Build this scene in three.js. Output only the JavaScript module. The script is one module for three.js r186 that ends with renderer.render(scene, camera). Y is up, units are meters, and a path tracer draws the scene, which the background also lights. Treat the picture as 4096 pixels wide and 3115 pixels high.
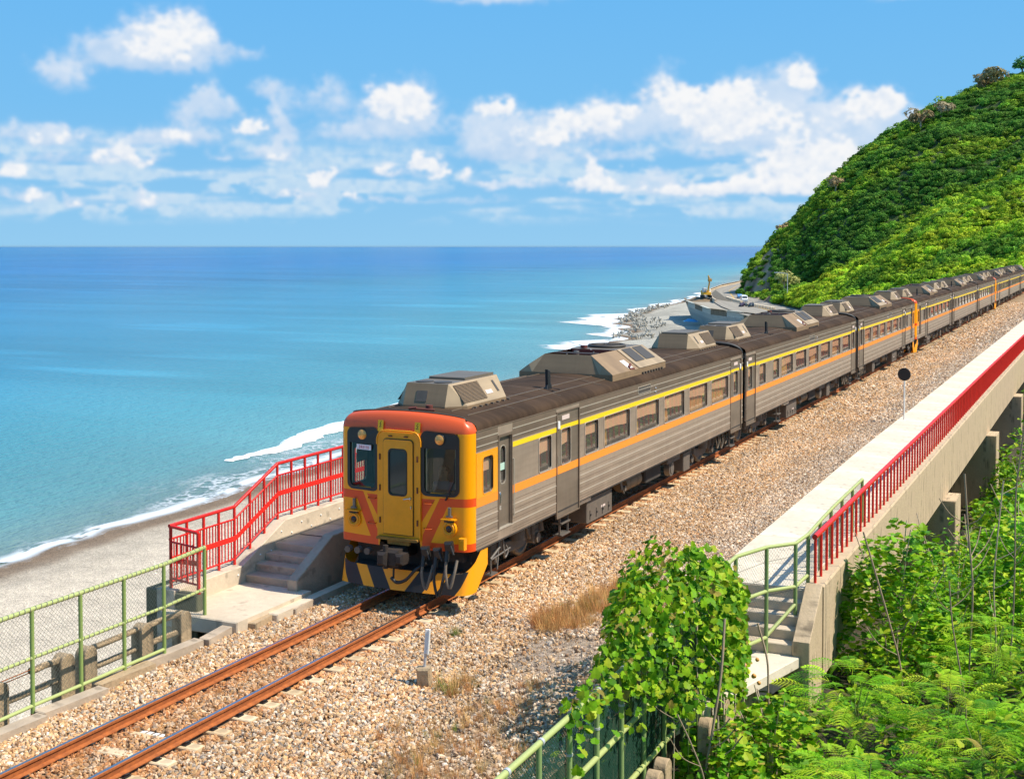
import * as THREE from 'three';
import { mergeGeometries } from 'three/addons/utils/BufferGeometryUtils.js';
import { MarchingCubes } from 'three/addons/objects/MarchingCubes.js';

// World: x to the right of the track's centre line, y above the rail tops, -z along the track away from the viewer (S = -z, train nose at S = 0). Metres.
const scene = new THREE.Scene();
const W = 1024, H = 778;
const camera = new THREE.PerspectiveCamera(33.77, 4096 / 3115, 0.1, 250000);
camera.position.set(12.17, 6.7143, 21.0287);
camera.rotation.order = 'YXZ';
camera.rotation.set(-0.03186, 0.4361, 0);
camera.setViewOffset(4096, 3115, 0, 407.5, 4096, 3115);       // rising-front lens, keeps uprights upright
camera.updateProjectionMatrix();
const renderer = new THREE.WebGLRenderer({ antialias: true });
renderer.setSize(W, H);
renderer.toneMapping = THREE.LinearToneMapping;
renderer.toneMappingExposure = 1.3;
renderer.shadowMap.enabled = true;
const EXPO = 1.3;

// ---------- random numbers and noise
function rng(seed) { let a = seed >>> 0; return () => { a = (a + 0x6d2b79f5) >>> 0; let t = Math.imul(a ^ (a >>> 15), 1 | a); t = (t + Math.imul(t ^ (t >>> 7), 61 | t)) ^ t; return ((t ^ (t >>> 14)) >>> 0) / 4294967296; }; }
const hash2 = (x, y) => { let h = Math.imul(x | 0, 374761393) + Math.imul(y | 0, 668265263); h = Math.imul(h ^ (h >>> 13), 1274126177); return ((h ^ (h >>> 16)) >>> 0) / 4294967296; };
const sm = (t) => t * t * (3 - 2 * t);
const clamp = (x, a = 0, b = 1) => Math.max(a, Math.min(b, x));
const sstep = (a, b, x) => sm(clamp((x - a) / (b - a)));
const lerp = (a, b, t) => a + (b - a) * t;
function vnoise(x, y, per = 0) {
  const xi = Math.floor(x), yi = Math.floor(y), u = sm(x - xi), v = sm(y - yi);
  const w = per ? (n) => ((n % per) + per) % per : (n) => n;
  const a = hash2(w(xi), w(yi)), b = hash2(w(xi + 1), w(yi)), c = hash2(w(xi), w(yi + 1)), d = hash2(w(xi + 1), w(yi + 1));
  return lerp(lerp(a, b, u), lerp(c, d, u), v);
}
function fbm(x, y, oct = 4, per = 0) { let s = 0, a = 0.5, n = 0; for (let i = 0; i < oct; i++) { s += a * vnoise(x + i * 17, y + i * 31, per); n += a; a *= 0.5; if (per) { x *= 2; y *= 2; per *= 2; } else { const q = 1.6 * x - 1.2 * y; y = 1.2 * x + 1.6 * y; x = q; } } return s / n; }
function pwl(pts, x) { if (x <= pts[0][0]) return pts[0][1]; for (let i = 1; i < pts.length; i++) if (x <= pts[i][0]) return lerp(pts[i - 1][1], pts[i][1], (x - pts[i - 1][0]) / (pts[i][0] - pts[i - 1][0])); return pts[pts.length - 1][1]; }

// ---------- sky: clear tropical blue with a low bank of cumulus over the sea, one float panorama; the sun is the directional light
const D2R = Math.PI / 180;
function makeSky() {
  const w = 4096, h = 2048, data = new Float32Array(w * h * 4);
  // cumulus heads: azimuth (degrees right of the track's direction), elevation, half width, half height, weight
  const heads = (() => { const a = [], puff = (...q) => a.push(q);
    puff(-41.77,8.35,1.45,0.70,0.9,0.2);
    puff(-40.24,8.72,1.45,0.91,1,0.6);
    puff(-38.98,9.16,0.75,0.83,0.9,0.5);
    puff(-39.27,8.21,1.24,0.70,0.9,0.3);
    puff(-41.20,8.04,2.28,0.54,0.6,0);
    puff(-36.81,8.29,0.87,0.27,0.45,0);
    puff(-44.29,7.13,0.87,0.75,0.75,0);
    puff(-44.57,7.41,0.93,0.29,0.3,0);
    puff(-38.49,6.55,0.50,0.50,0.8,0.3);
    puff(-38.78,5.85,1.04,0.54,0.7,0);
    puff(-39.07,4.81,1.28,0.46,0.85,0.3);
    puff(-37.60,6.04,0.66,0.46,0.5,0);
    puff(-35.52,6.93,0.87,0.41,0.55,0);
    puff(-40.62,4.52,1.24,0.31,0.5,0);
    puff(-36.60,5.22,0.46,0.35,1,1);
    puff(-35.22,5.73,0.46,0.83,0.6,0);
    puff(-35.32,4.72,0.58,0.75,0.6,0);
    puff(-35.82,4.10,1.45,0.33,0.65,0.4);
    puff(-33.30,6.26,1.55,0.66,0.5,0);
    puff(-33.00,6.98,0.46,0.52,0.35,0);
    puff(-30.34,6.24,0.87,0.79,1,0.9);
    puff(-29.21,6.42,0.87,0.87,0.9,0.6);
    puff(-30.24,5.28,1.66,0.54,0.8,0);
    puff(-32.49,5.00,1.55,0.41,0.5,0);
    puff(-44.57,4.67,1.14,0.41,0.75,0.3);
    puff(-45.12,4.40,0.62,0.31,0.5,0);
    puff(-46.48,4.75,0.62,0.46,0.6,0);
    puff(-42.11,4.03,0.75,0.54,0.8,0.7);
    puff(-44.75,3.64,1.86,0.27,0.55,0);
    puff(-46.60,3.15,0.29,0.25,0.9,1);
    puff(-46.03,2.16,0.93,0.25,0.6,0.4);
    puff(-43.46,1.90,1.24,0.25,0.45,0);
    puff(-40.62,1.93,1.04,0.33,0.5,0.4);
    puff(-40.81,3.72,0.62,0.25,0.6,0.5);
    puff(-25.60,6.19,0.79,0.41,1,0.9);
    puff(-26.11,5.00,1.24,0.99,0.85,0.3);
    puff(-24.46,5.10,0.75,0.58,0.8,0.4);
    puff(-22.91,5.24,0.95,0.75,0.95,0.5);
    puff(-24.46,4.07,2.28,0.33,0.5,0);
    puff(-25.29,4.38,1.24,0.62,0.7,0.3);
    puff(-21.25,5.56,0.75,0.95,1,0.6);
    puff(-20.23,5.43,1.24,0.83,0.9,0.4);
    puff(-18.24,6.90,0.75,0.83,0.95,0.6);
    puff(-17.26,6.07,0.75,0.54,1,1);
    puff(-16.35,5.85,0.83,0.62,0.9,0.9);
    puff(-15.24,6.10,0.99,0.91,1.1,0.9);
    puff(-15.94,5.14,1.04,0.52,0.9,0.9);
    puff(-13.04,6.89,1.35,0.79,0.75,0);
    puff(-12.35,7.51,0.54,0.50,0.9,0.9);
    puff(-14.03,5.41,2.28,0.79,1,0.4);
    puff(-11.66,5.42,2.07,0.75,0.95,0.3);
    puff(-9.33,6.04,0.91,0.62,1.1,1);
    puff(-10.01,4.83,2.28,0.70,0.8,0);
    puff(-7.81,5.33,1.24,0.33,0.6,0);
    puff(-18.48,5.54,1.24,0.62,0.6,0);
    puff(-13.24,4.69,4.14,0.46,0.6,0);
    puff(-21.61,3.30,0.29,0.54,0.9,0.9);
    puff(-21.25,2.73,0.87,0.31,1,0.8);
    puff(-18.48,3.02,1.45,0.37,0.6,0.2);
    puff(-17.26,2.50,2.28,0.25,0.9,0.6);
    puff(-14.84,2.53,2.90,0.29,0.95,0.6);
    puff(-12.25,3.37,1.86,0.79,1.1,0.9);
    puff(-10.98,3.75,1.24,0.91,1,0.7);
    puff(-10.88,2.65,2.07,0.37,1,0.7);
    puff(-11.66,4.06,1.24,0.19,0.8,0.8);
    puff(-13.04,3.98,0.46,0.54,0.6,0.8);
    puff(-20.12,4.00,1.66,0.23,0.5,0.3);
    puff(-16.45,4.13,1.24,0.29,0.5,0.4);
    puff(-24.25,2.83,1.86,0.23,0.6,0.5);
    puff(-25.70,2.73,1.04,0.21,0.4,0);
    puff(-33.30,3.11,0.52,0.46,0.7,0.8);
    puff(-34.51,2.25,1.14,0.19,0.75,0.6);
    puff(-30.65,2.06,1.24,0.17,0.5,0.3);
    puff(-28.80,3.75,0.54,0.46,0.7,0.8);
    puff(-28.49,3.24,0.33,0.25,0.7,1);
    puff(-30.04,3.30,0.83,0.25,0.55,0.5);
    puff(-27.15,2.01,2.48,0.17,0.45,0);
    puff(-15.94,1.43,0.62,0.21,0.4,0);
    puff(-36.02,1.56,0.29,0.25,0.35,0);
    puff(-25.60,10.84,2.28,0.27,0.7,0);
    puff(-7.71,10.48,1.45,0.19,0.6,0);
    puff(-28.80,10.96,1.24,0.17,0.3,0);
    puff(-45.67,4.49,0.33,0.23,0.9,0.9);
    puff(-44.02,4.53,0.41,0.29,0.8,0.7);
    puff(-42.90,3.68,0.33,0.21,0.8,0.7);
    puff(-46.30,3.08,0.41,0.25,0.9,0.9);
    puff(-45.48,2.07,0.37,0.19,0.8,0.6);
    puff(-43.92,1.80,0.29,0.17,0.8,0.7);
    puff(-41.86,4.00,0.29,0.25,0.9,0.9);
    puff(-41.20,3.61,0.33,0.19,0.8,0.7);
    puff(-40.72,1.99,0.41,0.29,0.8,0.6);
    puff(-39.56,4.80,0.33,0.25,0.9,0.8);
    puff(-37.90,3.87,0.41,0.19,0.7,0.5);
    puff(-35.32,3.91,0.46,0.25,0.8,0.6);
    puff(-33.51,2.91,0.25,0.33,0.9,0.8);
    puff(-31.88,2.30,0.29,0.19,0.8,0.6);
    puff(-30.65,3.33,0.37,0.21,0.8,0.6);
    puff(-29.11,3.86,0.29,0.29,0.9,0.9);
    puff(-27.15,3.14,0.33,0.29,0.8,0.7);
    puff(-25.91,2.63,0.41,0.19,0.7,0.5);
    puff(-23.42,4.79,0.37,0.29,0.9,0.8);
    puff(-22.60,5.61,0.33,0.29,1,0.9);
    puff(-19.81,6.00,0.37,0.29,0.9,0.8);
    puff(-14.63,6.43,0.46,0.37,1,0.9);
    puff(-8.85,6.18,0.41,0.33,1,0.9);
    puff(-12.15,7.07,0.29,0.33,1,0.9);
    puff(-10.88,2.75,1.04,0.21,0.9,0.8);
    puff(-14.03,2.68,0.83,0.19,0.9,0.7);
    return a; })();
  const cols = [[0, [0.30, 0.60, 0.87]], [2.5, [0.255, 0.565, 0.875]], [6, [0.195, 0.525, 0.885]], [11, [0.155, 0.485, 0.89]], [25, [0.13, 0.42, 0.84]], [50, [0.1, 0.33, 0.75]], [90, [0.085, 0.28, 0.68]]];
  const sunAz = Math.atan2(0.75, 0.15), sunEl = 52.6 * D2R;
  for (let r = 0; r < h; r++) {
    const el = ((r + 0.5) / h - 0.5) * 180;
    let base;
    if (el <= 0) base = [0.24, 0.36, 0.42];
    else { let i = 1; while (el > cols[i][0]) i++; const t = (el - cols[i - 1][0]) / (cols[i][0] - cols[i - 1][0]); base = [0, 1, 2].map((k) => lerp(cols[i - 1][1][k], cols[i][1][k], t)); }
    const sinEl = Math.sin(el * D2R), cosEl = Math.cos(el * D2R);
    for (let c = 0; c < w; c++) {
      const a = ((c + 0.5) / w - 0.5) * 2 * Math.PI;            // atan2(z, x)
      let az = Math.atan2(Math.cos(a), -Math.sin(a)) / D2R;      // right of -z
      let R = base[0], G = base[1], B = base[2];
      if (el > 0) {
        const cosSun = sinEl * Math.sin(sunEl) + cosEl * Math.cos(sunEl) * Math.cos(az * D2R - sunAz);
        const glow = Math.pow(Math.max(0, cosSun), 8) * 0.35; R += glow; G += glow; B += glow;
      }
      if (el > 0 && el < 14) {
        // low cloud bank all round, denser in puffs; the heads in view are placed one by one, thin veil below, bright cauliflower heads above
        const wx = (fbm(az * 0.8 + 40, el * 1.2, 3) - 0.5) * 1.0 + (fbm(az * 2.6 + 4, el * 3.0, 4) - 0.5) * 0.75, wy = (fbm(az * 0.8 + 90, el * 1.2 + 7, 3) - 0.5) * 0.6 + (fbm(az * 2.6 + 31, el * 3.0, 4) - 0.5) * 0.6;
        const inView = sstep(-53, -48, az) * (1 - sstep(0, 5, az));
        let dv = 0, dh = 0, top = 0;
        if (inView > 0) for (const q of heads) {
          const below = el + wy * 0.4 < q[1], dx = (az + wx - q[0]) / (q[2] * 1.15), dy = (el + (below ? wy * 0.4 : wy) - q[1]) / (q[3] * (below ? 0.95 : 1.15)), e = dx * dx + dy * dy;
          if (e < 6) { const g = q[4] * Math.exp(-e * 1.05), hd = clamp((q[5] || 0) * 1.25); dv += g; dh += g * hd * (0.6 + 0.55 * hd); top += g * (dy * 0.55 + dx * 0.14); }
        }
        dv *= inView; dh *= inView;
        const fine = fbm(az * 3.4, el * 4.2 + 20, 5), grain = fbm(az * 1.5 + 8, el * 1.9, 4);
        const bank = sstep(0.8, 1.9, el) * (1 - sstep(3.4, 5.4, el)), streak = fbm(az * 0.26, el * 1.9 + 3, 5), puff = fbm(az * 1.0 + 5, el * 2.0, 5);
        const low = bank * (0.75 * sstep(0.40, 0.62, streak) + 0.9 * sstep(0.50, 0.68, puff) * sstep(0.36, 0.55, fbm(az * 0.2 + 11, el * 0.5, 3)));
        const far = (1 - inView) * sstep(1, 2.5, el) * (1 - sstep(6, 10.5, el)) * sstep(0.5, 0.72, fbm(az * 0.28 + 13, el * 0.55, 6)) * 0.9;
        const lowA = Math.min(0.68, low * (0.45 + 0.9 * fine)), alV = 0.8 * sstep(0.10, 0.92, dv * (0.55 + 1.15 * fine)), alH = 0.94 * sstep(0.30, 0.82, dh * (0.35 + 1.4 * fine));
        const tt = dv > 0.01 ? top / dv : 0, litV = clamp(0.52 + 0.62 * tt + (grain - 0.5) * 0.8), litH = clamp(0.72 + 0.55 * tt + (fine - 0.5) * 1.5);
        const mixc = (A, al) => { R = lerp(R, A[0], al); G = lerp(G, A[1], al); B = lerp(B, A[2], al); };
        mixc([0.52 + 0.3 * fine, 0.70 + 0.2 * fine, 0.89 + 0.04 * fine], lowA);
        mixc([lerp(0.46, 0.86, litV), lerp(0.64, 0.89, litV), lerp(0.87, 0.945, litV)], alV);
        mixc([lerp(0.66, 0.95, litH), lerp(0.76, 0.95, litH), lerp(0.9, 0.955, litH)], alH);
        mixc([0.66, 0.74, 0.88], far);
      }
      const o = (r * w + c) * 4;
      data[o] = R / EXPO; data[o + 1] = G / EXPO; data[o + 2] = B / EXPO; data[o + 3] = 1;
    }
  }
  const t = new THREE.DataTexture(data, w, h, THREE.RGBAFormat, THREE.FloatType);
  t.mapping = THREE.EquirectangularReflectionMapping; t.magFilter = THREE.LinearFilter; t.minFilter = THREE.LinearFilter; t.needsUpdate = true;
  return t;
}
const sky = makeSky();
scene.background = sky; scene.environment = sky;
const sun = new THREE.DirectionalLight(new THREE.Color(1, 0.93, 0.80), 4.9);
sun.position.set(75, 100, -15); sun.target.position.set(0, 0, 0);
sun.castShadow = true; sun.shadow.mapSize.set(4096, 4096); sun.shadow.radius = 1;
sun.shadow.camera.left = -120; sun.shadow.camera.right = 120; sun.shadow.camera.top = 120; sun.shadow.camera.bottom = -120; sun.shadow.camera.far = 700;
sun.name = 'sun';
scene.add(sun, sun.target);
// ---------- naming
const used = new Map();
function numbered(n) { const k = used.get(n) || 0; used.set(n, k + 1); return k ? n + '_' + String(k).padStart(3, '0') : n; }
function tag(o, label, category, group, kind) { if (label) o.userData.label = label; if (category) o.userData.category = category; if (group) o.userData.group = group; if (kind) o.userData.kind = kind; return o; }
function shade(o) { o.traverse((m) => { if (m.isMesh) { m.castShadow = true; m.receiveShadow = true; } }); return o; }
function thing(name, label, category, x = 0, y = 0, z = 0, turn = 0, group) { const g = new THREE.Group(); g.name = numbered(name); g.position.set(x, y, z); g.rotation.y = turn; scene.add(g); return tag(g, label, category, group); }
function part(name, geo, mat, parent, label) { const m = new THREE.Mesh(geo, mat); m.name = name; m.castShadow = m.receiveShadow = true; if (label) m.userData.label = label; parent.add(m); return m; }
function solo(name, geo, mat, label, category, group, kind) { const m = new THREE.Mesh(geo, mat); m.name = numbered(name); m.castShadow = m.receiveShadow = true; scene.add(m); return tag(m, label, category, group, kind); }
function scatter(name, geo, mat, list, parent, kind = 'stuff') {     // list of [Matrix4, Color]
  const m = new THREE.InstancedMesh(geo, mat, list.length); m.name = parent ? name : numbered(name);
  list.forEach((q, i) => { m.setMatrixAt(i, q[0]); if (q[1]) m.setColorAt(i, q[1]); });
  m.castShadow = m.receiveShadow = true; m.userData.kind = kind; (parent || scene).add(m); return m;
}
function copyOf(o, label, group) { const c = o.clone(); c.name = numbered(o.name.replace(/_\d{3}$/, '')); c.userData = { ...o.userData }; if (label) c.userData.label = label; if (group) c.userData.group = group; scene.add(c); return c; }

// ---------- geometry
const M4 = THREE.Matrix4, V3 = THREE.Vector3;
const mat4 = (x, y, z, rx = 0, ry = 0, rz = 0, sx = 1, sy = sx, sz = sx) => new M4().compose(new V3(x, y, z), new THREE.Quaternion().setFromEuler(new THREE.Euler(rx, ry, rz, 'YXZ')), new V3(sx, sy, sz));
// uv in metres from the dominant axis of each face
function boxUV(g) {
  const p = g.attributes.position, n = g.attributes.normal, uv = new Float32Array(p.count * 2);
  for (let i = 0; i < p.count; i++) {
    const ax = Math.abs(n.getX(i)), ay = Math.abs(n.getY(i)), az = Math.abs(n.getZ(i));
    if (ay >= ax && ay >= az) { uv[2 * i] = p.getX(i); uv[2 * i + 1] = p.getZ(i); }
    else if (ax >= az) { uv[2 * i] = p.getZ(i); uv[2 * i + 1] = p.getY(i); }
    else { uv[2 * i] = p.getX(i); uv[2 * i + 1] = p.getY(i); }
  }
  g.setAttribute('uv', new THREE.BufferAttribute(uv, 2)); return g;
}
function clean(g) { const q = g.index ? g.toNonIndexed() : g; const o = new THREE.BufferGeometry(); o.setAttribute('position', q.attributes.position); if (!q.attributes.normal) q.computeVertexNormals(); o.setAttribute('normal', q.attributes.normal); return o; }
class MB {                                                         // collects pieces, built as one mesh
  constructor() { this.l = []; }
  add(g, m) { const c = clean(g); this.l.push(m ? c.applyMatrix4(m) : c); return this; }
  box(x0, x1, y0, y1, z0, z1) { return this.add(new THREE.BoxGeometry(Math.abs(x1 - x0), Math.abs(y1 - y0), Math.abs(z1 - z0)), mat4((x0 + x1) / 2, (y0 + y1) / 2, (z0 + z1) / 2)); }
  bev(x0, x1, y0, y1, z0, z1, b = 0.02) { return this.add(bevBox(Math.abs(x1 - x0), Math.abs(y1 - y0), Math.abs(z1 - z0), b), mat4((x0 + x1) / 2, (y0 + y1) / 2, (z0 + z1) / 2)); }
  bar(a, b, r, seg = 8, r2 = r) { return this.add(barGeo(a, b, r, seg, r2)); }
  tube(pts, r, seg = 24, rs = 7) { return this.add(new THREE.TubeGeometry(new THREE.CatmullRomCurve3(pts.map((p) => new V3(...p))), seg, r, rs)); }
  cyl(x, y, z, r, h, rx = 0, ry = 0, rz = 0, seg = 16, r2 = r) { return this.add(new THREE.CylinderGeometry(r2, r, h, seg), mat4(x, y, z, rx, ry, rz)); }
  poly(pts) {                                                      // convex faces: list of [x,y,z], counter-clockwise from outside
    const v = []; for (let i = 1; i + 1 < pts.length; i++) v.push(...pts[0], ...pts[i], ...pts[i + 1]);
    const g = new THREE.BufferGeometry(); g.setAttribute('position', new THREE.Float32BufferAttribute(v, 3)); g.computeVertexNormals(); return this.add(g);
  }
  geo() { const g = mergeGeometries(this.l, false); return boxUV(g); }
  build(name, mat, parent, label) { return part(name, this.geo(), mat, parent, label); }
}
function bevBox(w, h, d, b) {
  const s = new THREE.Shape(), x = w / 2 - b, y = h / 2 - b; s.moveTo(-x, -y); s.lineTo(x, -y); s.lineTo(x, y); s.lineTo(-x, y); s.closePath();
  const g = new THREE.ExtrudeGeometry(s, { depth: d - 2 * b, bevelEnabled: true, bevelSize: b, bevelThickness: b, bevelSegments: 1, steps: 1 }); g.translate(0, 0, -d / 2 + b); return g;
}
function barGeo(a, b, r, seg = 8, r2 = r) {
  const A = new V3(...a), B = new V3(...b), d = B.clone().sub(A), g = new THREE.CylinderGeometry(r2, r, d.length(), seg);
  return g.applyMatrix4(new M4().compose(A.clone().add(B).multiplyScalar(0.5), new THREE.Quaternion().setFromUnitVectors(new V3(0, 1, 0), d.clone().normalize()), new V3(1, 1, 1)));
}
function rr(x0, y0, x1, y1, r) { const s = new THREE.Shape(); rrPath(s, x0, y0, x1, y1, r); return s; }
function rrPath(s, x0, y0, x1, y1, r) { s.moveTo(x0 + r, y0); s.lineTo(x1 - r, y0); s.absarc(x1 - r, y0 + r, r, -Math.PI / 2, 0); s.lineTo(x1, y1 - r); s.absarc(x1 - r, y1 - r, r, 0, Math.PI / 2); s.lineTo(x0 + r, y1); s.absarc(x0 + r, y1 - r, r, Math.PI / 2, Math.PI); s.lineTo(x0, y0 + r); s.absarc(x0 + r, y0 + r, r, Math.PI, 1.5 * Math.PI); return s; }
function hole(s, x0, y0, x1, y1, r) { const p = new THREE.Path(); rrPath(p, x0, y0, x1, y1, r); s.holes.push(p); }
function grid(nu, nv, f, skip) {                                   // f(u, v) -> [x, y, z, uvx, uvy]; u, v in 0..1; indexed, smooth
  const P = [], U = [], I = [];
  for (let j = 0; j <= nv; j++) for (let i = 0; i <= nu; i++) { const q = f(i / nu, j / nv); P.push(q[0], q[1], q[2]); U.push(q[3] ?? q[0], q[4] ?? q[2]); }
  for (let j = 0; j < nv; j++) for (let i = 0; i < nu; i++) { if (skip && skip((i + 0.5) / nu, (j + 0.5) / nv)) continue; const a = j * (nu + 1) + i; I.push(a, a + 1, a + nu + 2, a, a + nu + 2, a + nu + 1); }
  const g = new THREE.BufferGeometry(); g.setAttribute('position', new THREE.Float32BufferAttribute(P, 3)); g.setAttribute('uv', new THREE.Float32BufferAttribute(U, 2)); g.setIndex(I); g.computeVertexNormals(); return g;
}
function paint(g, f) { const p = g.attributes.position, c = new Float32Array(p.count * 3); for (let i = 0; i < p.count; i++) { const q = f(p.getX(i), p.getY(i), p.getZ(i), i); c[3 * i] = q[0]; c[3 * i + 1] = q[1]; c[3 * i + 2] = q[2]; } g.setAttribute('color', new THREE.BufferAttribute(c, 3)); return g; }

// ---------- textures: grain only, tileable
function tex(n, f, metres, color = false) {
  const d = new Uint8Array(n * n * 4);
  for (let y = 0; y < n; y++) for (let x = 0; x < n; x++) { const q = f(x / n, y / n), o = (y * n + x) * 4; for (let k = 0; k < 3; k++) d[o + k] = clamp(Array.isArray(q) ? q[k] : q) * 255; d[o + 3] = 255; }
  const t = new THREE.DataTexture(d, n, n); t.wrapS = t.wrapT = THREE.RepeatWrapping; t.magFilter = t.minFilter = THREE.LinearFilter; if (color) t.colorSpace = THREE.SRGBColorSpace; t.repeat.set(1 / metres, 1 / metres); t.needsUpdate = true; return t;
}
function canvasTex(w, h, draw) { const c = document.createElement('canvas'); c.width = w; c.height = h; draw(c.getContext('2d'), w, h); const t = new THREE.CanvasTexture(c); t.colorSpace = THREE.SRGBColorSpace; t.magFilter = THREE.LinearFilter; t.needsUpdate = true; return t; }
const lin = (r, g, b) => new THREE.Color().setRGB(r, g, b);
const mat = (c, o = {}) => new THREE.MeshStandardMaterial({ color: lin(...c), roughness: 0.8, metalness: 0, side: THREE.DoubleSide, ...o });

const T = {};
T.grain = tex(256, (u, v) => 0.78 + 0.3 * (fbm(u * 16, v * 16, 4, 16) - 0.5) + 0.25 * (fbm(u * 4, v * 4, 3, 4) - 0.5), 1.5);
T.grainBump = tex(256, (u, v) => fbm(u * 32, v * 32, 4, 32), 1.1);
T.concrete = tex(512, (u, v) => { const a = fbm(u * 5, v * 5, 5, 5), b = fbm(u * 40, v * 40, 3, 40), k = 0.86 + 0.36 * (a - 0.5) + 0.16 * (b - 0.5) - 0.25 * sstep(0.66, 0.8, fbm(u * 12 + 3, v * 12, 4, 12)); return [k, k * 0.985, k * 0.95]; }, 3.1);
T.stained = tex(512, (u, v) => { const s = fbm(u * 34, v * 2.0, 4, 0) * (1 - v) + fbm((u - 1) * 34, v * 2, 4) * 0, a = fbm(u * 6, v * 6, 5, 6), st = 0.6 * fbm(u * 18 + 9, v * 2 + 5, 3, 18) + 0.4 * fbm(u * 54, v * 3, 2, 54), k = 0.9 - 0.62 * sstep(0.46, 0.74, st) * sstep(0.32, 0.62, a) + 0.3 * (a - 0.5) + 0.12 * (fbm(u * 60, v * 60, 2, 60) - 0.5); return [k, k * 0.95, k * 0.86]; }, 2.6);
T.rust = tex(256, (u, v) => { const a = fbm(u * 6, v * 12, 5, 6), b = fbm(u * 30, v * 30, 3, 30), k = 0.7 + 0.5 * (a - 0.5) + 0.35 * (b - 0.5); return [k, k * (0.9 + 0.1 * b), k * 0.9]; }, 0.9);
T.metal = tex(512, (u, v) => { const a = fbm(u * 4, v * 9, 5, 4), s = fbm(u * 60, v * 3, 4, 60), l = fbm(u * 3, v * 70, 3, 3), k = 0.8 + 0.42 * (a - 0.5) + 0.13 * (s - 0.5) + 0.1 * (l - 0.5); return [k, k * 0.985, k * 0.965]; }, 2.9);
T.roof = tex(512, (u, v) => { const a = fbm(u * 5, v * 5, 5, 5), l = fbm(u * 26, v * 2, 4, 26), k = 0.62 + 0.5 * (a - 0.5) + 0.5 * (l - 0.5); return [k, k * 0.94, k * 0.88]; }, 3.3);
T.paint = tex(256, (u, v) => { const k = 0.9 + 0.14 * (fbm(u * 5, v * 5, 4, 5) - 0.5) + 0.08 * (fbm(u * 40, v * 40, 2, 40) - 0.5); return k; }, 1.7);
T.soil = tex(512, (u, v) => { const a = fbm(u * 8, v * 8, 5, 8), b = fbm(u * 64, v * 64, 3, 64), k = 0.7 + 0.6 * (a - 0.5) + 0.6 * (b - 0.5); return [k, k * 0.96, k * 0.9]; }, 2.3);
T.pebble = tex(512, (u, v) => { const b = vnoise(u * 90, v * 90, 90), c = fbm(u * 40 + 3, v * 40, 3, 40), a = fbm(u * 5, v * 5, 4, 5), k = 0.72 + 0.5 * (b - 0.5) + 0.45 * (c - 0.5) + 0.25 * (a - 0.5); return [k, k * (0.95 + 0.05 * c), k * (0.88 + 0.1 * b)]; }, 4.5);
T.pebbleBump = tex(512, (u, v) => 0.6 * vnoise(u * 90, v * 90, 90) + 0.4 * fbm(u * 45, v * 45, 3, 45), 4.5);
T.bark = tex(256, (u, v) => 0.75 + 0.5 * (fbm(u * 24, v * 4, 4, 24) - 0.5), 0.4);
T.water = tex(1024, (u, v) => 0.62 * fbm(u * 22, v * 12, 5, 22) + 0.38 * fbm(u * 60 + 5, v * 40, 3, 60), 26);
T.swell = tex(512, (u, v) => 0.72 + 0.3 * (fbm(u * 3, v * 9, 5, 3) - 0.5) + 0.2 * (fbm(u * 8 + 3, v * 34, 4, 8) - 0.5) + 0.2 * sstep(0.60, 0.80, fbm(u * 7 + 1, v * 26 + 7, 4, 7)), 620);
const M = {
  concrete: mat([0.68, 0.56, 0.42], { map: T.concrete, bumpMap: T.grainBump, bumpScale: 0.004, roughness: 0.9 }),
  walk: mat([0.80, 0.70, 0.555], { map: T.concrete, bumpMap: T.grainBump, bumpScale: 0.003, roughness: 0.9 }),
  wall: mat([0.58, 0.455, 0.315], { map: T.stained, bumpMap: T.grainBump, bumpScale: 0.006, roughness: 0.95 }),
  greyConcrete: mat([0.54, 0.425, 0.315], { map: T.concrete, bumpMap: T.grainBump, bumpScale: 0.006, roughness: 0.95 }),
  oldConcrete: mat([0.47, 0.35, 0.225], { map: T.stained, bumpMap: T.grainBump, bumpScale: 0.01, roughness: 1 }),
  shadedConcrete: mat([0.12, 0.13, 0.085], { map: T.stained, bumpMap: T.grainBump, bumpScale: 0.008, roughness: 1 }),  // shade on the end block's near face is put into this colour
  redPaint: mat([0.74, 0.02, 0.012], { map: T.paint, roughness: 0.42 }),
  greenPaint: mat([0.27, 0.37, 0.10], { map: T.paint, roughness: 0.5 }),
  paleGreen: mat([0.44, 0.49, 0.17], { map: T.paint, roughness: 0.5 }),
  wire: mat([0.17, 0.18, 0.14], { roughness: 0.6, metalness: 0.3 }),
  greenWire: mat([0.012, 0.075, 0.04], { roughness: 0.5 }),
  rust: mat([0.50, 0.145, 0.03], { map: T.rust, bumpMap: T.grainBump, bumpScale: 0.002, roughness: 0.85 }),
  railTop: mat([0.42, 0.43, 0.47], { roughness: 0.22, metalness: 0.9 }),
  dark: mat([0.025, 0.022, 0.02], { roughness: 0.8 }),
  black: mat([0.012, 0.012, 0.013], { roughness: 0.55 }),
  white: mat([0.75, 0.74, 0.7], { roughness: 0.5 }),
  galv: mat([0.52, 0.53, 0.54], { roughness: 0.5, metalness: 0.3 }),
};
// ================= sea, beach, hill, road
const SEA = -20;
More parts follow.
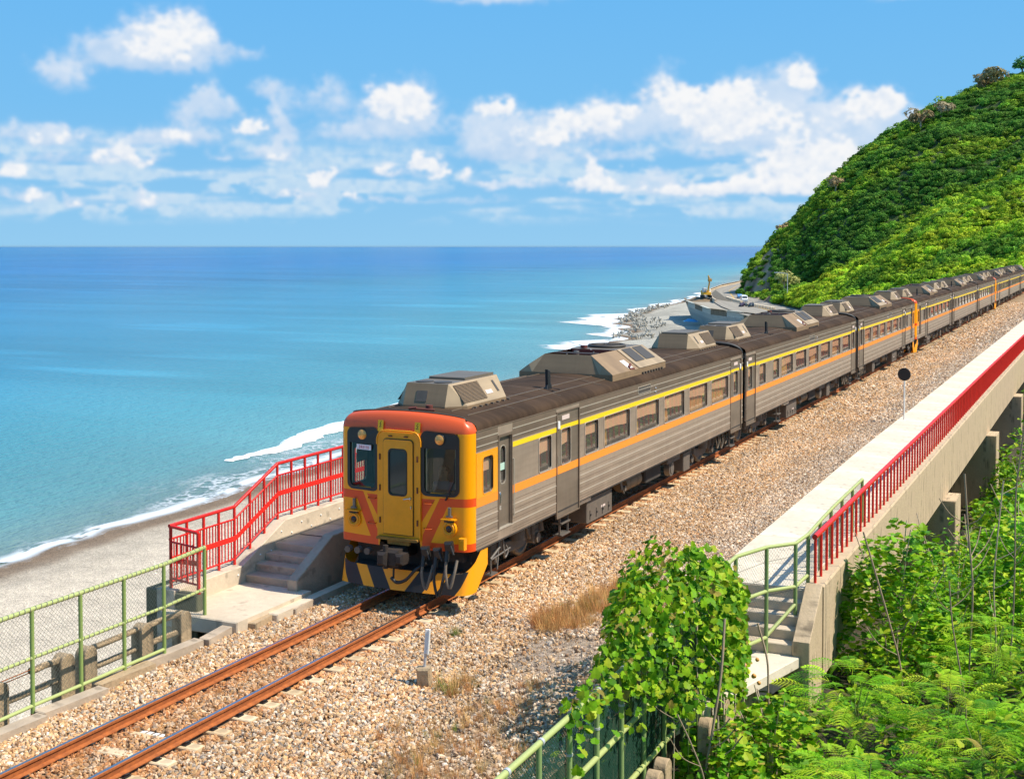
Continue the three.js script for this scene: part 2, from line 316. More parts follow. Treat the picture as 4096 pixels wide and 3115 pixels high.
// shoreline from behind the viewer to beyond the headland: [S, x]
const SHORE = [[-400, -60], [-60, -68], [20, -69.5], [57, -71.6], [71, -74], [86, -75], [117, -77], [180, -84], [250, -97], [316, -114], [367, -131], [411, -149], [453, -160], [503, -171], [560, -178], [624, -185], [667, -194], [760, -216], [900, -246], [1300, -330]];
const shoreX = (S) => pwl(SHORE, S) + 1.6 * (vnoise(S * 0.06, 3) - 0.5) + 1.2 * (vnoise(S * 0.25, 9) - 0.5) - (S > 300 ? 5.5 * Math.pow(Math.abs(Math.sin(S * 0.115)), 3) * (1 - sstep(430, 480, S)) - 3 : 0);
{ // the sea: fine near the shore, coarse to the horizon; water colour follows depth
  const ds = []; for (let i = 0; i <= 70; i++) ds.push(i < 1 ? -6 : 0.9 * Math.pow(1.19, i) - 0.9);
  const ts = []; for (let i = 0; i <= 130; i++) ts.push(i / 130);
  const n = ds.length - 1, m = ts.length - 1;
  const g = grid(n, m, (u, v) => {
    const d = ds[Math.round(u * n)], k = (Math.round(v * m) / m) * 2 - 1, S = 90 + 700 * k + 90000 * Math.pow(Math.abs(k), 9) * Math.sign(k);
    const far = sstep(200, 4000, d), x = lerp(shoreX(clamp(S, -400, 1300)), -80, far) - d, sx = S * (1 + d / 4500);
    return [x, SEA, -sx, x, -sx];
  });
  paint(g, (x, y, z) => {
    const d = Math.max(0, shoreX(clamp(-z, -400, 1300)) - x), st = fbm(x * 0.004 + 20, -z * 0.0012, 4) - 0.5, st2 = fbm(x * 0.02, -z * 0.008 + 9, 3) - 0.5;
    const q = d * (1 + 0.9 * st + 0.25 * st2), c = [0, 1, 2].map((i) => pwl([[0, [0.22, 0.30, 0.26][i]], [14, [0.14, 0.36, 0.37][i]], [45, [0.085, 0.345, 0.405][i]], [130, [0.045, 0.275, 0.41][i]], [330, [0.024, 0.20, 0.41][i]], [900, [0.017, 0.165, 0.41][i]], [3500, [0.02, 0.185, 0.42][i]], [9000, [0.016, 0.18, 0.42][i]], [90000, [0.013, 0.165, 0.40][i]]], q));
    const k = 1 + 0.3 * st + 0.2 * st2; return c.map((v) => v * k);
  });
  solo('sea', g, new THREE.MeshPhysicalMaterial({ vertexColors: true, map: T.swell, roughness: 0.24, ior: 1.33, specularIntensity: 0.55, bumpMap: T.water, bumpScale: 0.55, side: THREE.DoubleSide }), 'calm turquoise sea deepening to blue at the horizon', 'sea', null, 'structure');
}
{ // surf: broken foam laid along the shore
  const w = 2048, h = 256;
  const foamTex = (f) => { const d = new Uint8Array(w * h * 4); for (let y = 0; y < h; y++) for (let x = 0; x < w; x++) { const o = (y * w + x) * 4, a = f(x / w, y / h); d[o] = d[o + 1] = d[o + 2] = 245; d[o + 3] = clamp(a) * 255; } const t = new THREE.DataTexture(d, w, h); t.magFilter = t.minFilter = THREE.LinearFilter; t.colorSpace = THREE.SRGBColorSpace; t.needsUpdate = true; return t; };
  const ribbon = (name, label, S0, S1, near, far, lift, f) => {
    const g = grid(260, 5, (u, v) => { const S = lerp(S0, S1, u), x = shoreX(S) - lerp(near, far, v) ; return [x, SEA + lift + 0.02 + (v < 0.1 ? 0.05 : 0), -S, u, v]; });
    solo(name, g, new THREE.MeshStandardMaterial({ color: lin(0.74, 0.78, 0.8), map: foamTex(f), transparent: true, roughness: 0.85, side: THREE.DoubleSide }), label, 'foam', null, 'stuff');
  };
  const L1 = 190;
  ribbon('surf_foam', 'lacy white foam washing up the near pebble beach', 0, L1, -2.2, 17, 0.06, (u, v) => {
    const s = u * L1, q = v * 19 - 2.2, n = fbm(s * 0.35, q * 0.7, 5), lace = 1 - Math.abs(2 * fbm(s * 0.55 + 4, q * 1.0, 4) - 1) * 3.6;
    const edge = (1 - sstep(0.1, 2.0, Math.abs(q - 0.2 - 1.8 * (fbm(s * 0.12, 2, 3) - 0.5)))) * sstep(0.25, 0.5, n);
    return (Math.max(edge * 1.05, (lace - 0.15) * (1 - sstep(3, 14, q)) * sstep(0.35, 0.6, fbm(s * 0.05, q * 0.12 + 3, 3)) * 0.85)) * sstep(0, 0.03, u) * sstep(0, 0.02, 1 - u) * sstep(-2.2, -1.6, q);
  });
  ribbon('surf_foam', 'wide white breakers on the distant beach below the headland', 285, 720, -7, 30, 0.06, (u, v) => {
    const S = lerp(285, 720, u), q = v * 37 - 7, n = fbm(S * 0.12, q * 0.3, 5), wd = 6 + 12 * sstep(360, 400, S) * (1 - sstep(430, 470, S)) + 12 * (1 - sstep(290, 335, S)) + 3 * Math.sin(S * 0.13);
    return sstep(0, 1.5, q + 5.5) * (1 - sstep(wd * 0.6, wd, q)) * sstep(0.22, 0.42, n) * 1.2;
  });
  const g = grid(120, 8, (u, v) => { const S = lerp(108, 165, u), c = 10.5 + 1.0 * Math.sin(S * 0.2), hgt = 0.55 * Math.sin(Math.PI * v) * sstep(0, 0.25, u) * (0.8 + 0.4 * vnoise(S * 0.7, 4)); return [shoreX(S) - c + (v - 0.5) * 4.6 * (0.35 + 0.65 * sstep(0, 0.4, u)) - 0.8 * vnoise(S * 0.9, v * 3), SEA + 0.06 + hgt, -S, u * 12, v]; });
  solo('breaking_wave', g, mat([0.84, 0.87, 0.88], { roughness: 0.9, bumpMap: T.pebbleBump, bumpScale: 0.1 }), 'white breaking wave rolling in behind the red railing', 'wave');
}
{ // beach: dark wet sand at the water, pale pebbles above
  const g = grid(240, 44, (u, v) => {
    const S = lerp(-120, 760, u), q = Math.pow(v, 1.5) * 95 - 8, x0 = shoreX(S), x = x0 + q;
    const y = SEA + (q < 0 ? q * 0.12 : Math.min(q * 0.07, 0.55 + q * 0.045, 2.6) + 0.35 * (fbm(x * 0.1, S * 0.1, 3) - 0.5) * sstep(2, 10, q));
    return [Math.min(x, -8), y, -S, x, S];
  });
  paint(g, (x, y, z) => {
    const q = x - shoreX(-z), t = sstep(3.6, 6.4, q + 1.6 * (vnoise(z * 0.12, 2) - 0.5)), grit = fbm(x * 0.5, z * 0.5, 4) - 0.5, grey = sstep(150, 300, -z);
    const dry = [lerp(0.80, 0.56, grey), lerp(0.68, 0.53, grey), lerp(0.53, 0.45, grey)], wet = [0.27, 0.185, 0.115];
    const band = 1 - 0.22 * sstep(0.52, 0.7, fbm(q * 0.12, z * 0.02, 3));
    return [0, 1, 2].map((k) => lerp(wet[k], dry[k] * band, t) * (1 + 0.25 * grit));
  });
  solo('beach', g, new THREE.MeshStandardMaterial({ vertexColors: true, map: T.pebble, bumpMap: T.pebbleBump, bumpScale: 0.06, roughness: 0.95, side: THREE.DoubleSide }), 'pale pebble beach with a dark wet strip along the water', 'beach', null, 'structure');
}
// ---------- the green headland: foot, front spur, gully and main ridge, given in a bearing/range plan about the footbridge
const PO = [12.17, -21.03], PC = Math.cos(0.4361), PS = Math.sin(0.4361);
const plan = (k, z) => { const r = k * z; return [PO[0] + r * PC - z * PS, PO[1] + z * PC + r * PS]; };   // k = tangent of the bearing right of the view, z = range -> [x, S]
const HK = { // along k: foot, spur and ridge (range, height)
  footZ: [[0.165, 505], [0.179, 486], [0.196, 440], [0.217, 395], [0.244, 345], [0.283, 300], [0.342, 255], [0.40, 235], [0.6, 200]],
  footY: [[0.165, -14], [0.2, -12.5], [0.24, -11], [0.3, -9], [0.4, -4], [0.6, 2]],
  spurZ: [[0.165, 510], [0.2, 470], [0.247, 420], [0.30, 405], [0.34, 400], [0.45, 400]],
  spurY: [[0.165, -14], [0.2, -10], [0.235, -8], [0.247, -4.5], [0.30, 9], [0.33, 19], [0.378, 27], [0.40, 31], [0.6, 60]],
  ridgeZ: [[0.165, 520], [0.179, 512], [0.196, 522], [0.225, 540], [0.283, 560], [0.40, 590], [0.6, 640]],
  ridgeY: [[0.165, -18], [0.1785, -13], [0.1835, -5], [0.193, 2.0], [0.2115, 13], [0.2246, 20.5], [0.244, 33], [0.2637, 43.5], [0.283, 52.5], [0.3025, 60], [0.322, 67], [0.3415, 72.5], [0.361, 77.5], [0.3805, 82], [0.4, 85.5], [0.6, 120]],
};
function hillAt(k, t) {          // t 0..1 foot->spur, 1..2 spur->ridge, 2..3 behind
  const fz = pwl(HK.footZ, k), fy = pwl(HK.footY, k), sz = pwl(HK.spurZ, k), sy = pwl(HK.spurY, k), rz = pwl(HK.ridgeZ, k), ry = pwl(HK.ridgeY, k);
  const gully = 4.5 * sstep(0.25, 0.33, k);
  let z, y;
  if (t < 1) { z = lerp(fz, sz, t); y = lerp(fy, sy, t + 0.35 * t * (1 - t)); }
  else if (t < 2) { const s = t - 1; z = lerp(sz, rz, s); y = lerp(sy, ry, s + 0.45 * s * (1 - s)) - gully * Math.exp(-Math.pow((s - 0.16) / 0.14, 2)); }
  else { const s = t - 2; z = rz + s * 120; y = ry - s * s * 40 - s * 8; }
  const [x, S] = plan(k, z), rel = sstep(0, 0.35, t) * (1 - sstep(1.75, 2, t) * 0.75);
  y += rel * (8 * (fbm(x * 0.022 + 3, S * 0.022, 2) - 0.5) + 4.5 * (fbm(x * 0.065, S * 0.065 + 5, 2) - 0.5)) * sstep(0.18, 0.23, k);
  return [x, y, S];
}
{
  const g = grid(150, 150, (u, v) => { const q = hillAt(lerp(0.165, 0.6, u * u * 0.4 + u * 0.6), v * 3); return [q[0], q[1], -q[2], q[0], q[2]]; });
  paint(g, (x, y, z) => { const n = fbm(x * 0.12, (y * 1.3 + z) * 0.12, 4), rock = 1 - sstep(-92, -84, x + 0.1 * (y)); const a = [0.06 + 0.04 * n, 0.10 + 0.05 * n, 0.02], b = [0.44 + 1.1 * (n - 0.5), 0.30 + 0.8 * (n - 0.5), 0.17 + 0.5 * (n - 0.5)]; return [0, 1, 2].map((k) => lerp(a[k], b[k], rock)); });
  solo('hill', g, new THREE.MeshStandardMaterial({ vertexColors: true, roughness: 1, bumpMap: T.pebbleBump, bumpScale: 0.5, side: THREE.DoubleSide }), 'steep headland with a grey rock cliff towards the sea', 'hill', null, 'structure');
}
// ================= railway: formation, ballast, track
const gY = (x, S) => (x < 0.52 ? (x > -0.5 ? -0.168 : x > -0.62 ? -0.19 : x > -1.5 ? -0.165 : -0.2) : x < 1.7 ? -0.2 : x < 2.6 ? lerp(-0.2, -0.27, (x - 1.7) / 0.9) : lerp(-0.27, -0.09, clamp((x - 2.6) / 2.1))) + 0.03 * (vnoise(x * 1.7, S * 1.7) - 0.5);
const walkL = (S) => pwl([[-20, 4.83], [6.4, 4.83], [22, 4.74], [49, 4.84], [105, 5.09], [180, 5.6], [400, 9]], S);   // track side of the footway
const walkShift = (S) => pwl([[-20, 0], [8, 0], [26, 0.06], [45, 0.12], [80, 0.32], [110, 0.6], [180, 1.4], [400, 5]], S);
{
  const g = grid(30, 320, (u, v) => { const S = -20 + 420 * Math.pow(v, 1.6), x = lerp(-2.25, S < 3 ? 5.72 : walkL(S) + 0.2, u); return [x, gY(x, S) - 0.035 - (x < -2 ? 0.05 : 0), -S, x, -S]; });
  paint(g, (x, y, z) => { const n = fbm(x * 3, z * 3, 3), d = sstep(2.2, 3.4, x) * sstep(-3.2, -1.5, -z + 0.8 * n) * (1 - sstep(-0.4, 0.8, -z)) ; const k = 0.75 + 0.5 * n; return [lerp(0.40, 0.42, d) * k, lerp(0.27, 0.33, d) * k, lerp(0.155, 0.25, d) * k]; });
  solo('ballast_bed', g, new THREE.MeshStandardMaterial({ vertexColors: true, map: T.pebble, bumpMap: T.pebbleBump, bumpScale: 0.03, roughness: 1, side: THREE.DoubleSide }), 'tan stone trackbed running under the rails and beside the footway', 'gravel', null, 'structure');
  const e = grid(14, 60, (u, v) => { const S = -60 + 430 * v, x = lerp(-2.2, -17, u); return [x, -0.45 - (u < 0.12 ? u * 4 : 0.5) - 17.0 * Math.pow(u, 0.75), -S, x, -S]; });
  solo('embankment', e, mat([0.10, 0.10, 0.06], { map: T.soil, roughness: 1 }), 'seaward side of the railway embankment above the beach', 'embankment', null, 'structure');
}
// ballast stones: a few broken shapes, laid by the hundred thousand
function stoneGeo(seed) {
  const r = rng(seed), g = new THREE.IcosahedronGeometry(1, 0), p = g.attributes.position, m = new Map();
  for (let i = 0; i < p.count; i++) { const k = p.getX(i).toFixed(2) + p.getY(i).toFixed(2) + p.getZ(i).toFixed(2); if (!m.has(k)) m.set(k, [0.72 + 0.5 * r(), 0.6 + 0.35 * r(), 0.7 + 0.5 * r()]); const q = m.get(k); p.setXYZ(i, p.getX(i) * q[0] * 1.15, p.getY(i) * q[1] * 0.85, p.getZ(i) * q[2]); }
  const o = clean(g); o.deleteAttribute('normal'); o.computeVertexNormals(); return o;
}
const sleeperS = []; for (let S = -10.66 + 0.03; S < 150; S += 0.6) sleeperS.push(S);
{
  const R = rng(11), shapes = [1, 2, 3, 4, 5].map(stoneGeo), lists = shapes.map(() => []), cols = [[0.62, 0.43, 0.25], [0.66, 0.50, 0.34], [0.52, 0.32, 0.155], [0.70, 0.58, 0.44], [0.42, 0.30, 0.20], [0.60, 0.40, 0.20], [0.36, 0.31, 0.26], [0.74, 0.66, 0.55], [0.57, 0.36, 0.18], [0.46, 0.26, 0.13]];
  const put = (x, S, s, lift = 0) => {
    const c = cols[Math.floor(R() * R() * 0 + R() * cols.length)], k = (0.66 + 0.56 * R()) * (Math.abs(x) < 0.52 ? 0.8 : 1) * (0.86 + 0.28 * vnoise(x * 1.3, S * 0.5));
    const nearRail = Math.min(Math.abs(Math.abs(x) - 0.566) / 0.5, 1), rust = 1 - 0.28 * (1 - nearRail) - (Math.abs(x) < 0.5 ? 0.1 : 0); if (Math.abs(x) < 0.5) s *= 0.95;
    const grey = sstep(3.0, 4.2, x) * 0.35, gm = (c[0] + c[1] + c[2]) / 3;
    lists[Math.floor(R() * 5)].push([mat4(x, gY(x, S) - 0.012 + lift + s * 0.25 * (R() - 0.35), -S, R() * 6.3, R() * 6.3, R() * 6.3, s * (0.8 + 0.5 * R()), s * (0.7 + 0.4 * R()), s * (0.8 + 0.5 * R())), lin(lerp(c[0], gm * 1.05, grey) * k, lerp(c[1], gm, grey) * k * rust * 0.91, lerp(c[2], gm * 0.9, grey) * k * rust * rust * 0.82)]);
  };
  const zone = (x0, x1, S0, S1, dens, s0, s1) => {
    const n = Math.floor((x1 - x0) * (S1 - S0) * dens);
    for (let i = 0; i < n; i++) {
      const S = S0 + (S1 - S0) * R(), x = x0 + (x1 - x0) * R(); if (x > walkL(S) - 0.02 && S > 6.2) continue; if (x > 5.66) continue;
      const fine = sstep(2.3, 3.3, x) * sstep(-2.9, -2.1, S) * (1 - sstep(-0.5, 0.5, S)) + (1 - sstep(-3.6, -3, S)) * sstep(2.9, 3.9, x + 0.6 * (vnoise(x, S * 0.8) - 0.5)) * 0.85;
      if (s1 > 0.02 ? R() < fine * 0.93 : R() > fine + 0.15) continue;
      if (Math.abs(Math.abs(x) - 0.566) < 0.075) continue;
      if (x > 0.6 && x < 0.95) { const q = ((S - sleeperS[0]) / 0.6) % 1, w = Math.min(q, 1 - q) * 0.6; if (w < 0.118 && R() < 0.985) continue; }
      if (Math.abs(x) < 0.5 && Math.abs(S + 6.93) < 0.1 && x > -0.3 && x < 0.2) continue;
      put(x, S, s0 + (s1 - s0) * R() * R());
    }
  };
  zone(-1.95, 5.9, -10.5, 4, 700, 0.024, 0.052);
  zone(-1.6, 5, 4, 14, 600, 0.026, 0.052);
  zone(0.5, 5, 14, 30, 460, 0.03, 0.056);
  zone(0.8, 5.2, 30, 70, 170, 0.05, 0.085);
  zone(1.0, 5.5, 70, 150, 55, 0.08, 0.13);
  zone(2.3, 5.6, -10, 0.8, 420, 0.007, 0.018);
  const bm = new THREE.MeshStandardMaterial({ roughness: 0.95 });
  const g = new THREE.Group(); g.name = 'track_ballast'; scene.add(g); tag(g, 'loose tan ballast stones around the rails and out to the footway', 'ballast', null, 'stuff');
  shapes.forEach((s, i) => scatter('stones', s, bm, lists[i], g));
}
{ // the track: two rails, sleepers, clips
  const t = thing('railway_track', 'rusty single railway track running under the front of the train', 'railway track');
  const prof = [[-0.0635, -0.153], [0.0635, -0.153], [0.0635, -0.14], [0.012, -0.118], [0.009, -0.05], [0.0325, -0.036], [0.0325, -0.006], [0.026, 0], [-0.026, 0], [-0.0325, -0.006], [-0.0325, -0.036], [-0.009, -0.05], [-0.012, -0.118], [-0.0635, -0.14]];
  const s = new THREE.Shape(); prof.forEach((p, i) => (i ? s.lineTo(...p) : s.moveTo(...p))); s.closePath();
  for (const x of [-0.566, 0.566]) {
    const g = boxUV(clean(new THREE.ExtrudeGeometry(s, { depth: 320, bevelEnabled: false, steps: 40 }))); g.translate(x, 0, -306);
    const r = part('rail', g, M.rust, t);
    new MB().box(x - 0.024, x + 0.024, 0.0004, 0.003, 14, -306).build('running_surface', M.railTop, r, 'polished steel top of the rail');
  }
  const sm1 = [[0.80, 0.60, 0.36], [0.72, 0.52, 0.30], [0.86, 0.67, 0.43]].map((c) => mat(c, { map: T.concrete, roughness: 0.9, bumpMap: T.grainBump, bumpScale: 0.006 }));
  const sg = boxUV(clean(bevBox(1.86, 0.16, 0.21, 0.015)));
  sleeperS.forEach((S, i) => { const m = part('sleeper', sg, sm1[i % 3], t); m.position.set(-0.01 + 0.02 * hash2(i, 1), -0.258 + 0.008 * hash2(i, 5), -S); m.rotation.y = 0.02 * (hash2(i, 3) - 0.5); });
  const cg = new MB(); cg.bar([-0.03, 0.0, -0.05], [0.035, 0.03, -0.045], 0.012, 6).bar([0.035, 0.03, -0.045], [0.03, 0.035, 0.03], 0.012, 6).bar([0.03, 0.035, 0.03], [-0.03, 0.0, 0.045], 0.012, 6).box(-0.02, 0.06, -0.02, 0.012, -0.06, 0.06);
  const clip = cg.geo();
  sleeperS.forEach((S) => { if (S > 3.5) return; for (const [x, d] of [[-0.566, 1], [-0.566, -1], [0.566, 1], [0.566, -1]]) { const m = part('rail_clip', clip, M.black, t); m.position.set(x + d * 0.075, -0.17, -S); m.rotation.y = d > 0 ? 0 : Math.PI; } });
  const w = new MB(); for (let i = 0; i < 4; i++) w.box(-0.24 + i * 0.11, -0.165 + i * 0.11, -0.186, -0.183, 6.84, 7.02); w.build('white_mark', M.white, t, 'white painted bars on one sleeper between the rails');
}
// ================= seaward side: kerb, green fence, old concrete fence, stairs, red railing
{
  const t = thing('concrete_kerb', 'low grey concrete kerb stones edging the ballast below the green fence', 'kerb');
  const R = rng(5);
  let S = -11; let i = 0;
  while (S < -0.9) { const l = S > -4 ? 1.1 : 1.15 + 0.2 * R(); const b = new MB(); b.bev(-0.11, 0.11, -0.3, 0, -l / 2 + 0.012, l / 2 - 0.012, 0.018); const x = S < -8 ? -1.86 : S < -4.6 ? lerp(-1.86, -2.12, (S + 8) / 3.4) : lerp(-2.12, -1.74, clamp((S + 3.8) / 2.6)); const m = b.build('kerb_stone', [M.greyConcrete, M.oldConcrete, M.greyConcrete][i++ % 3], t); m.position.set(x + 0.03 * (R() - 0.5), -0.09 + 0.03 * (R() - 0.5), -(S + l / 2)); m.rotation.set(0.03 * (R() - 0.5), 0.07 * (R() - 0.5) + (S < -4.6 ? -0.07 : 0.1), 0.12 * (R() - 0.5)); S += l; }
}
function wirePanel(a, b, y0, y1, pitch, r, shear = 1) {   // diagonal wires between two uprights; a, b = [x, z]
  const mb = new MB(), L = Math.hypot(b[0] - a[0], b[1] - a[1]), Hh = y1 - y0, P = (s, y) => [lerp(a[0], b[0], s / L), y0 + y, lerp(a[1], b[1], s / L)];
  for (const dir of [1, -1]) for (let k = -Hh; k < L + Hh; k += pitch) {
    let s0 = k, s1 = k + dir * Hh, yA = 0, yB = Hh; const cl = (s) => clamp(s, 0, L), f = (s) => (s - s0) / (s1 - s0) * Hh;
    const sa = cl(s0), sb = cl(s1); if (Math.abs(sa - sb) < 0.02) continue; yA = f(sa); yB = f(sb); if (yA < -1e-3 || yA > Hh + 1e-3 || yB < -1e-3 || yB > Hh + 1e-3) continue;
    mb.bar(P(sa, yA), P(sb, yB), r, 3);
  }
  return mb.geo();
}
{ // green chain-link fence by the track
  const t = thing('green_fence', 'pale green pipe fence with chain-link mesh beside the track on the seaward side', 'fence');
  const P = [[-2.0, -10.0, -0.2], [-2.04, -9.03, -0.2], [-2.07, -8.07, -0.2], [-2.1, -7.1, -0.2], [-2.1, -6.12, -0.2], [-2.11, -5.15, -0.2], [-2.12, -4.18, -0.2], [-2.72, -2.36, 0.0]];
  const top = (i) => (i === 7 ? 1.24 : 1.4), mid = (i) => (i === 7 ? 0.48 : 0.68), bot = -0.03;
  P.forEach(([x, S, y], i) => {
    new MB().bar([x, y - 0.12, -S], [x, top(i), -S], 0.033, 10).build('post', M.greenPaint, t);
    if (i < 3 || i === 7) return; new MB().bar([x, y - 0.1, -S], [x, y + 0.06, -S], 0.0345, 10).build('rusty_foot', M.rust, t, 'rusted foot of a fence post');
  });
  for (let i = 0; i < 7; i++) {
    const a = P[i], b = P[i + 1];
    new MB().bar([a[0], top(i), -a[1]], [b[0], top(i + 1), -b[1]], 0.036, 10).build('top_rail', M.paleGreen, t);
    new MB().bar([a[0], mid(i), -a[1]], [b[0], mid(i + 1), -b[1]], 0.028, 8).build('middle_rail', M.paleGreen, t);
    if (i < 6) new MB().bar([a[0], bot, -a[1]], [b[0], bot, -b[1]], 0.03, 8).build('bottom_rail', M.paleGreen, t);
    part('chain_link', wirePanel([a[0] - 0.035, -a[1]], [b[0] - 0.035, -b[1]], bot, i === 6 ? 1.25 : 1.38, 0.075, 0.002), M.wire, t).userData.kind = 'stuff';
    const tw = new MB(); for (let k = 0; k < 9; k++) { const q = (k + 0.5) / 9; for (const [y, r] of [[lerp(top(i), top(i + 1), q), 0.042], [lerp(mid(i), mid(i + 1), q), 0.034]]) tw.cyl(lerp(a[0], b[0], q), y, -lerp(a[1], b[1], q), r, 0.014, 1.2, 0.35, 0.5, 7); }
    tw.build('wire_ties', M.wire, t).userData.kind = 'stuff';
  }
}
{ // old concrete post-and-rail fence behind it
  const t = thing('concrete_fence', 'weathered concrete post-and-rail fence behind the green chain-link fence', 'fence');
  const post = (S, w, top, x = -2.66) => { const s = new THREE.Shape(); s.moveTo(-w / 2, 0); s.lineTo(w / 2, 0); s.lineTo(w / 2, top); s.absarc(0, top, w / 2, 0, Math.PI); s.closePath(); const g = boxUV(clean(new THREE.ExtrudeGeometry(s, { depth: 0.2, bevelEnabled: true, bevelSize: 0.012, bevelThickness: 0.012, bevelSegments: 1 }))); g.rotateY(Math.PI / 2); g.translate(x - 0.1, -0.9, -S); part('post', g, M.oldConcrete, t); };
  for (const [S, w, h] of [[-9.3, 0.26, 1.05], [-7.25, 0.26, 1.05], [-5.92, 0.28, 1.08], [-5.42, 0.26, 1.06], [-4.1, 0.3, 1.06], [-3.08, 0.26, 1.03]]) post(S, w, h);
  const rail = (S0, S1, y) => { const n = 6, pts = []; for (let i = 0; i <= n; i++) pts.push([-2.66 + 0.012 * (hash2(i, S0 * 10) - 0.5), y + 0.014 * (hash2(i + 7, S0 * 10) - 0.5), -lerp(S0, S1, i / n)]); new MB().tube(pts, 0.055, 20, 8).build('rail', M.oldConcrete, t); };
  rail(-5.42, -4.1, 0.24); rail(-5.42, -4.1, -0.08); rail(-4.1, -3.08, 0.24); rail(-4.1, -3.08, -0.08); rail(-9.3, -7.25, -0.05); rail(-7.25, -5.92, -0.06); rail(-6.6, -5.92, 0.25);
  new MB().bar([-2.64, 0.27, 7.25], [-2.64, 0.28, 6.6], 0.009, 6).bar([-2.68, 0.21, 7.25], [-2.68, 0.22, 6.6], 0.009, 6).build('bare_rebar', M.rust, t, 'rusty reinforcing bars left bare where a rail broke off');
}
{ // concrete stair up to the platform
  const t = thing('platform_stairs', 'grey concrete stairs with landing and parapet beside the front of the train', 'stairs');
  new MB().bev(-3.62, -1.88, -0.28, 0, 2.52, 0.153, 0.02).build('landing', M.concrete, t);
  new MB().bev(-1.88, -1.66, -0.3, -0.07, 1.6, -1.2, 0.02).build('landing_kerb', M.concrete, t);
  for (let i = 0; i < 4; i++) new MB().bev(-3.46, -2.35, -0.28, 0.1475 * (i + 1), 0.15 - 0.33 * i, i === 3 ? -12 : 0.15 - 0.33 * (i + 1) + 0.003, 0.012).build(i < 3 ? 'step' : 'platform', M.greyConcrete, t);
  // cheek wall with sloping top
  const cs = new THREE.Shape(); [[-0.33, -0.35], [-0.33, 0.2], [0.95, 0.83], [12, 0.83], [12, -0.35]].forEach((p, i) => (i ? cs.lineTo(...p) : cs.moveTo(...p))); cs.closePath();
  let g = boxUV(clean(new THREE.ExtrudeGeometry(cs, { depth: 0.2, bevelEnabled: true, bevelSize: 0.015, bevelThickness: 0.015, bevelSegments: 1 }))); g.rotateY(Math.PI / 2); g.translate(-2.31, 0, 0); part('cheek_wall', g, M.greyConcrete, t);
  // parapet on the sea side, top follows the stairs
  const ps = new THREE.Shape(); [[-2.3, -3], [-2.3, 0.33], [-0.24, 0.33], [1.23, 0.97], [13, 0.97], [13, -3]].forEach((p, i) => (i ? ps.lineTo(...p) : ps.moveTo(...p))); ps.closePath();
  g = boxUV(clean(new THREE.ExtrudeGeometry(ps, { depth: 0.4, bevelEnabled: true, bevelSize: 0.012, bevelThickness: 0.012, bevelSegments: 1 }))); g.rotateY(Math.PI / 2); g.translate(-3.87, 0, 0); part('parapet', g, M.concrete, t);
  new MB().bev(-4.15, -3.88, -3, 0.32, 2.3, 0.9, 0.02).bev(-3.46, -2.95, -1.2, 0.3, 2.3, 2.06, 0.02).build('abutment', M.shadedConcrete, t, 'end block under the red railing, shade put into its dark colour');
  const hb = new MB(); for (let i = 0; i < 16; i++) { const S = -0.4 + i * 0.37, base = S < 1.23 ? lerp(0.33, 0.97, clamp((S + 0.24) / 1.47)) : 0.97; hb.add(new THREE.SphereGeometry(0.022, 6, 4), mat4(-3.455, base - 0.14 - 0.16 * (i % 2), -S)); } hb.build('form_tie_stubs', M.white, t).userData.kind = 'stuff';
  new MB().box(-2.35, -3.4, 0.5905, 0.594, -1.65, -1.72).build('drain_slot', M.dark, t);
}
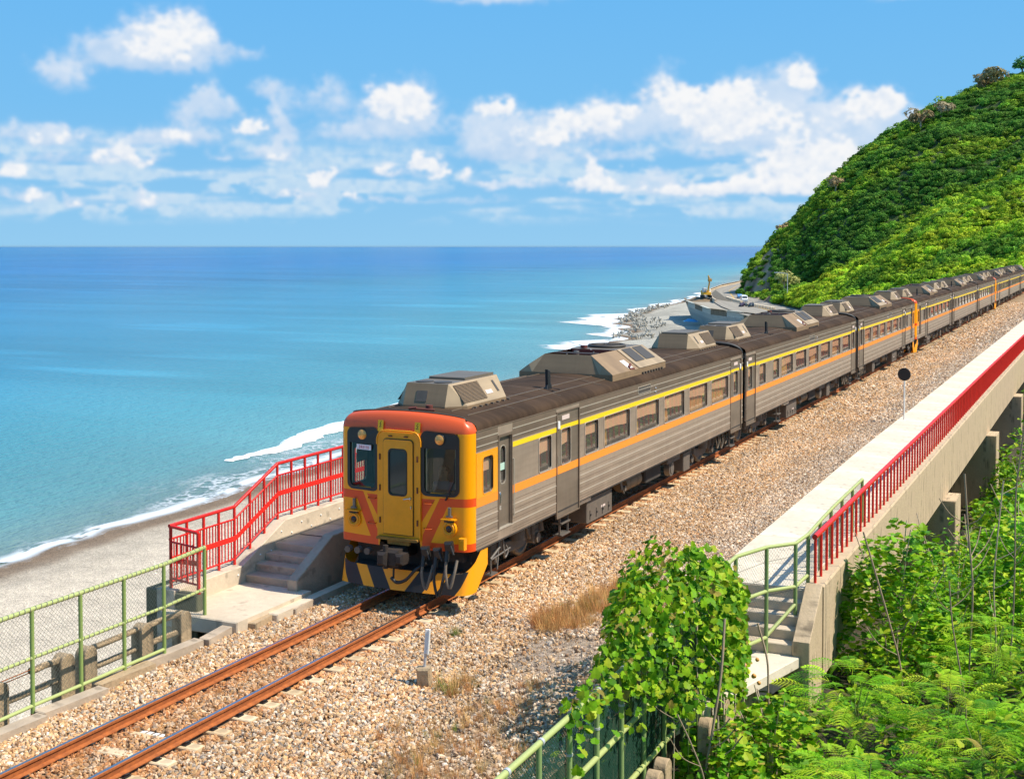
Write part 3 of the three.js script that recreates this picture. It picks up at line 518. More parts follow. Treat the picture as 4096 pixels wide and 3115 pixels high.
{ // red railing
  const t = thing('red_railing', 'bright red steel railing above the concrete stairs to the left of the train', 'railing');
  const X = -3.66, base = (S) => pwl([[-2.3, 0.33], [-0.24, 0.33], [1.23, 0.97], [20, 0.97]], S), Hh = 1.18;
  const posts = [-2.16, -1.7, -1.2, -0.74, -0.24, 0.27, 0.76, 1.23]; for (let S = 1.74; S < 12.6; S += 0.51) posts.push(S);
  posts.forEach((S, i) => { new MB().bar([X, base(S) - 0.02, -S], [X, base(S) + Hh, -S], i === 0 ? 0.032 : 0.03, 10).build('post', M.redPaint, t); });
  const brk = [-2.2, -0.24, 1.23, 12.6];
  for (let i = 0; i < 3; i++) {
    const a = brk[i], b = brk[i + 1], seg = (dy, r, nm) => new MB().bar([X, base(a) + dy, -a], [X, base(b) + dy, -b], r, 10).build(nm, M.redPaint, t);
    seg(Hh, 0.036, 'handrail'); seg(0.93, 0.02, 'upper_rail'); seg(0.13, 0.02, 'lower_rail');
    const A = [X + 0.035, 0, -a], B = [X + 0.035, 0, -b], y0 = base(a) + 0.55, y1 = base(b) + 0.55, h = 0.052;
    new MB().poly([[A[0], y0 - h, A[2]], [B[0], y1 - h, B[2]], [B[0], y1 + h, B[2]], [A[0], y0 + h, A[2]]]).poly([[A[0] - 0.012, y0 + h, A[2]], [B[0] - 0.012, y1 + h, B[2]], [B[0] - 0.012, y1 - h, B[2]], [A[0] - 0.012, y0 - h, A[2]]]).poly([[A[0], y0 + h, A[2]], [B[0], y1 + h, B[2]], [B[0] - 0.012, y1 + h, B[2]], [A[0] - 0.012, y0 + h, A[2]]]).build('flat_band', mat([0.78, 0.025, 0.015], { roughness: 0.5 }), t);
  }
  for (let i = 0; i + 1 < posts.length; i++) for (let k = 1; k < 5; k++) { const S = lerp(posts[i], posts[i + 1], k / 5); new MB().bar([X, base(S) + 0.13, -S], [X, base(S) + 0.93, -S], 0.0135, 6).build('baluster', M.redPaint, t); }
  // short return at the near end
  const Xe = -3.02, S0 = -2.16;
  new MB().bar([Xe, 0.28, -S0], [Xe, 0.33 + 1.1, -S0], 0.036, 10).build('post', M.redPaint, t);
  for (const [dy, r, nm] of [[Hh - 0.08, 0.034, 'handrail'], [0.82, 0.02, 'upper_rail'], [0.13, 0.02, 'lower_rail']]) new MB().bar([X, 0.33 + dy + (nm === 'handrail' ? 0.07 : 0.06), -S0], [Xe, 0.33 + dy, -S0], r, 10).build(nm, M.redPaint, t);
  for (let k = 1; k < 5; k++) { const x = lerp(X, Xe, k / 5); new MB().bar([x, 0.46, -S0], [x, 1.2, -S0], 0.0135, 6).build('baluster', M.redPaint, t); }
  new MB().box(X, Xe, 0.8, 0.9, -S0 - 0.03, -S0 - 0.042).build('flat_band', M.redPaint, t);
}
// ================= landward side: concrete footway on piers, red railing, stairs, green fence
const wx = (x, S) => x + walkShift(S);
function strip(S0, S1, n, f) { // prism along the footway: f(S) -> outline [[x,y]...] anticlockwise seen from the near end
  const g = []; const P = []; for (let i = 0; i <= n; i++) { const S = lerp(S0, S1, i / n); P.push(f(S).map((q) => [q[0], q[1], -S])); }
  const mb = new MB(), m = P[0].length;
  for (let i = 0; i < n; i++) for (let j = 0; j < m; j++) { const k = (j + 1) % m; mb.poly([P[i][j], P[i][k], P[i + 1][k], P[i + 1][j]]); }
  mb.poly([...P[0]].reverse()); mb.poly(P[n]); return mb.geo();
}
{
  const t = thing('concrete_footway', 'raised pale concrete footway with a red railing, carried on piers beside the track', 'footway');
  const joints = [4.05, 8.4, 15.6, 22.2, 29, 36, 43, 51, 60, 70, 81, 94, 110, 130, 155, 190];
  for (let i = 0; i + 1 < joints.length; i++) {
    const a = joints[i] + 0.008, b = joints[i + 1] - 0.008, n = Math.max(2, Math.round((b - a) / 5));
    part('deck_slab', strip(a, b, n, (S) => [[walkL(S) + 0 * S, -0.32], [wx(6.86, S), -0.32], [wx(6.86, S), 0.0], [walkL(S), 0.0 - 0.02]]), M.walk, t);
  }
  // the slab's skewed near end
  new MB().poly([[4.86, -0.02, -6.4], [4.86, -0.02, -4.04], [5.3, -0.01, -4.04]].reverse()).build('deck_edge', M.walk, t);
  const gj = [4.05, 19.2, 26.1, 41.8, 57, 73, 90, 110, 135, 165, 200];
  for (let i = 0; i + 1 < gj.length; i++) {
    const a = gj[i] + 0.012, b = gj[i + 1] - 0.012, n = Math.max(2, Math.round((b - a) / 5));
    part('girder', strip(a, b, n, (S) => [[wx(6.87, S), -1.7], [wx(7.2, S), -1.7], [wx(7.2, S), 0.06], [wx(7.17, S), 0.1], [wx(6.87, S), 0.1]]), M.wall, t);
  }
  for (const S of [24.2, 40.4, 57, 73, 90, 110]) { const x = wx(7.0, S); new MB().bev(x - 2.0, x + 0.62, -9, -1.705, -S + 0.75, -S - 0.75, 0.03).build('pier', M.wall, t); }
  part('retaining_wall', strip(4.2, 200, 60, (S) => [[walkL(S) + 0.15, -9], [walkL(S) + 0.45, -9], [walkL(S) + 0.45, -0.325], [walkL(S) + 0.15, -0.325]]), M.wall, t);
  // near end of the girder: sloping stair string and end wall
  const sg = new THREE.Shape(); [[2.92, -3.2], [2.92, -0.72], [4.06, 0.1], [4.06, -3.2]].forEach((p, i) => (i ? sg.lineTo(...p) : sg.moveTo(...p))); sg.closePath();
  let g = boxUV(clean(new THREE.ExtrudeGeometry(sg, { depth: 0.3, bevelEnabled: true, bevelSize: 0.014, bevelThickness: 0.014, bevelSegments: 1 }))); g.rotateY(Math.PI / 2); g.translate(6.86, 0, 0); part('stair_string', g, M.wall, t);
  const st = new MB();
  for (let i = 0; i < 5; i++) new MB().bev(5.2, 6.84, -1.6, -1 + 0.196 * (i + 1), -(2.95 + 0.28 * i), i === 4 ? -4.045 : -(2.95 + 0.28 * (i + 1)) + 0.004, 0.015).build('step', M.concrete, t);
  // landing slab, slightly askew
  const ls = new THREE.Shape(); [[6.98, 2.93], [5.0, 2.93], [5.0, -1.2], [5.9, -1.3]].forEach((p, i) => (i ? ls.lineTo(p[0], p[1]) : ls.moveTo(p[0], p[1]))); ls.closePath();
  g = boxUV(clean(new THREE.ExtrudeGeometry(ls, { depth: 0.17, bevelEnabled: true, bevelSize: 0.015, bevelThickness: 0.015, bevelSegments: 1 }))); g.rotateX(-Math.PI / 2); g.translate(0, -1.19, 0); part('landing', g, M.walk, t);
  new MB().bev(5.2, 6.35, -3.5, -1.21, -2.4, -0.2, 0.02).build('landing_support', M.oldConcrete, t);
}
{
  const t = thing('red_railing', 'long red railing along the outer edge of the pale footway on the right', 'railing');
  const X = (S) => wx(7.0, S), ht = (S) => 0.1 + 0.9;
  const g = new THREE.CylinderGeometry(0.03, 0.03, 0.88, 7), bars = [];
  for (let S = 4.2; S < 150; S += 0.56) bars.push(S);
  bars.forEach((S) => { const m = part('baluster', g, M.redPaint, t); m.position.set(X(S), 0.1 + 0.43, -S); });
  const pts = []; for (let S = 4.14; S <= 151; S += 6) pts.push([X(S), 1.02, -S]);
  const hr = new MB(); for (let i = 0; i + 1 < pts.length; i++) hr.bar(pts[i], pts[i + 1], 0.055, 12); hr.build('handrail', M.redPaint, t);
  new MB().bar([X(70.5) + 0.06, 0.2, -70.5], [X(70.5) + 0.06, 1.05, -70.5], 0.03, 6).build('yellow_ribbon', mat([0.8, 0.6, 0.05]), t, 'yellow ribbon tied to the railing');
}
{ // green fence: tall section at the stairs, then low along the footway
  const t = thing('green_fence', 'green pipe fence with wire mesh climbing the steps at the near end of the footway', 'fence');
  const P = [[6.05, 0.7, -1, 1.04], [6.05, 1.8, -1, 1.05], [6.35, 2.9, -1, 1.02], [6.74, 3.62, -0.5, 0.98], [6.86, 4.2, 0, 1.05], [6.83, 5.5, 0, 1.06], [6.8, 6.8, 0, 1.06], [6.79, 8.1, 0, 1.06], [6.79, 9.4, 0, 1.06], [6.79, 10.7, 0, 1.06]];
  P.forEach(([x, S, y, h]) => new MB().bar([x, y - 0.05, -S], [x, h, -S], 0.038, 10).build('post', mat([0.23, 0.33, 0.115], { map: T.paint, roughness: 0.5 }), t));
  for (let i = 0; i + 1 < P.length; i++) {
    const a = P[i], b = P[i + 1];
    new MB().bar([a[0], a[3], -a[1]], [b[0], b[3], -b[1]], 0.036, 10).build('top_rail', M.paleGreen, t);
    if (i < 4) new MB().bar([a[0], a[3] - 0.84, -a[1]], [b[0], b[3] - 0.84 + (i === 3 ? 0.04 : 0), -b[1]], 0.036, 10).build('middle_rail', M.paleGreen, t);
    if (i < 3) new MB().bar([a[0], -0.68, -a[1]], [b[0], i === 2 ? -0.2 : -0.7, -b[1]], 0.036, 10).build('lower_rail', M.paleGreen, t);
    part('wire_mesh', wirePanel([a[0] - 0.03, -a[1]], [b[0] - 0.03, -b[1]], i < 2 ? -0.68 : i === 2 ? -0.15 : Math.max(a[2], b[2]) + 0.05, 1.0, 0.085, 0.0021), M.wire, t).userData.kind = 'stuff';
  }
  const hw = new MB(); for (let i = 0; i < 4; i++) for (const y of [0.08, 0.42, 0.73]) hw.bar([P[i][0] - 0.03, y, -P[i][1]], [P[i + 1][0] - 0.03, y, -P[i + 1][1]], 0.005, 5); hw.build('tension_wires', M.wire, t).userData.kind = 'stuff';
}
{ // green fence on the near side, half swallowed by the vine
  const t = thing('green_fence', 'green pipe fence with dark green mesh running from the vine down to the bottom edge', 'fence');
  const Ss = [-9.4, -8.45, -7.5, -6.55, -5.6, -4.65, -3.7, -2.75, -1.8, -0.85, 0.1], x = (S) => 6.2 - 0.006 * (S + 6);
  Ss.forEach((S) => new MB().bar([x(S), -1.1, -S], [x(S), 0.92, -S], 0.038, 10).build('post', mat([0.27, 0.37, 0.135], { map: T.paint, roughness: 0.5 }), t));
  for (let i = 0; i + 1 < Ss.length; i++) {
    const a = Ss[i], b = Ss[i + 1];
    for (const [y, n] of [[0.92, 'top_rail'], [0.06, 'middle_rail'], [-0.75, 'lower_rail']]) new MB().bar([x(a), y, -a], [x(b), y, -b], 0.04, 10).build(n, M.paleGreen, t);
    part('chain_link', wirePanel([x(a) - 0.035, -a], [x(b) - 0.035, -b], -0.75, 0.9, 0.058, 0.0044), M.greenWire, t).userData.kind = 'stuff';
    const tie = new MB(); tie.cyl(x(a), 0.45, -a, 0.046, 0.03).cyl(x(a), 0.92, -a - 0.06, 0.048, 0.05, Math.PI / 2); tie.build('wire_ties', M.galv, t).userData.kind = 'stuff';
  }
  // old concrete posts beside it
  const t2 = thing('concrete_fence', 'broken pale concrete fence posts standing beside the green fence under the vine', 'fence');
  const post = (px, S, w, top, turn = 0) => { const s = new THREE.Shape(); s.moveTo(-w / 2, 0); s.lineTo(w / 2, 0); s.lineTo(w / 2, top); s.absarc(0, top, w / 2, 0, Math.PI); s.closePath(); const g = boxUV(clean(new THREE.ExtrudeGeometry(s, { depth: 0.16, bevelEnabled: true, bevelSize: 0.015, bevelThickness: 0.015, bevelSegments: 1 }))); g.rotateY(Math.PI / 2 + turn); g.translate(px, -1.9, -S); part('post', g, M.oldConcrete, t2); };
  post(6.62, -4.75, 0.26, 1.42); post(6.62, -4.4, 0.24, 1.47); post(6.75, -2.75, 0.24, 1.5); post(6.78, -2.0, 0.24, 1.55);
  new MB().add(bevBox(0.14, 0.12, 1.9, 0.02), mat4(6.9, -0.95, 2.2, 0.35, 0.1, 0.1)).build('fallen_rail', M.oldConcrete, t2);
}
{ // signal disc
  const t = thing('signal_marker', 'round black disc on a white pole beside the pale footway', 'railway sign', 4.99, 0, -30.6);
  new MB().bar([0, -0.2, 0], [0, 1.55, 0], 0.032, 10).build('pole', M.white, t);
  const s = new THREE.Shape(); s.absarc(0, 0, 0.245, 0, Math.PI * 2); const g = boxUV(clean(new THREE.ExtrudeGeometry(s, { depth: 0.02, bevelEnabled: true, bevelSize: 0.005, bevelThickness: 0.005, bevelSegments: 1, curveSegments: 32 }))); g.translate(0, 1.75, 0.03); g.rotateY(-0.12); part('disc', g, M.black, t);
  const r = new THREE.RingGeometry(0.225, 0.247, 32); r.translate(0, 1.75, 0.057); r.rotateY(-0.12); part('rim', boxUV(clean(r)), M.dark, t);
  const f = new MB().bev(-0.16, 0.1, -0.2, -0.02, -0.12, 0.12, 0.02).build('footing', M.concrete, t);
}
{ // track marker
  const t = thing('track_marker', 'thin white marker post leaning on a concrete block in the ballast', 'marker', 2.36, 0, 3.28);
  new MB().add(bevBox(0.22, 0.3, 0.2, 0.03), mat4(0, -0.12, 0, 0.05, 0.3, 0.06)).build('block', M.oldConcrete, t);
  new MB().bar([0.0, 0, 0], [0.02, 0.28, 0], 0.024, 8).build('pole', M.galv, t);
  new MB().add(bevBox(0.085, 0.4, 0.035, 0.008), mat4(0.05, 0.44, 0.0, 0, 0.5, -0.07)).add(bevBox(0.02, 0.4, 0.05, 0.006), mat4(0.08, 0.44, 0.012, 0, 0.5, -0.07)).build('plate', M.white, t);
}
// ================= the train: nine diesel railcars in sets of three
const HW = 1.44, LEN = 19.7;
const TM = {
  steel: mat([0.50, 0.395, 0.30], { map: T.metal, roughness: 0.42, metalness: 0.45, bumpMap: T.grainBump, bumpScale: 0.0008 }),
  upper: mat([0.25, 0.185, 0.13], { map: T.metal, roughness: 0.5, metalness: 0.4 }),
  door: mat([0.27, 0.215, 0.16], { map: T.metal, roughness: 0.45, metalness: 0.4 }),
  trim: mat([0.62, 0.55, 0.45], { roughness: 0.35, metalness: 0.5 }),
  roof: new THREE.MeshPhysicalMaterial({ color: lin(0.088, 0.055, 0.034), map: T.roof, roughness: 0.95, specularIntensity: 0.35, side: THREE.DoubleSide, bumpMap: T.grainBump, bumpScale: 0.003 }),
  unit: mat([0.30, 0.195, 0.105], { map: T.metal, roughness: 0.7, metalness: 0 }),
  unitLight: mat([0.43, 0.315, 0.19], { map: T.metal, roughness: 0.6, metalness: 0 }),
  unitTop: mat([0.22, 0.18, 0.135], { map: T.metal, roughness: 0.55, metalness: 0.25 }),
  louvre: mat([0.06, 0.05, 0.04], { roughness: 0.6 }),
  yellow: mat([0.95, 0.355, 0.003], { roughness: 0.32, map: T.paint }),
  stripeY: mat([0.86, 0.58, 0.004], { roughness: 0.4 }),
  orange: mat([0.95, 0.275, 0.018], { roughness: 0.4 }),
  capOrange: mat([0.66, 0.11, 0.012], { roughness: 0.35, map: T.paint }),
  inside: mat([0.06, 0.05, 0.042], { roughness: 0.9 }),
  cab: mat([0.075, 0.13, 0.11], { roughness: 0.8 }),
  upper_sheet: mat([0.62, 0.475, 0.36], { roughness: 1 }),  // tan sheet behind the panes, standing in for their pale upper halves
  curtain: mat([0.50, 0.33, 0.12], { roughness: 1 }),
  under: mat([0.055, 0.045, 0.037], { roughness: 0.85, map: T.grain }),
  box: mat([0.16, 0.125, 0.095], { roughness: 0.7, map: T.grain }),
  wheel: mat([0.20, 0.175, 0.15], { roughness: 0.5, metalness: 0.5 }),
  hose: mat([0.02, 0.018, 0.016], { roughness: 0.5 }),
  hoseDust: mat([0.16, 0.125, 0.09], { roughness: 0.8 }),
  gasket: mat([0.012, 0.012, 0.013], { roughness: 0.35 }),
  red: mat([0.13, 0.03, 0.018], { roughness: 0.7 }),
  sign: mat([0.66, 0.52, 0.46], { roughness: 0.5 }),
  chrome: mat([0.6, 0.6, 0.6], { roughness: 0.2, metalness: 0.9 }),
  pane: new THREE.MeshPhysicalMaterial({ color: lin(0.86, 0.74, 0.62), transmission: 1, thickness: 0, roughness: 0.02, metalness: 0.1, ior: 1.52, side: THREE.DoubleSide }),
  glass: new THREE.MeshPhysicalMaterial({ color: lin(0.62, 0.72, 0.68), transmission: 1, thickness: 0, roughness: 0.02, ior: 1.6, side: THREE.DoubleSide }),
  lamp: new THREE.MeshPhysicalMaterial({ color: lin(0.75, 0.33, 0.06), roughness: 0.12, metalness: 0.35, clearcoat: 1 }),
};
const LIVERY = canvasTex(1024, 1024, (c) => {                        // paint on the nose: x -1.6..1.6, y 0.95..3.65
  const X = (x) => (x + 1.6) / 3.2 * 1024, Y = (y) => 1024 - (y - 0.95) / 2.7 * 1024, P = (col, pts) => { c.fillStyle = col; c.beginPath(); pts.forEach((p, i) => (i ? c.lineTo(X(p[0]), Y(p[1])) : c.moveTo(X(p[0]), Y(p[1])))); c.fill(); };
  c.fillStyle = 'rgb(249,160,3)'; c.fillRect(0, 0, 1024, 1024);
  const O = 'rgb(226,78,22)';
  P('rgb(214,86,34)', [[-1.6, 3.215], [1.6, 3.215], [1.6, 3.7], [-1.6, 3.7]]);
  for (const s of [-1, 1]) {
    P(O, [[s * 1.6, 1.0], [s * 1.6, 1.15], [s * 0.66, 1.15], [s * 0.985, 1.84], [s * 1.6, 1.84], [s * 1.6, 2.0], [s * 0.84, 2.0], [s * 0.49, 1.28], [s * 0.47, 1.0]]);
    P(O, [[s * 0.47, 1.97], [s * 0.75, 1.97], [s * 0.47, 1.52]]);
  }
  for (let i = 0; i < 900; i++) { const a = hash2(i, 3), b = hash2(i, 9); c.fillStyle = `rgba(70,40,10,${0.03 + 0.05 * hash2(i, 4)})`; c.fillRect(a * 1024, b * 1024, 1 + 3 * hash2(i, 5), 2 + 14 * hash2(i, 6)); }
});
TM.nose = new THREE.MeshStandardMaterial({ map: LIVERY, roughness: 0.34, side: THREE.DoubleSide });
const CHEVRON = canvasTex(1024, 256, (c) => {                        // snow plough: arc length -2.2..2.2, y 0.15..1.05
  const X = (x) => (x + 2.2) / 4.4 * 1024, Y = (y) => 256 - (y - 0.15) / 0.9 * 256; c.fillStyle = 'rgb(249,160,3)'; c.fillRect(0, 0, 1024, 256); c.fillStyle = 'rgb(38,32,28)';
  const st = (x0, x1, s) => { c.beginPath(); [[x0, 0.1], [x1, 0.1], [x1 - s * 0.30, 0.62], [x0 - s * 0.30, 0.62]].forEach((p, i) => (i ? c.lineTo(X(p[0]), Y(p[1])) : c.moveTo(X(p[0]), Y(p[1])))); c.fill(); };
  st(-0.92, -0.60, 1); st(-0.38, -0.07, 1); st(0.07, 0.38, -1); st(0.60, 0.92, -1);
  c.beginPath(); [[-1.5, 0.1], [-1.3, 0.1], [-1.62, 1.1], [-2.2, 1.1], [-2.2, 0.1]].forEach((p, i) => (i ? c.lineTo(X(p[0]), Y(p[1])) : c.moveTo(X(p[0]), Y(p[1])))); 
});
TM.plough = new THREE.MeshStandardMaterial({ map: CHEVRON, roughness: 0.5, side: THREE.DoubleSide });
const NUMBER = canvasTex(256, 64, (c) => { c.fillStyle = 'rgb(226,214,218)'; c.fillRect(0, 0, 256, 64); c.fillStyle = 'rgb(176,40,62)'; c.font = 'bold 50px sans-serif'; c.textAlign = 'center'; c.textBaseline = 'middle'; c.fillText('DR3118', 128, 34, 236); });
const BOLT = canvasTex(64, 128, (c) => { c.fillStyle = 'rgb(238,182,16)'; c.fillRect(0, 0, 64, 128); c.strokeStyle = 'rgb(30,24,12)'; c.lineWidth = 6; c.beginPath(); c.moveTo(38, 14); c.lineTo(22, 44); c.lineTo(38, 48); c.lineTo(20, 78); c.lineTo(44, 72); c.stroke(); c.fillRect(8, 96, 48, 5); });

// side walls lie in the plane x = +-HW; l runs from the cab (0) to the gangway (LEN)
const toSide = (g, side, off = 0) => { g.rotateY(Math.PI / 2); g.translate(side > 0 ? HW - 0.04 + off : -HW - off, 0, 0); return g; };
function ring(x0, y0, x1, y1, r, w, depth) { const s = rr(x0 - w, y0 - w, x1 + w, y1 + w, r + w); hole(s, x0, y0, x1, y1, r); return new THREE.ExtrudeGeometry(s, { depth, bevelEnabled: false, curveSegments: 6 }); }
function curtainGeo(l0, l1, y0, y1, side) { return grid(Math.max(6, Math.round((l1 - l0) * 40)), 4, (u, v) => { const l = lerp(l0, l1, u), wv = 0.022 * Math.sin(l * 42 + Math.sin(v * 3)) + 0.01 * Math.sin(l * 95); return [side * (HW - 0.145 - 0.03 * v) + wv, lerp(y0, y1, v), -l]; }); }
function sideDetail(car, side, opt) {
  const { wins, doors, cabDoor, l0, seed } = opt, R = rng(seed);
  const s = new THREE.Shape(); const dy = 0.86;
  s.moveTo(l0, 1.0);
  const cuts = [...doors].sort((a, b) => a[0] - b[0]);
  for (const [a, b] of cuts) { s.lineTo(a - 0.05, 1.0); s.lineTo(a - 0.05, 3.14); s.lineTo(b + 0.05, 3.14); s.lineTo(b + 0.05, 1.0); }
  s.lineTo(LEN, 1.0); s.lineTo(LEN, 3.24); s.lineTo(l0, 3.24); s.closePath();
  for (const [a, b, y0, y1] of wins) hole(s, a, y0, b, y1, 0.07);
  if (cabDoor) hole(s, cabDoor[0], 1.21, cabDoor[1], 3.0, 0.012);
  const wall = boxUV(clean(new THREE.ExtrudeGeometry(s, { depth: 0.04, bevelEnabled: false, curveSegments: 5 }))); part('side_panel', toSide(wall, side), TM.steel, car);
  const gaps = [...cuts.map((d) => [d[0] - 0.05, d[1] + 0.05]), ...(cabDoor ? [[cabDoor[0] - 0.06, cabDoor[1] + 0.05]] : [])].sort((a, b) => a[0] - b[0]);
  const runs = (a, b, f) => { let p = a; for (const [g0, g1] of gaps) { if (g0 > p) f(p, g0); p = Math.max(p, g1); } if (p < b) f(p, b); };
  const xs = side * HW, B = (mb, a, b, y0, y1, t) => mb.box(xs, xs + side * t, y0, y1, -a, -b);
  const ribs = new MB(); for (const y of [1.2, 1.39, 1.575, 2.95, 3.1]) runs(l0, LEN, (a, b) => B(ribs, a, b, y - 0.009, y + 0.009, 0.009)); ribs.build('trim_lines', TM.trim, car); const cant = new MB(); runs(l0, LEN, (a, b) => B(cant, a, b, 2.86, 3.235, 0.002)); cant.build('cantrail_shade_strip', TM.upper, car);  // upper strip coloured darker to paint in the dim sky reflection there
  const fine = new MB(); for (const y of [1.06, 1.11, 1.295, 1.48, 1.67, 3.03, 3.18]) runs(l0, LEN, (a, b) => B(fine, a, b, y - 0.004, y + 0.004, 0.005)); fine.build('panel_ribs', TM.upper, car);
  const ys = new MB(), os = new MB(); runs(opt.cab ? 1.4 : l0, LEN, (a, b) => B(ys, a, b, 2.73, 2.83, 0.004)); runs(l0, LEN, (a, b) => B(os, a, b, 1.8, 1.965, 0.004));
  ys.build('yellow_stripe', TM.stripeY, car); os.build('orange_stripe', TM.orange, car);
  if (opt.cab) { // yellow panel round the cab side window
    const p = rr(l0, 1.967, cabDoor[0] - 0.07, 2.83, 0.01); hole(p, 0.68, 2.02, 1.12, 2.72, 0.08); part('cab_panel', toSide(boxUV(clean(new THREE.ExtrudeGeometry(p, { depth: 0.006, bevelEnabled: false }))), side, side > 0 ? 0.04 : 0.006), TM.yellow, car);
  }
  // windows
  wins.forEach(([a, b, y0, y1, kind], i) => {
    const f = part('window', toSide(boxUV(clean(ring(a, y0, b, y1, 0.07, 0.018, 0.012))), side, side > 0 ? 0.04 : 0.012), kind === 'cab' ? TM.yellow : TM.trim, car);
    const pane = new THREE.PlaneGeometry(b - a + 0.03, y1 - y0 + 0.03); pane.rotateY(side * Math.PI / 2); pane.rotateZ(side * 0.03); pane.translate(xs - side * 0.036, (y0 + y1) / 2, -(a + b) / 2); part('pane', pane, TM.pane, f);
    const dk = new MB(); B(dk, b - 0.014, b + 0.002, y0 + 0.05, y1 - 0.03, -0.02); part('gasket', dk.geo(), TM.gasket, f);
    const cutY = y0 + (y1 - y0) * (0.5 + 0.14 * (R() - 0.5)), ph = R() * 6; part('upper_sheet', grid(12, 1, (u, v) => { const l = lerp(a + 0.01, b - 0.02, u); return [xs - side * 0.075, lerp(cutY + 0.035 * Math.sin(l * 1.7 + ph) + 0.006 * Math.sin(l * 7 + ph), y1 - 0.005, v), -l]; }), TM.upper_sheet, f);
    if (kind === 'cab') return;
    const w = b - a;
    if (kind === 'toilet') { const bl = new MB(); bl.box(xs - side * 0.09, xs - side * 0.1, y1 - 0.3, y1 - 0.2, -a, -b); part('upper_sheet', bl.geo(), M.white, f); return; }
    if (w > 1) { const parts_ = opt.curt[i % opt.curt.length]; for (const [u0, u1] of parts_) part('curtain', curtainGeo(lerp(a, b, u0), lerp(a, b, u1), y0 - 0.02, y1 + 0.03, side), TM.curtain, f); }
  });
  // passenger doors
  doors.forEach(([a, b], di) => {
    const ds = rr(a, 0.87, b, 3.12, 0.02); const wa = di % 2 ? b - 0.85 : a + 0.25, wb = wa + 0.53; hole(ds, wa, 1.98, wb, 2.75, 0.07);
    const d = part('door', toSide(boxUV(clean(new THREE.ExtrudeGeometry(ds, { depth: 0.03, bevelEnabled: false, curveSegments: 5 }))), side, side > 0 ? 0.0 : -0.012), TM.door, car);
    const fr = new MB(); for (const l of [a - 0.03, b + 0.03]) fr.box(xs - side * 0.02, xs + side * 0.016, 0.85, 3.15, -(l - 0.022), -(l + 0.022)); fr.box(xs - side * 0.02, xs + side * 0.018, 3.125, 3.155, -(a - 0.05), -(b + 0.05)); fr.box(xs - side * 0.02, xs + side * 0.02, 0.84, 0.868, -(a - 0.04), -(b + 0.04)); part('door_frame', fr.geo(), TM.upper, d);
    const k = side * 0.0; const sY = new MB(), sO = new MB(), z = xs - side * 0.009; sY.box(z, z + side * 0.003, 2.752, 2.84, -a - (di % 2 ? 0 : 0.18), -b + (di % 2 ? 0.18 : 0)); sO.box(z, z + side * 0.003, 1.8, 1.965, -a, -b); part('yellow_stripe', sY.geo(), TM.stripeY, d); part('orange_stripe', sO.geo(), TM.orange, d);
    const wf = toSide(boxUV(clean(ring(wa, 1.98, wb, 2.75, 0.07, 0.02, 0.012))), side, side > 0 ? 0.025 : 0); part('window_frame', wf, TM.trim, d);
    const pane = new THREE.PlaneGeometry(wb - wa + 0.02, 0.79); pane.rotateY(side * Math.PI / 2); pane.rotateZ(side * 0.03); pane.translate(xs - side * 0.045, 2.365, -(wa + wb) / 2); part('pane', pane, TM.pane, d); part('upper_sheet', grid(6, 1, (u, v) => [xs - side * 0.085, lerp(2.36 + 0.06 * u, 2.745, v), -lerp(wa, wb, u)]), TM.upper_sheet, d);
    const pl = new MB(); const pa = di % 2 ? b - 0.8 : a + 0.28; pl.box(z, z + side * 0.006, 2.95, 3.045, -pa, -(pa + 0.42)); part('sign_plate', pl.geo(), TM.sign, d, 'pale sign plate above the door window');
    const li = new MB(); const la = di % 2 ? b - 0.13 : a + 0.02; li.bev(Math.min(z, z + side * 0.03), Math.max(z, z + side * 0.03), 2.79, 2.95, -la, -(la + 0.11), 0.008); part('indicator', li.geo(), M.white, d);
    const hd = new MB(); hd.bar([z + side * 0.01, 2.05, -(a + 0.07)], [z + side * 0.01, 2.2, -(a + 0.07)], 0.008, 6); part('handle', hd.geo(), TM.trim, d);
  });
  if (cabDoor) {
    const [a, b] = cabDoor, c = (a + b) / 2, z = xs - side * 0.075, ds = rr(a, 1.22, b, 3.0, 0.01); const wl = c - 0.12, wr = c + 0.12; hole(ds, wl, 2.06, wr, 2.8, 0.1);
    const d = part('cab_door', toSide(boxUV(clean(new THREE.ExtrudeGeometry(ds, { depth: 0.03, bevelEnabled: false, curveSegments: 6 }))), side, side > 0 ? -0.045 : -0.085), TM.door, car);
    const fr = new MB(); fr.box(xs - side * 0.1, xs + side * 0.012, 1.2, 3.05, -(a - 0.055), -(a - 0.002)); fr.box(xs - side * 0.1, xs + side * 0.012, 1.2, 3.05, -(b + 0.002), -(b + 0.04)); fr.box(xs - side * 0.1, xs + side * 0.014, 3.0, 3.05, -(a - 0.055), -(b + 0.04)); part('door_frame', fr.geo(), TM.upper, d);
    const sl = new MB(); sl.box(xs - side * 0.1, xs + side * 0.02, 1.19, 1.212, -(a - 0.06), -(b + 0.05)); part('sill', sl.geo(), TM.trim, d);
    const sY = new MB(), sO = new MB(); sY.box(z, z + side * 0.004, 2.73, 2.83, -a, -(c - 0.12)); sY.box(z, z + side * 0.004, 2.73, 2.83, -(c + 0.12), -b); sO.box(z, z + side * 0.004, 1.8, 1.965, -(a + 0.2), -b); part('yellow_stripe', sY.geo(), TM.stripeY, d); part('orange_stripe', sO.geo(), TM.orange, d);
    const pane = new THREE.PlaneGeometry(0.27, 0.77); pane.rotateY(side * Math.PI / 2); pane.translate(z - side * 0.02, 2.43, -c); part('pane', pane, TM.pane, d);
    part('window_frame', toSide(boxUV(clean(ring(wl, 2.06, wr, 2.8, 0.1, 0.016, 0.014))), side, side > 0 ? -0.025 : -0.07), TM.trim, d);
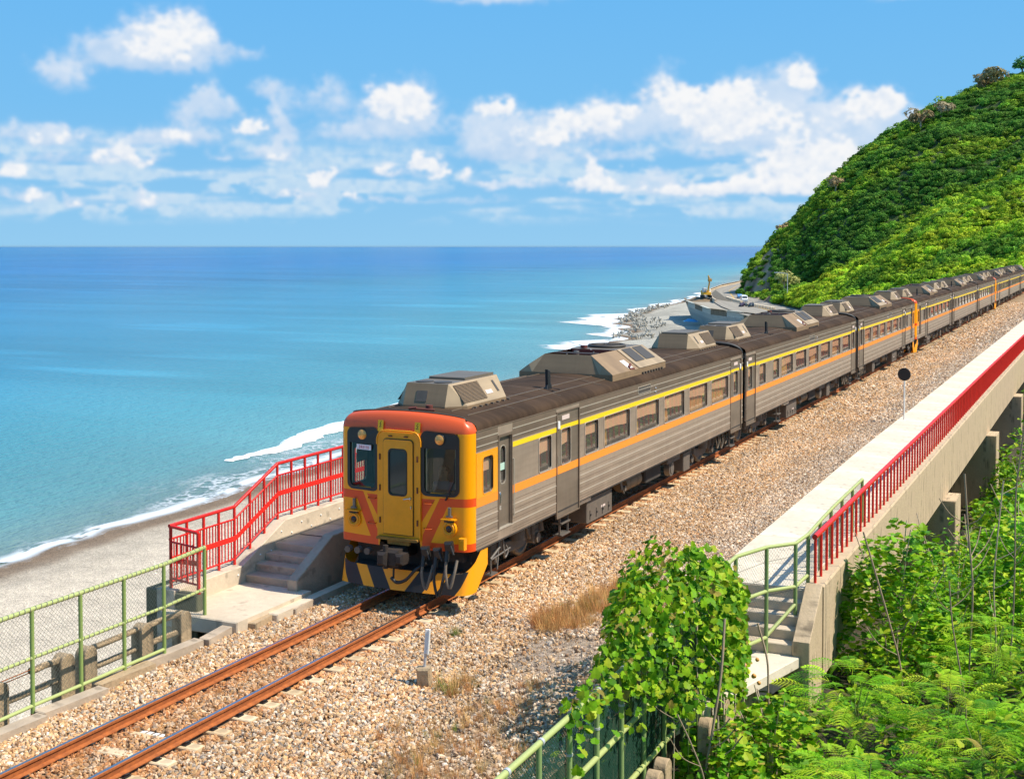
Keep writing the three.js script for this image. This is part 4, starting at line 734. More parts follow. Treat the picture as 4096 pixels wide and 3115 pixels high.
    const nt = new MB(); nt.box(z + side * 0.006, z + side * 0.01, 2.32, 2.46, -(c - 0.12), -(c + 0.1)); part('notice', nt.geo(), mat([0.45, 0.62, 0.5], { roughness: 0.6 }), d, 'pale green notice in the cab door window');
    const hd = new MB(); hd.tube([[z + side * 0.02, 1.92, -(a + 0.1)], [z + side * 0.05, 1.88, -(a + 0.1)], [z + side * 0.05, 1.68, -(a + 0.1)], [z + side * 0.02, 1.64, -(a + 0.1)]], 0.016, 12, 6); hd.bev(Math.min(z, z + side * 0.03), Math.max(z, z + side * 0.03), 1.55, 1.63, -(a + 0.06), -(a + 0.2), 0.006); part('handle', hd.geo(), TM.chrome, d);
    const gr = new MB(); gr.bar([xs + side * 0.04, 1.35, -(b + 0.04)], [xs + side * 0.04, 2.5, -(b + 0.04)], 0.012, 6).bar([xs, 2.5, -(b + 0.04)], [xs + side * 0.04, 2.5, -(b + 0.04)], 0.012, 6).bar([xs, 1.4, -(b + 0.04)], [xs + side * 0.04, 1.4, -(b + 0.04)], 0.012, 6); part('grab_rail', gr.geo(), TM.trim, d);
  }
  // destination window and two lamps above the stripe
  if (opt.dest) { const l = opt.dest; const f = part('destination_window', toSide(boxUV(clean(ring(l, 3.0, l + 0.95, 3.16, 0.03, 0.014, 0.014))), side, side > 0 ? 0.04 : 0.014), TM.trim, car); const p = new MB(); B(p, l, l + 0.95, 3.0, 3.16, 0.006); part('pane', p.geo(), TM.inside, f);
    for (const y of [3.02, 2.92]) { const q = new MB(); q.add(new THREE.SphereGeometry(0.028, 8, 6), mat4(xs + side * 0.012, y, -(l + 1.35))); part('side_lamp', q.geo(), TM.chrome, car); } }
  const sb = new MB(); sb.box(xs - side * 0.09, xs - side * 0.004, 0.965, 1.0, -l0 - 0.05, -LEN + 0.02); sb.build('sole_bar', TM.under, car);
}
const PROF = [[1.44, 3.24], [1.437, 3.29], [1.415, 3.345], [1.36, 3.39], [1.25, 3.43], [1.0, 3.49], [0.7, 3.54], [0.35, 3.575], [0, 3.585]];
const roofY = (x) => { for (let i = 1; i < PROF.length; i++) if (x >= PROF[i][0]) return lerp(PROF[i][1], PROF[i - 1][1], (x - PROF[i][0]) / (PROF[i - 1][0] - PROF[i][0])); return 3.585; };
function roofGeo(l0, l1) {
  const prof = PROF, full = [...prof, ...prof.slice(0, -1).reverse().map(([x, y]) => [-x, y])];
  return grid(full.length - 1, 30, (u, v) => { const p = full[Math.round(u * (full.length - 1))]; return [p[0], p[1], -lerp(l0, l1, v), lerp(l0, l1, v), p[0]]; });
}
function roofUnit(car, name, l0, w, len, hgt, tw, big, flip) {          // faceted housing; l0 front, w half width at base, tw half width at top
  const g = new THREE.Group(); g.name = name; g.position.set(0, 3.46, -(l0 + len / 2)); if (flip) g.rotation.y = Math.PI; car.add(g);
  const z = len / 2, k = big ? 0.62 : 0.55, sk = 0.13, fr = 0.16, cz = big ? 0.0 : 0.36, kx = big ? w * 0.72 : w * 0.6;   // front face tapers in plan
  const b = (x, y, zz) => [x, y, zz];
  const faces = (mb, s) => { // s = +1 near end, -1 far end
    const zz = s * z, o = (p) => (s > 0 ? p : [...p].reverse());
    mb.poly(o([b(-kx, sk, zz), b(kx, sk, zz), b(tw, hgt, zz - s * fr), b(-tw, hgt, zz - s * fr)]));
    mb.poly(o([b(-kx, -0.05, zz), b(kx, -0.05, zz), b(kx, sk, zz), b(-kx, sk, zz)]));
    for (const q of [1, -1]) { const o2 = (p) => (s * q > 0 ? p : [...p].reverse());
      mb.poly(o2([b(q * kx, -0.05, zz), b(q * w, -0.05, zz - s * cz), b(q * w, sk, zz - s * cz), b(q * kx, sk, zz)])); }
  };
  const shell = new MB(); faces(shell, 1); faces(shell, -1);
  for (const q of [1, -1]) { const o = (p) => (q > 0 ? p : [...p].reverse());
    shell.poly(o([b(q * w, -0.05, z - cz), b(q * w, -0.05, -z + cz), b(q * w, sk, -z + cz), b(q * w, sk, z - cz)])); }
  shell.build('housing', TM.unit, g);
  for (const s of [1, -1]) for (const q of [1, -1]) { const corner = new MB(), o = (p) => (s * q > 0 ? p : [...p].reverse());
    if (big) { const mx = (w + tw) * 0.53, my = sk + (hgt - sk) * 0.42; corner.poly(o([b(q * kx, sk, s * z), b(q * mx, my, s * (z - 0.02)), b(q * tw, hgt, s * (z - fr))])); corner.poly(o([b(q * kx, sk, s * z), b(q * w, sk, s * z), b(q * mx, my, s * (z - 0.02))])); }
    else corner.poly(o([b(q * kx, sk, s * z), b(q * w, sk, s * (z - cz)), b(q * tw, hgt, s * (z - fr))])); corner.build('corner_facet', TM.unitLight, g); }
  const slope = new MB(), lightSlope = new MB();
  for (const q of [1, -1]) {
    const o = (p) => (q > 0 ? p : [...p].reverse()), zs = z - cz, zt = z - fr, split = big ? 0.1 : null;
    const Sx = (t) => lerp(w, tw, t), Sy = (t) => lerp(sk, hgt, t), at = (t, zz) => b(q * Sx(t), Sy(t), zz);
    if (!big) {
      lightSlope.poly(o([at(0, zs), at(0, -zs), at(1, -zt), at(1, zt)]));
      const lou = new MB(); const nx = Math.cos(Math.atan2(w - tw, hgt - sk)), n = 15; const A = 0.05, Z0 = zt - 0.12, Z1 = zt - 0.12 - len * 0.42;
      lou.poly(o([at(0.12, Z0), at(0.12, Z1), at(0.9, Z1), at(0.9, Z0)]).map((p) => [p[0] + q * 0.006, p[1] + 0.006, p[2]])); lou.build('louvre_opening', TM.louvre, g);
      const sl = new MB(); for (let i = 0; i < n; i++) { const t = lerp(0.14, 0.88, i / (n - 1)); sl.bar(at(t, Z0).map((v, k) => v + (k === 0 ? q * 0.012 : k === 1 ? 0.012 : 0)), at(t, Z1).map((v, k) => v + (k === 0 ? q * 0.012 : k === 1 ? 0.012 : 0)), 0.0075, 4); } sl.build('louvre_slats', TM.unit, g);
      const pt = new MB(); pt.poly(o([at(0.28, -zt * 0.15), at(0.28, -zt * 0.42), at(0.45, -zt * 0.42), at(0.45, -zt * 0.15)]).map((p) => [p[0] + q * 0.006, p[1] + 0.006, p[2]])); pt.build('notice', TM.sign, g);
      const sl2 = new MB(); sl2.poly(o([at(0.3, -zt * 0.62), at(0.3, -zt * 0.7), at(0.8, -zt * 0.7), at(0.8, -zt * 0.62)]).map((p) => [p[0] + q * 0.006, p[1] + 0.006, p[2]])); sl2.build('slot', TM.louvre, g);
      const gut = new MB(); gut.box(q * w, q * (w + 0.05), 0.015, 0.035, zs, -zs).box(q * (w + 0.05), q * (w + 0.065), -0.04, 0.1, zs - 0.1, zs - 0.13); for (let i = 0; i < 7; i++) gut.box(q * w, q * (w + 0.06), 0.03, 0.09, zs - 0.25 - i * 0.26, zs - 0.3 - i * 0.26); gut.bar([q * (w + 0.12), -0.03, zs + 0.1], [q * (w + 0.12), -0.03, -zs - 0.12], 0.014, 6); gut.build('gutter', TM.box, g);
    } else {
      slope.poly(o([at(0, zs), at(0, split), at(1, split), at(1, zt)]));
      lightSlope.poly(o([at(0, split), at(0, -zs), at(1, -zt), at(1, split)]).map((p) => [p[0] + q * 0.012, p[1] + 0.012, p[2]]));
      for (const [za, zb] of [[-0.14, -0.83], [-0.95, -1.66]]) { const lo = new MB(); lo.poly(o([at(0.3, za), at(0.3, zb), at(0.96, zb), at(0.96, za)]).map((p) => [p[0] + q * 0.022, p[1] + 0.022, p[2]])); lo.build('grille', TM.louvre, g); }
      const pk = new MB(); pk.poly(o([at(0.1, 0.75), at(0.1, 0.42), at(0.5, 0.42), at(0.5, 0.75)]).map((p) => [p[0] + q * 0.008, p[1] + 0.008, p[2]])); pk.build('pocket', TM.dark, g);
      const pp = new MB(); pp.bar([q * (w - 0.06), 0.2, 0.72], [q * (w - 0.12), 0.26, 0.45], 0.035, 7).bar([q * (w - 0.04), 0.15, 0.7], [q * (w - 0.02), 0.15, 0.44], 0.03, 7); pp.build('pipes', TM.red, g);
      const te = new MB(); for (let i = 0; i < 8; i++) te.box(q * (w - 0.02), q * (w + 0.05), -0.04, 0.02, -0.1 - i * 0.22, -0.16 - i * 0.22); te.build('brackets', TM.box, g);
    }
  }
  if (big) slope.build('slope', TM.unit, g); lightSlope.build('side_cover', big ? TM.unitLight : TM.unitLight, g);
  const top = new MB(), zt = z - fr;
  if (!big) {
    top.poly([b(-tw, hgt, zt), b(tw, hgt, zt), b(tw, hgt, -zt), b(-tw, hgt, -zt)]); top.bev(-tw + 0.03, tw - 0.06, hgt + 0.001, hgt + 0.05, 0.25, -zt + 0.02, 0.01); top.build('top_plate', TM.unitTop, g);
    for (const q of [-0.21, 0.2]) { const f = new MB(); f.cyl(q, hgt + 0.008, zt - 0.27, 0.18, 0.016, 0, 0, 0, 24); f.build('fan', TM.louvre, g); }
    const sq = new MB(); sq.box(-0.1, 0.14, 0.0, 0.008, -0.11, 0.11); const m = sq.build('hatch', TM.box, g); m.rotation.x = Math.PI / 2 - Math.atan2(fr, hgt - sk); m.position.set(-0.1, (hgt + sk) / 2 - 0.03, z - fr / 2 + 0.012);
  } else {
    // open top: side rims, dark red works inside, a fan ring over the far half
    top.poly([b(-tw, hgt, split0()), b(tw, hgt, split0()), b(tw, hgt, -zt), b(-tw, hgt, -zt)]); top.build('top_plate', TM.unitTop, g);
    const works = new MB(); works.box(-tw + 0.04, tw - 0.04, 0.1, hgt - 0.16, zt - 0.05, split0() + 0.03); works.box(-tw + 0.02, tw - 0.02, 0.1, hgt - 0.01, split0() + 0.002, split0() + 0.03); works.build('machinery', TM.red, g);
    const bits = new MB(); bits.cyl(-0.05, hgt - 0.02, zt - 0.7, 0.07, 0.12).cyl(0.3, hgt - 0.08, zt - 0.9, 0.06, 0.1).bar([-0.3, hgt - 0.25, zt - 0.4], [-0.22, hgt - 0.02, zt - 0.5], 0.02).bar([0.2, hgt - 0.22, zt - 1.1], [0.25, hgt, zt - 1.15], 0.02).bar([-tw + 0.02, hgt - 0.01, zt - 0.6], [tw - 0.02, hgt - 0.01, zt - 0.6], 0.018); bits.build('fittings', TM.wheel, g);
    const fan = new MB(); fan.add(new THREE.TorusGeometry(0.47, 0.045, 6, 28), mat4(0, hgt + 0.035, -0.85, Math.PI / 2)); fan.cyl(0, hgt + 0.012, -0.85, 0.46, 0.02, 0, 0, 0, 28); for (let i = 0; i < 6; i++) { const a = i * Math.PI / 3; fan.box(-0.02, 0.02, hgt + 0.05, hgt + 0.06, -0.85, -0.86); fan.bar([0, hgt + 0.06, -0.85], [0.45 * Math.cos(a), hgt + 0.06, -0.85 + 0.45 * Math.sin(a)], 0.012, 5); } fan.build('fan', TM.louvre, g);
    const cap = new MB(); cap.cyl(-0.32, hgt + 0.05, 0.0, 0.09, 0.07); cap.build('cap', TM.red, g);
    const sq = new MB(); sq.box(-0.16, 0.16, 0.0, 0.008, -0.12, 0.12); const m = sq.build('hatch', TM.box, g); m.rotation.x = Math.PI / 2 - Math.atan2(fr, hgt - sk); m.position.set(0, (hgt + sk) / 2 - 0.08, z - fr / 2 + 0.015);
  }
  function split0() { return 0.12; }
}
const wheelPts = [[0, 0.05], [0.10, 0.055], [0.11, 0.02], [0.33, 0.015], [0.345, 0.06], [0.43, 0.055], [0.43, -0.05], [0.455, -0.052], [0.455, -0.075], [0.33, -0.075], [0.32, -0.03], [0, -0.03]].map((p) => new THREE.Vector2(...p));
function bogie(car, l) {
  const g = new THREE.Group(); g.name = 'bogie'; g.position.set(0, 0, -l); car.add(g);
  const w = new THREE.LatheGeometry(wheelPts, 26); w.rotateZ(-Math.PI / 2);
  for (const dz of [-1.05, 1.05]) { for (const s of [-1, 1]) { const c = clean(w.clone()); if (s < 0) c.rotateY(Math.PI); c.translate(s * 0.566, 0.43, dz); part('wheel', boxUV(c), TM.wheel, g); } new MB().bar([-0.6, 0.43, dz], [0.6, 0.43, dz], 0.075, 10).build('axle', TM.under, g); }
  for (const s of [-1, 1]) {
    const f = new THREE.Shape(); f.moveTo(-1.5, 0.5); f.lineTo(-1.45, 0.68); f.lineTo(-0.7, 0.72); f.lineTo(-0.45, 0.62); f.lineTo(0.45, 0.62); f.lineTo(0.7, 0.72); f.lineTo(1.45, 0.68); f.lineTo(1.5, 0.5); f.lineTo(0.7, 0.54); f.lineTo(0.45, 0.4); f.lineTo(-0.45, 0.4); f.lineTo(-0.7, 0.54); f.closePath();
    const e = boxUV(clean(new THREE.ExtrudeGeometry(f, { depth: 0.1, bevelEnabled: true, bevelSize: 0.02, bevelThickness: 0.02, bevelSegments: 1 }))); e.rotateY(Math.PI / 2); e.translate(s > 0 ? 0.86 : -0.96, 0, 0); part('side_frame', e, TM.box, g);
    const d = new MB(); for (const dz of [-1.05, 1.05]) { d.bev(s * 0.9 - 0.1, s * 0.9 + 0.1, 0.32, 0.58, dz - 0.14, dz + 0.14, 0.03); d.cyl(s * 1.02, 0.43, dz, 0.11, 0.06, 0, 0, Math.PI / 2, 14); d.cyl(s * 0.98, 0.66, dz - 0.22, 0.065, 0.24).cyl(s * 0.98, 0.66, dz + 0.22, 0.065, 0.24); }
    d.cyl(s * 0.98, 0.72, 0, 0.2, 0.22, 0, 0, 0, 14); d.bar([s * 1.04, 0.5, -0.6], [s * 1.04, 0.85, -0.35], 0.035, 8); d.build('axle_boxes', TM.box, g);
  }
}
function underframe(car, l0) {
  new MB().box(-1.2, 1.2, 0.86, 1.0, -l0 - 0.5, -LEN + 0.1).box(-0.5, 0.5, 0.5, 0.88, -4.6, -14.8).build('floor_frame', TM.under, car);
  for (const s of [-1, 1]) {
    const b = new MB(); b.bev(s * 0.55, s * 1.28, 0.3, 0.86, -6.45, -8.1, 0.02); const e = b.build('equipment_box', TM.box, car);
    const dt = new MB(); for (let i = 0; i < 4; i++) { dt.box(s * 1.28, s * 1.292, 0.36, 0.58, -(6.62 + i * 0.4), -(6.635 + i * 0.4)); dt.box(s * 1.28, s * 1.3, 0.45, 0.49, -(6.66 + i * 0.4), -(6.7 + i * 0.4)); } part('latches', dt.geo(), TM.under, e);
    const nt = new MB(); nt.box(s * 1.281, s * 1.286, 0.52, 0.57, -7.35, -7.62); part('notice', nt.geo(), TM.sign, e);
    new MB().bar([s * 0.95, 0.66, -9.55], [s * 0.95, 0.66, -10.7], 0.2, 18).cyl(s * 0.95, 0.66, -9.85, 0.207, 0.04, Math.PI / 2).cyl(s * 0.95, 0.66, -10.4, 0.207, 0.04, Math.PI / 2).build('air_tank', TM.unit, car);
    new MB().cyl(s * 1.12, 0.62, -9.35, 0.07, 0.12, 0, 0, Math.PI / 2).bar([s * 1.1, 0.85, -9.2], [s * 1.15, 0.5, -9.3], 0.02).bar([s * 1.1, 0.9, -9.1], [s * 1.16, 0.62, -9.12], 0.025).build('valves', TM.wheel, car);
    new MB().cyl(s * 1.05, 0.52, -13.25, 0.22, 0.16, 0, 0, Math.PI / 2, 22).cyl(s * 1.14, 0.52, -13.25, 0.15, 0.02, 0, 0, Math.PI / 2, 18).build('fan_drum', TM.wheel, car);
    new MB().bev(s * 0.6, s * 1.22, 0.72, 0.93, -12.6, -13.75, 0.02).build('cooler', TM.box, car);
    new MB().bev(s * 0.7, s * 1.26, 0.32, 0.84, -13.95, -14.55, 0.02).build('battery_box', TM.box, car);
    new MB().bev(s * 0.4, s * 1.1, 0.45, 0.84, -11.1, -12.4, 0.04).build('engine', TM.under, car);
    const st = new MB(); for (const l of [4.75, 5.2, 18.6, 19.1]) st.box(s * 1.28, s * 1.32, 0.36, 0.9, -l, -l - 0.03); for (const l of [4.75, 18.6]) for (const y of [0.36, 0.62]) st.box(s * 1.14, s * 1.36, y, y + 0.03, -l, -l - 0.5); st.build('door_steps', TM.wheel, car);
    new MB().bev(s * 1.2, s * 1.36, 0.86, 0.94, -5.7, -6.5, 0.015).build('step_bracket', TM.trim, car);
    const h = new MB(); for (const [l, d] of [[17.3, 0.42], [17.75, 0.48], [18.2, 0.4]]) h.tube([[s * 1.22, 0.9, -l], [s * 1.26, 0.9 - d * 0.7, -l - 0.04], [s * 1.24, 0.9 - d, -l - 0.15], [s * 1.26, 0.9 - d * 0.7, -l - 0.27], [s * 1.22, 0.92, -l - 0.3]], 0.022, 20, 6); h.build('hanging_hoses', TM.hoseDust, car);
    const cl = new MB(); cl.tube([[s * 1.27, 0.97, -1.9], [s * 1.3, 0.62, -1.92], [s * 1.28, 0.5, -2.0], [s * 1.3, 0.62, -2.1], [s * 1.27, 0.75, -2.05]], 0.022, 20, 6).bar([s * 1.26, 0.95, -1.78], [s * 1.3, 0.36, -1.6], 0.016).bar([s * 1.3, 0.62, -1.3], [s * 1.28, 0.76, -1.75], 0.025).bar([s * 1.3, 0.6, -1.3], [s * 1.3, 0.3, -1.32], 0.02).bar([s * 1.3, 0.6, -1.32], [s * 1.3, 0.66, -2.2], 0.018).box(s * 1.2, s * 1.34, 0.3, 0.325, -1.25, -1.55); cl.build('cab_ladder', TM.wheel, car);
  }
  bogie(car, 3.15); bogie(car, 16.55);
}
function inside(car, l0) {
  const b = new MB(); b.box(-1.36, 1.36, 1.1, 1.15, -l0, -LEN + 0.05).box(-1.36, 1.36, 3.1, 3.14, -l0, -LEN + 0.05).box(-0.03, 0.03, 1.15, 3.1, -2.3, -LEN + 0.1).box(-1.36, 1.36, 1.15, 3.1, -2.25, -2.3);  // lengthwise middle wall is added to keep the carriage dark
  for (let l = 7; l < 18; l += 1.125) for (const s of [-1, 1]) b.box(s * 0.35, s * 1.2, 1.15, 2.22, -l, -l - 0.14);
  b.build('interior', TM.inside, car);
}
function roofBits(car, l0) {
  const a = new MB(); a.box(0.72, 0.95, -0.02, 0.0, -0.2, 0.2); const an = part('antenna', (() => { const s = new THREE.Shape(); s.moveTo(-0.14, 0); s.lineTo(0.14, 0); s.lineTo(0.1, 0.12); s.lineTo(0.05, 0.14); s.lineTo(0.04, 0.42); s.lineTo(-0.1, 0.46); s.lineTo(-0.08, 0.12); s.closePath(); const g = boxUV(clean(new THREE.ExtrudeGeometry(s, { depth: 0.05, bevelEnabled: true, bevelSize: 0.01, bevelThickness: 0.01, bevelSegments: 1 }))); g.rotateY(Math.PI / 2); g.translate(0.75, 3.5, -5.35); return g; })(), M.black, car);
  new MB().bar([0.55, 3.53, -5.3], [1.0, 3.5, -5.15], 0.012).bar([0.6, 3.53, -5.6], [1.0, 3.5, -5.5], 0.012).build('antenna_lead', M.black, car);
  new MB().tube([[0.2, 3.62, -19.2], [0.7, 3.6, -19.35], [1.15, 3.52, -19.55], [1.36, 3.38, -19.66], [1.42, 3.1, -19.7]], 0.055, 24, 8).build('cable_pipe', M.black, car);
  const seams = new MB(); for (const x of [-1.05, -0.7, 0.7, 1.05]) { const y = x === 0.7 || x === -0.7 ? 3.54 : 3.478; seams.box(x - 0.012, x + 0.012, y, y + 0.014, -l0 - 0.4, -LEN); } for (let l = 2.5; l < LEN; l += 2.45) for (const s of [-1, 1]) seams.bar([s * 0.02, 3.588, -l], [s * 0.7, 3.545, -l], 0.008, 4).bar([s * 0.7, 3.545, -l], [s * 1.25, 3.435, -l], 0.008, 4); seams.build('roof_seams', TM.upper, car);
  const gut = new MB(); for (const s of [-1, 1]) gut.box(s * 1.435, s * 1.452, 3.232, 3.25, -l0, -LEN); gut.build('rain_gutter', TM.upper, car);
}
const WIN = [[5.91, 6.74, 1.995, 2.715, 'toilet'], [7.13, 8.9], [9.39, 11.16], [11.62, 13.4], [13.87, 15.66], [16.1, 17.95]].map((w) => (w.length > 2 ? w : [w[0], w[1], 1.995, 2.715]));
const CURT_A = [[[0, 1]], [[0, 1]], [[0.3, 0.85]], [[0, 0.3]], [[0, 0.3]], [[0, 0.4]]], CURT_B = [[[0, 0.22]], [[0, 1]], [[0.2, 0.8]], [[0, 0.16]], [[0.6, 1]], [[0, 0.25]], [[0, 1]]];
// ---- the cab nose
const NX = (a) => { // a in -1..1 along the plan outline -> [x, l]
  const q = Math.abs(a), s = Math.sign(a); if (q < 0.72) { const x = 1.27 * q / 0.72; return [s * x, 0.02 + 0.14 * (x / 1.27) ** 2]; }
  const t = (q - 0.72) / 0.28, u = 1 - t; return [s * (u * u * 1.27 + 2 * u * t * HW + t * t * HW), u * u * 0.16 + 2 * u * t * 0.197 + t * t * 0.44];
};
const noseTop = (x) => 3.585 - 0.075 * Math.pow(Math.abs(x) / 1.2, 2) - 0.05 * Math.pow(Math.abs(x) / 1.44, 8);
function nosePt(a, y, off = 0) { const [x, l] = NX(a), [x1, l1] = NX(clamp(a + 0.004, -1, 1)), [x2, l2] = NX(clamp(a - 0.004, -1, 1)); let nx = -(l1 - l2), nl = x1 - x2; const n = Math.hypot(nx, nl); nx /= n; nl /= n; // outward is towards -l
  const ys = 3.2, tp = noseTop(x); let ins = 0; if (y > ys) ins = 0.2 * (1 - Math.sqrt(Math.max(0, 1 - ((y - ys) / (tp - ys)) ** 2))); const o = off - ins; return [x - nx * o, y, -(l - nl * o)]; }
const noseX = (x, y, off) => nosePt(Math.sign(x) * Math.min(1, Math.abs(x) / 1.27 * 0.72), y, off);
function noseSlab(shape, depth, off) { // a flat outline in (x, y), bent onto the nose
  const g = clean(new THREE.ExtrudeGeometry(shape, { depth, bevelEnabled: false, curveSegments: 8 })), p = g.attributes.position;
  for (let i = 0; i < p.count; i++) { const q = noseX(p.getX(i), p.getY(i), off + p.getZ(i)); p.setXYZ(i, q[0], q[1], q[2]); } g.computeVertexNormals(); return boxUV(g);
}
const winShape = (s, m) => { const sh = new THREE.Shape(), x0 = 0.49 - m, x1 = 1.19 + m, y0 = 2.06 - m, yt = (x) => 3.235 - 0.05 * (x - 0.49) / 0.7 + m, r = 0.1 + m, n = 8, pts = []; const arc = (cx, cy, a0) => { for (let i = 0; i <= n; i++) { const a = a0 + Math.PI / 2 * i / n; pts.push([cx + r * Math.cos(a), cy + r * Math.sin(a)]); } };
  const seg = (ax, ay, bx, by) => { for (let i = 1; i < 8; i++) pts.push([lerp(ax, bx, i / 8), lerp(ay, by, i / 8)]); };
  arc(x1 - r, y0 + r, -Math.PI / 2); arc(x1 - r, yt(x1 - r) - r, 0); seg(x1 - r, yt(x1 - r), x0 + r, yt(x0 + r)); arc(x0 + r, yt(x0 + r) - r, Math.PI / 2); arc(x0 + r, y0 + r, Math.PI); seg(x0 + r, y0, x1 - r, y0);
  pts.forEach((p, i) => (i ? sh.lineTo(s * p[0], p[1]) : sh.moveTo(s * p[0], p[1]))); sh.closePath(); return { sh, pts: pts.map((p) => [s * p[0], p[1]]) }; };
function cabNose(car, number) {
  const inWin = (x, y) => { const q = Math.abs(x); return q > 0.5 && q < 1.18 && y > 2.08 && y < 3.2; };
  const ny = 70, nb = 140;
  const g = grid(nb, ny, (u, v) => { const a = u * 2 - 1, [x] = NX(a), y = lerp(Math.abs(x) < 0.45 ? 1.16 : 1.0, noseTop(x), v), p = nosePt(a, y); return [p[0], p[1], p[2], (x + 1.6) / 3.2, (y - 0.95) / 2.7]; }, (u, v) => { const a = u * 2 - 1, [x] = NX(a); return inWin(x, lerp(1.0, noseTop(x), v)); });
  part('nose', g, TM.nose, car);
  // windscreens: black surround, headlamp panel, glass
  for (const s of [-1, 1]) {
    const o = winShape(s, 0.03), i = winShape(s, -0.035); const sh = o.sh; const hp = new THREE.Path(); const cut = i.pts.filter((p) => p[1] < 2.93); 
    const inner = new THREE.Path(); const L = cut.length; inner.moveTo(s * 0.535, 2.93); inner.lineTo(s * 0.535, 2.19); i.pts.forEach(() => 0); inner.lineTo(s * 0.56, 2.115); inner.lineTo(s * 0.62, 2.085); inner.lineTo(s * 1.06, 2.085); inner.lineTo(s * 1.12, 2.115); inner.lineTo(s * 1.15, 2.19); inner.lineTo(s * 1.15, 2.93); inner.lineTo(s * 0.85, 2.93); inner.closePath(); sh.holes.push(inner);
    const w = part('windscreen', noseSlab(sh, 0.02, 0.004), TM.gasket, car);
    const gl = grid(14, 6, (u, v) => { const x = s * lerp(0.5, 1.18, u), y = lerp(2.07, 2.95, v); return noseX(x, y, -0.006); }); part('pane', gl, TM.glass, w);
    const lp = noseX(s * 0.84, 3.1, 0.022), lm = new MB(); lm.add(new THREE.SphereGeometry(0.1, 20, 10, 0, Math.PI * 2, 0, Math.PI / 2), mat4(0, 0, 0, Math.PI / 2, 0, 0, 1, 0.42, 1)); const lamp = part('headlight', lm.geo(), TM.lamp, w); lamp.position.set(...lp); 
    const rg = new MB(); rg.add(new THREE.TorusGeometry(0.103, 0.012, 8, 28), mat4(lp[0], lp[1], lp[2])); part('lamp_ring', rg.geo(), TM.gasket, w);
    const bars = new MB(); bars.bar(noseX(s * 0.56, 2.1, -0.03), noseX(s * 0.56, 2.92, -0.03), 0.012, 6).bar(noseX(s * 1.14, 2.12, -0.03), noseX(s * 1.14, 2.92, -0.03), 0.012, 6); part('inner_frame', bars.geo(), TM.trim, w);
  }
  if (number) { const q = new THREE.PlaneGeometry(0.36, 0.1), c = noseX(-0.83, 2.86, 0.03); q.rotateY(-0.14); q.translate(c[0] + 0.03, c[1], c[2]); part('number_plate', q, new THREE.MeshStandardMaterial({ map: NUMBER, roughness: 0.5 }), car, 'white number plate with red characters behind the left windscreen'); }
  const wp = new MB(); wp.bar(noseX(0.98, 1.99, 0.03), noseX(1.12, 2.32, 0.03), 0.012, 6).bar(noseX(0.96, 1.97, 0.03), noseX(1.02, 2.08, 0.04), 0.02, 6); wp.bar(noseX(1.12, 2.32, 0.025), noseX(1.13, 2.75, 0.02), 0.008, 6); wp.build('wiper', M.black, car);
  // gangway door
  const ds = new THREE.Shape(); const arch = (S, hw, y0, yt, r) => { S.moveTo(-hw, y0); S.lineTo(hw, y0); S.lineTo(hw, yt - r); for (let i = 0; i <= 8; i++) { const a = Math.PI / 2 * i / 8; S.lineTo(hw - r + r * Math.cos(a), yt - r + r * Math.sin(a)); } for (let i = 0; i <= 8; i++) { const a = Math.PI / 2 * (1 + i / 8); S.lineTo(-hw + r + r * Math.cos(a), yt - r + r * Math.sin(a)); } S.closePath(); };
  const fs = new THREE.Shape(); arch(fs, 0.465, 1.17, 3.2, 0.16); const sur = part('door_surround', noseSlab(fs, 0.045, 0.003), TM.yellow, car);
  arch(ds, 0.315, 1.26, 3.06, 0.07); hole(ds, -0.19, 2.01, 0.19, 2.88, 0.08); const door = part('front_door', noseSlab(ds, 0.02, 0.05), TM.yellow, car);
  const gs = new THREE.Shape(); arch(gs, 0.33, 1.245, 3.075, 0.08); const gh = new THREE.Path(); rrPath(gh, -0.313, 1.262, 0.313, 3.058, 0.07); gs.holes.push(gh); part('seal', noseSlab(gs, 0.006, 0.047), TM.gasket, door);
  const gp = rr(-0.2, 2.0, 0.2, 2.89, 0.08); part('pane', noseSlab(gp, 0.004, 0.051), new THREE.MeshPhysicalMaterial({ color: lin(0.03, 0.045, 0.045), roughness: 0.04, side: THREE.DoubleSide }), door);
  part('window_frame', noseSlab((() => { const q = rr(-0.205, 1.995, 0.205, 2.895, 0.09); hole(q, -0.18, 2.02, 0.18, 2.87, 0.075); return q; })(), 0.008, 0.068), TM.gasket, door);
  const hd = new MB(); hd.bar(noseX(0.27, 1.95, 0.085), noseX(0.27, 1.99, 0.085), 0.025, 8).bar(noseX(0.28, 1.97, 0.1), noseX(0.14, 1.945, 0.1), 0.011, 6).bar(noseX(0.285, 1.77, 0.075), noseX(0.285, 1.82, 0.075), 0.016, 6); part('handle', hd.geo(), TM.chrome, door);
  const hg = new MB(); for (const s of [-1, 1]) for (const y of [1.45, 2.07, 2.66]) hg.bar(noseX(s * 0.405, y, 0.05), noseX(s * 0.405, y + 0.11, 0.05), 0.016, 6); for (const x of [-0.17, 0.17]) hg.bar(noseX(x - 0.04, 3.125, 0.052), noseX(x + 0.04, 3.125, 0.052), 0.012, 6); part('hinges', hg.geo(), TM.red, sur);
  const rim = new MB(); rim.tube([[-0.47, 2.95, 0], [-0.465, 3.08, 0], [-0.4, 3.19, 0], [-0.3, 3.225, 0], [0, 3.23, 0], [0.3, 3.225, 0], [0.4, 3.19, 0], [0.465, 3.08, 0], [0.47, 2.95, 0]].map((p) => noseX(p[0], p[1], 0.05)), 0.016, 40, 6); part('drip_rail', rim.geo(), TM.yellow, sur);
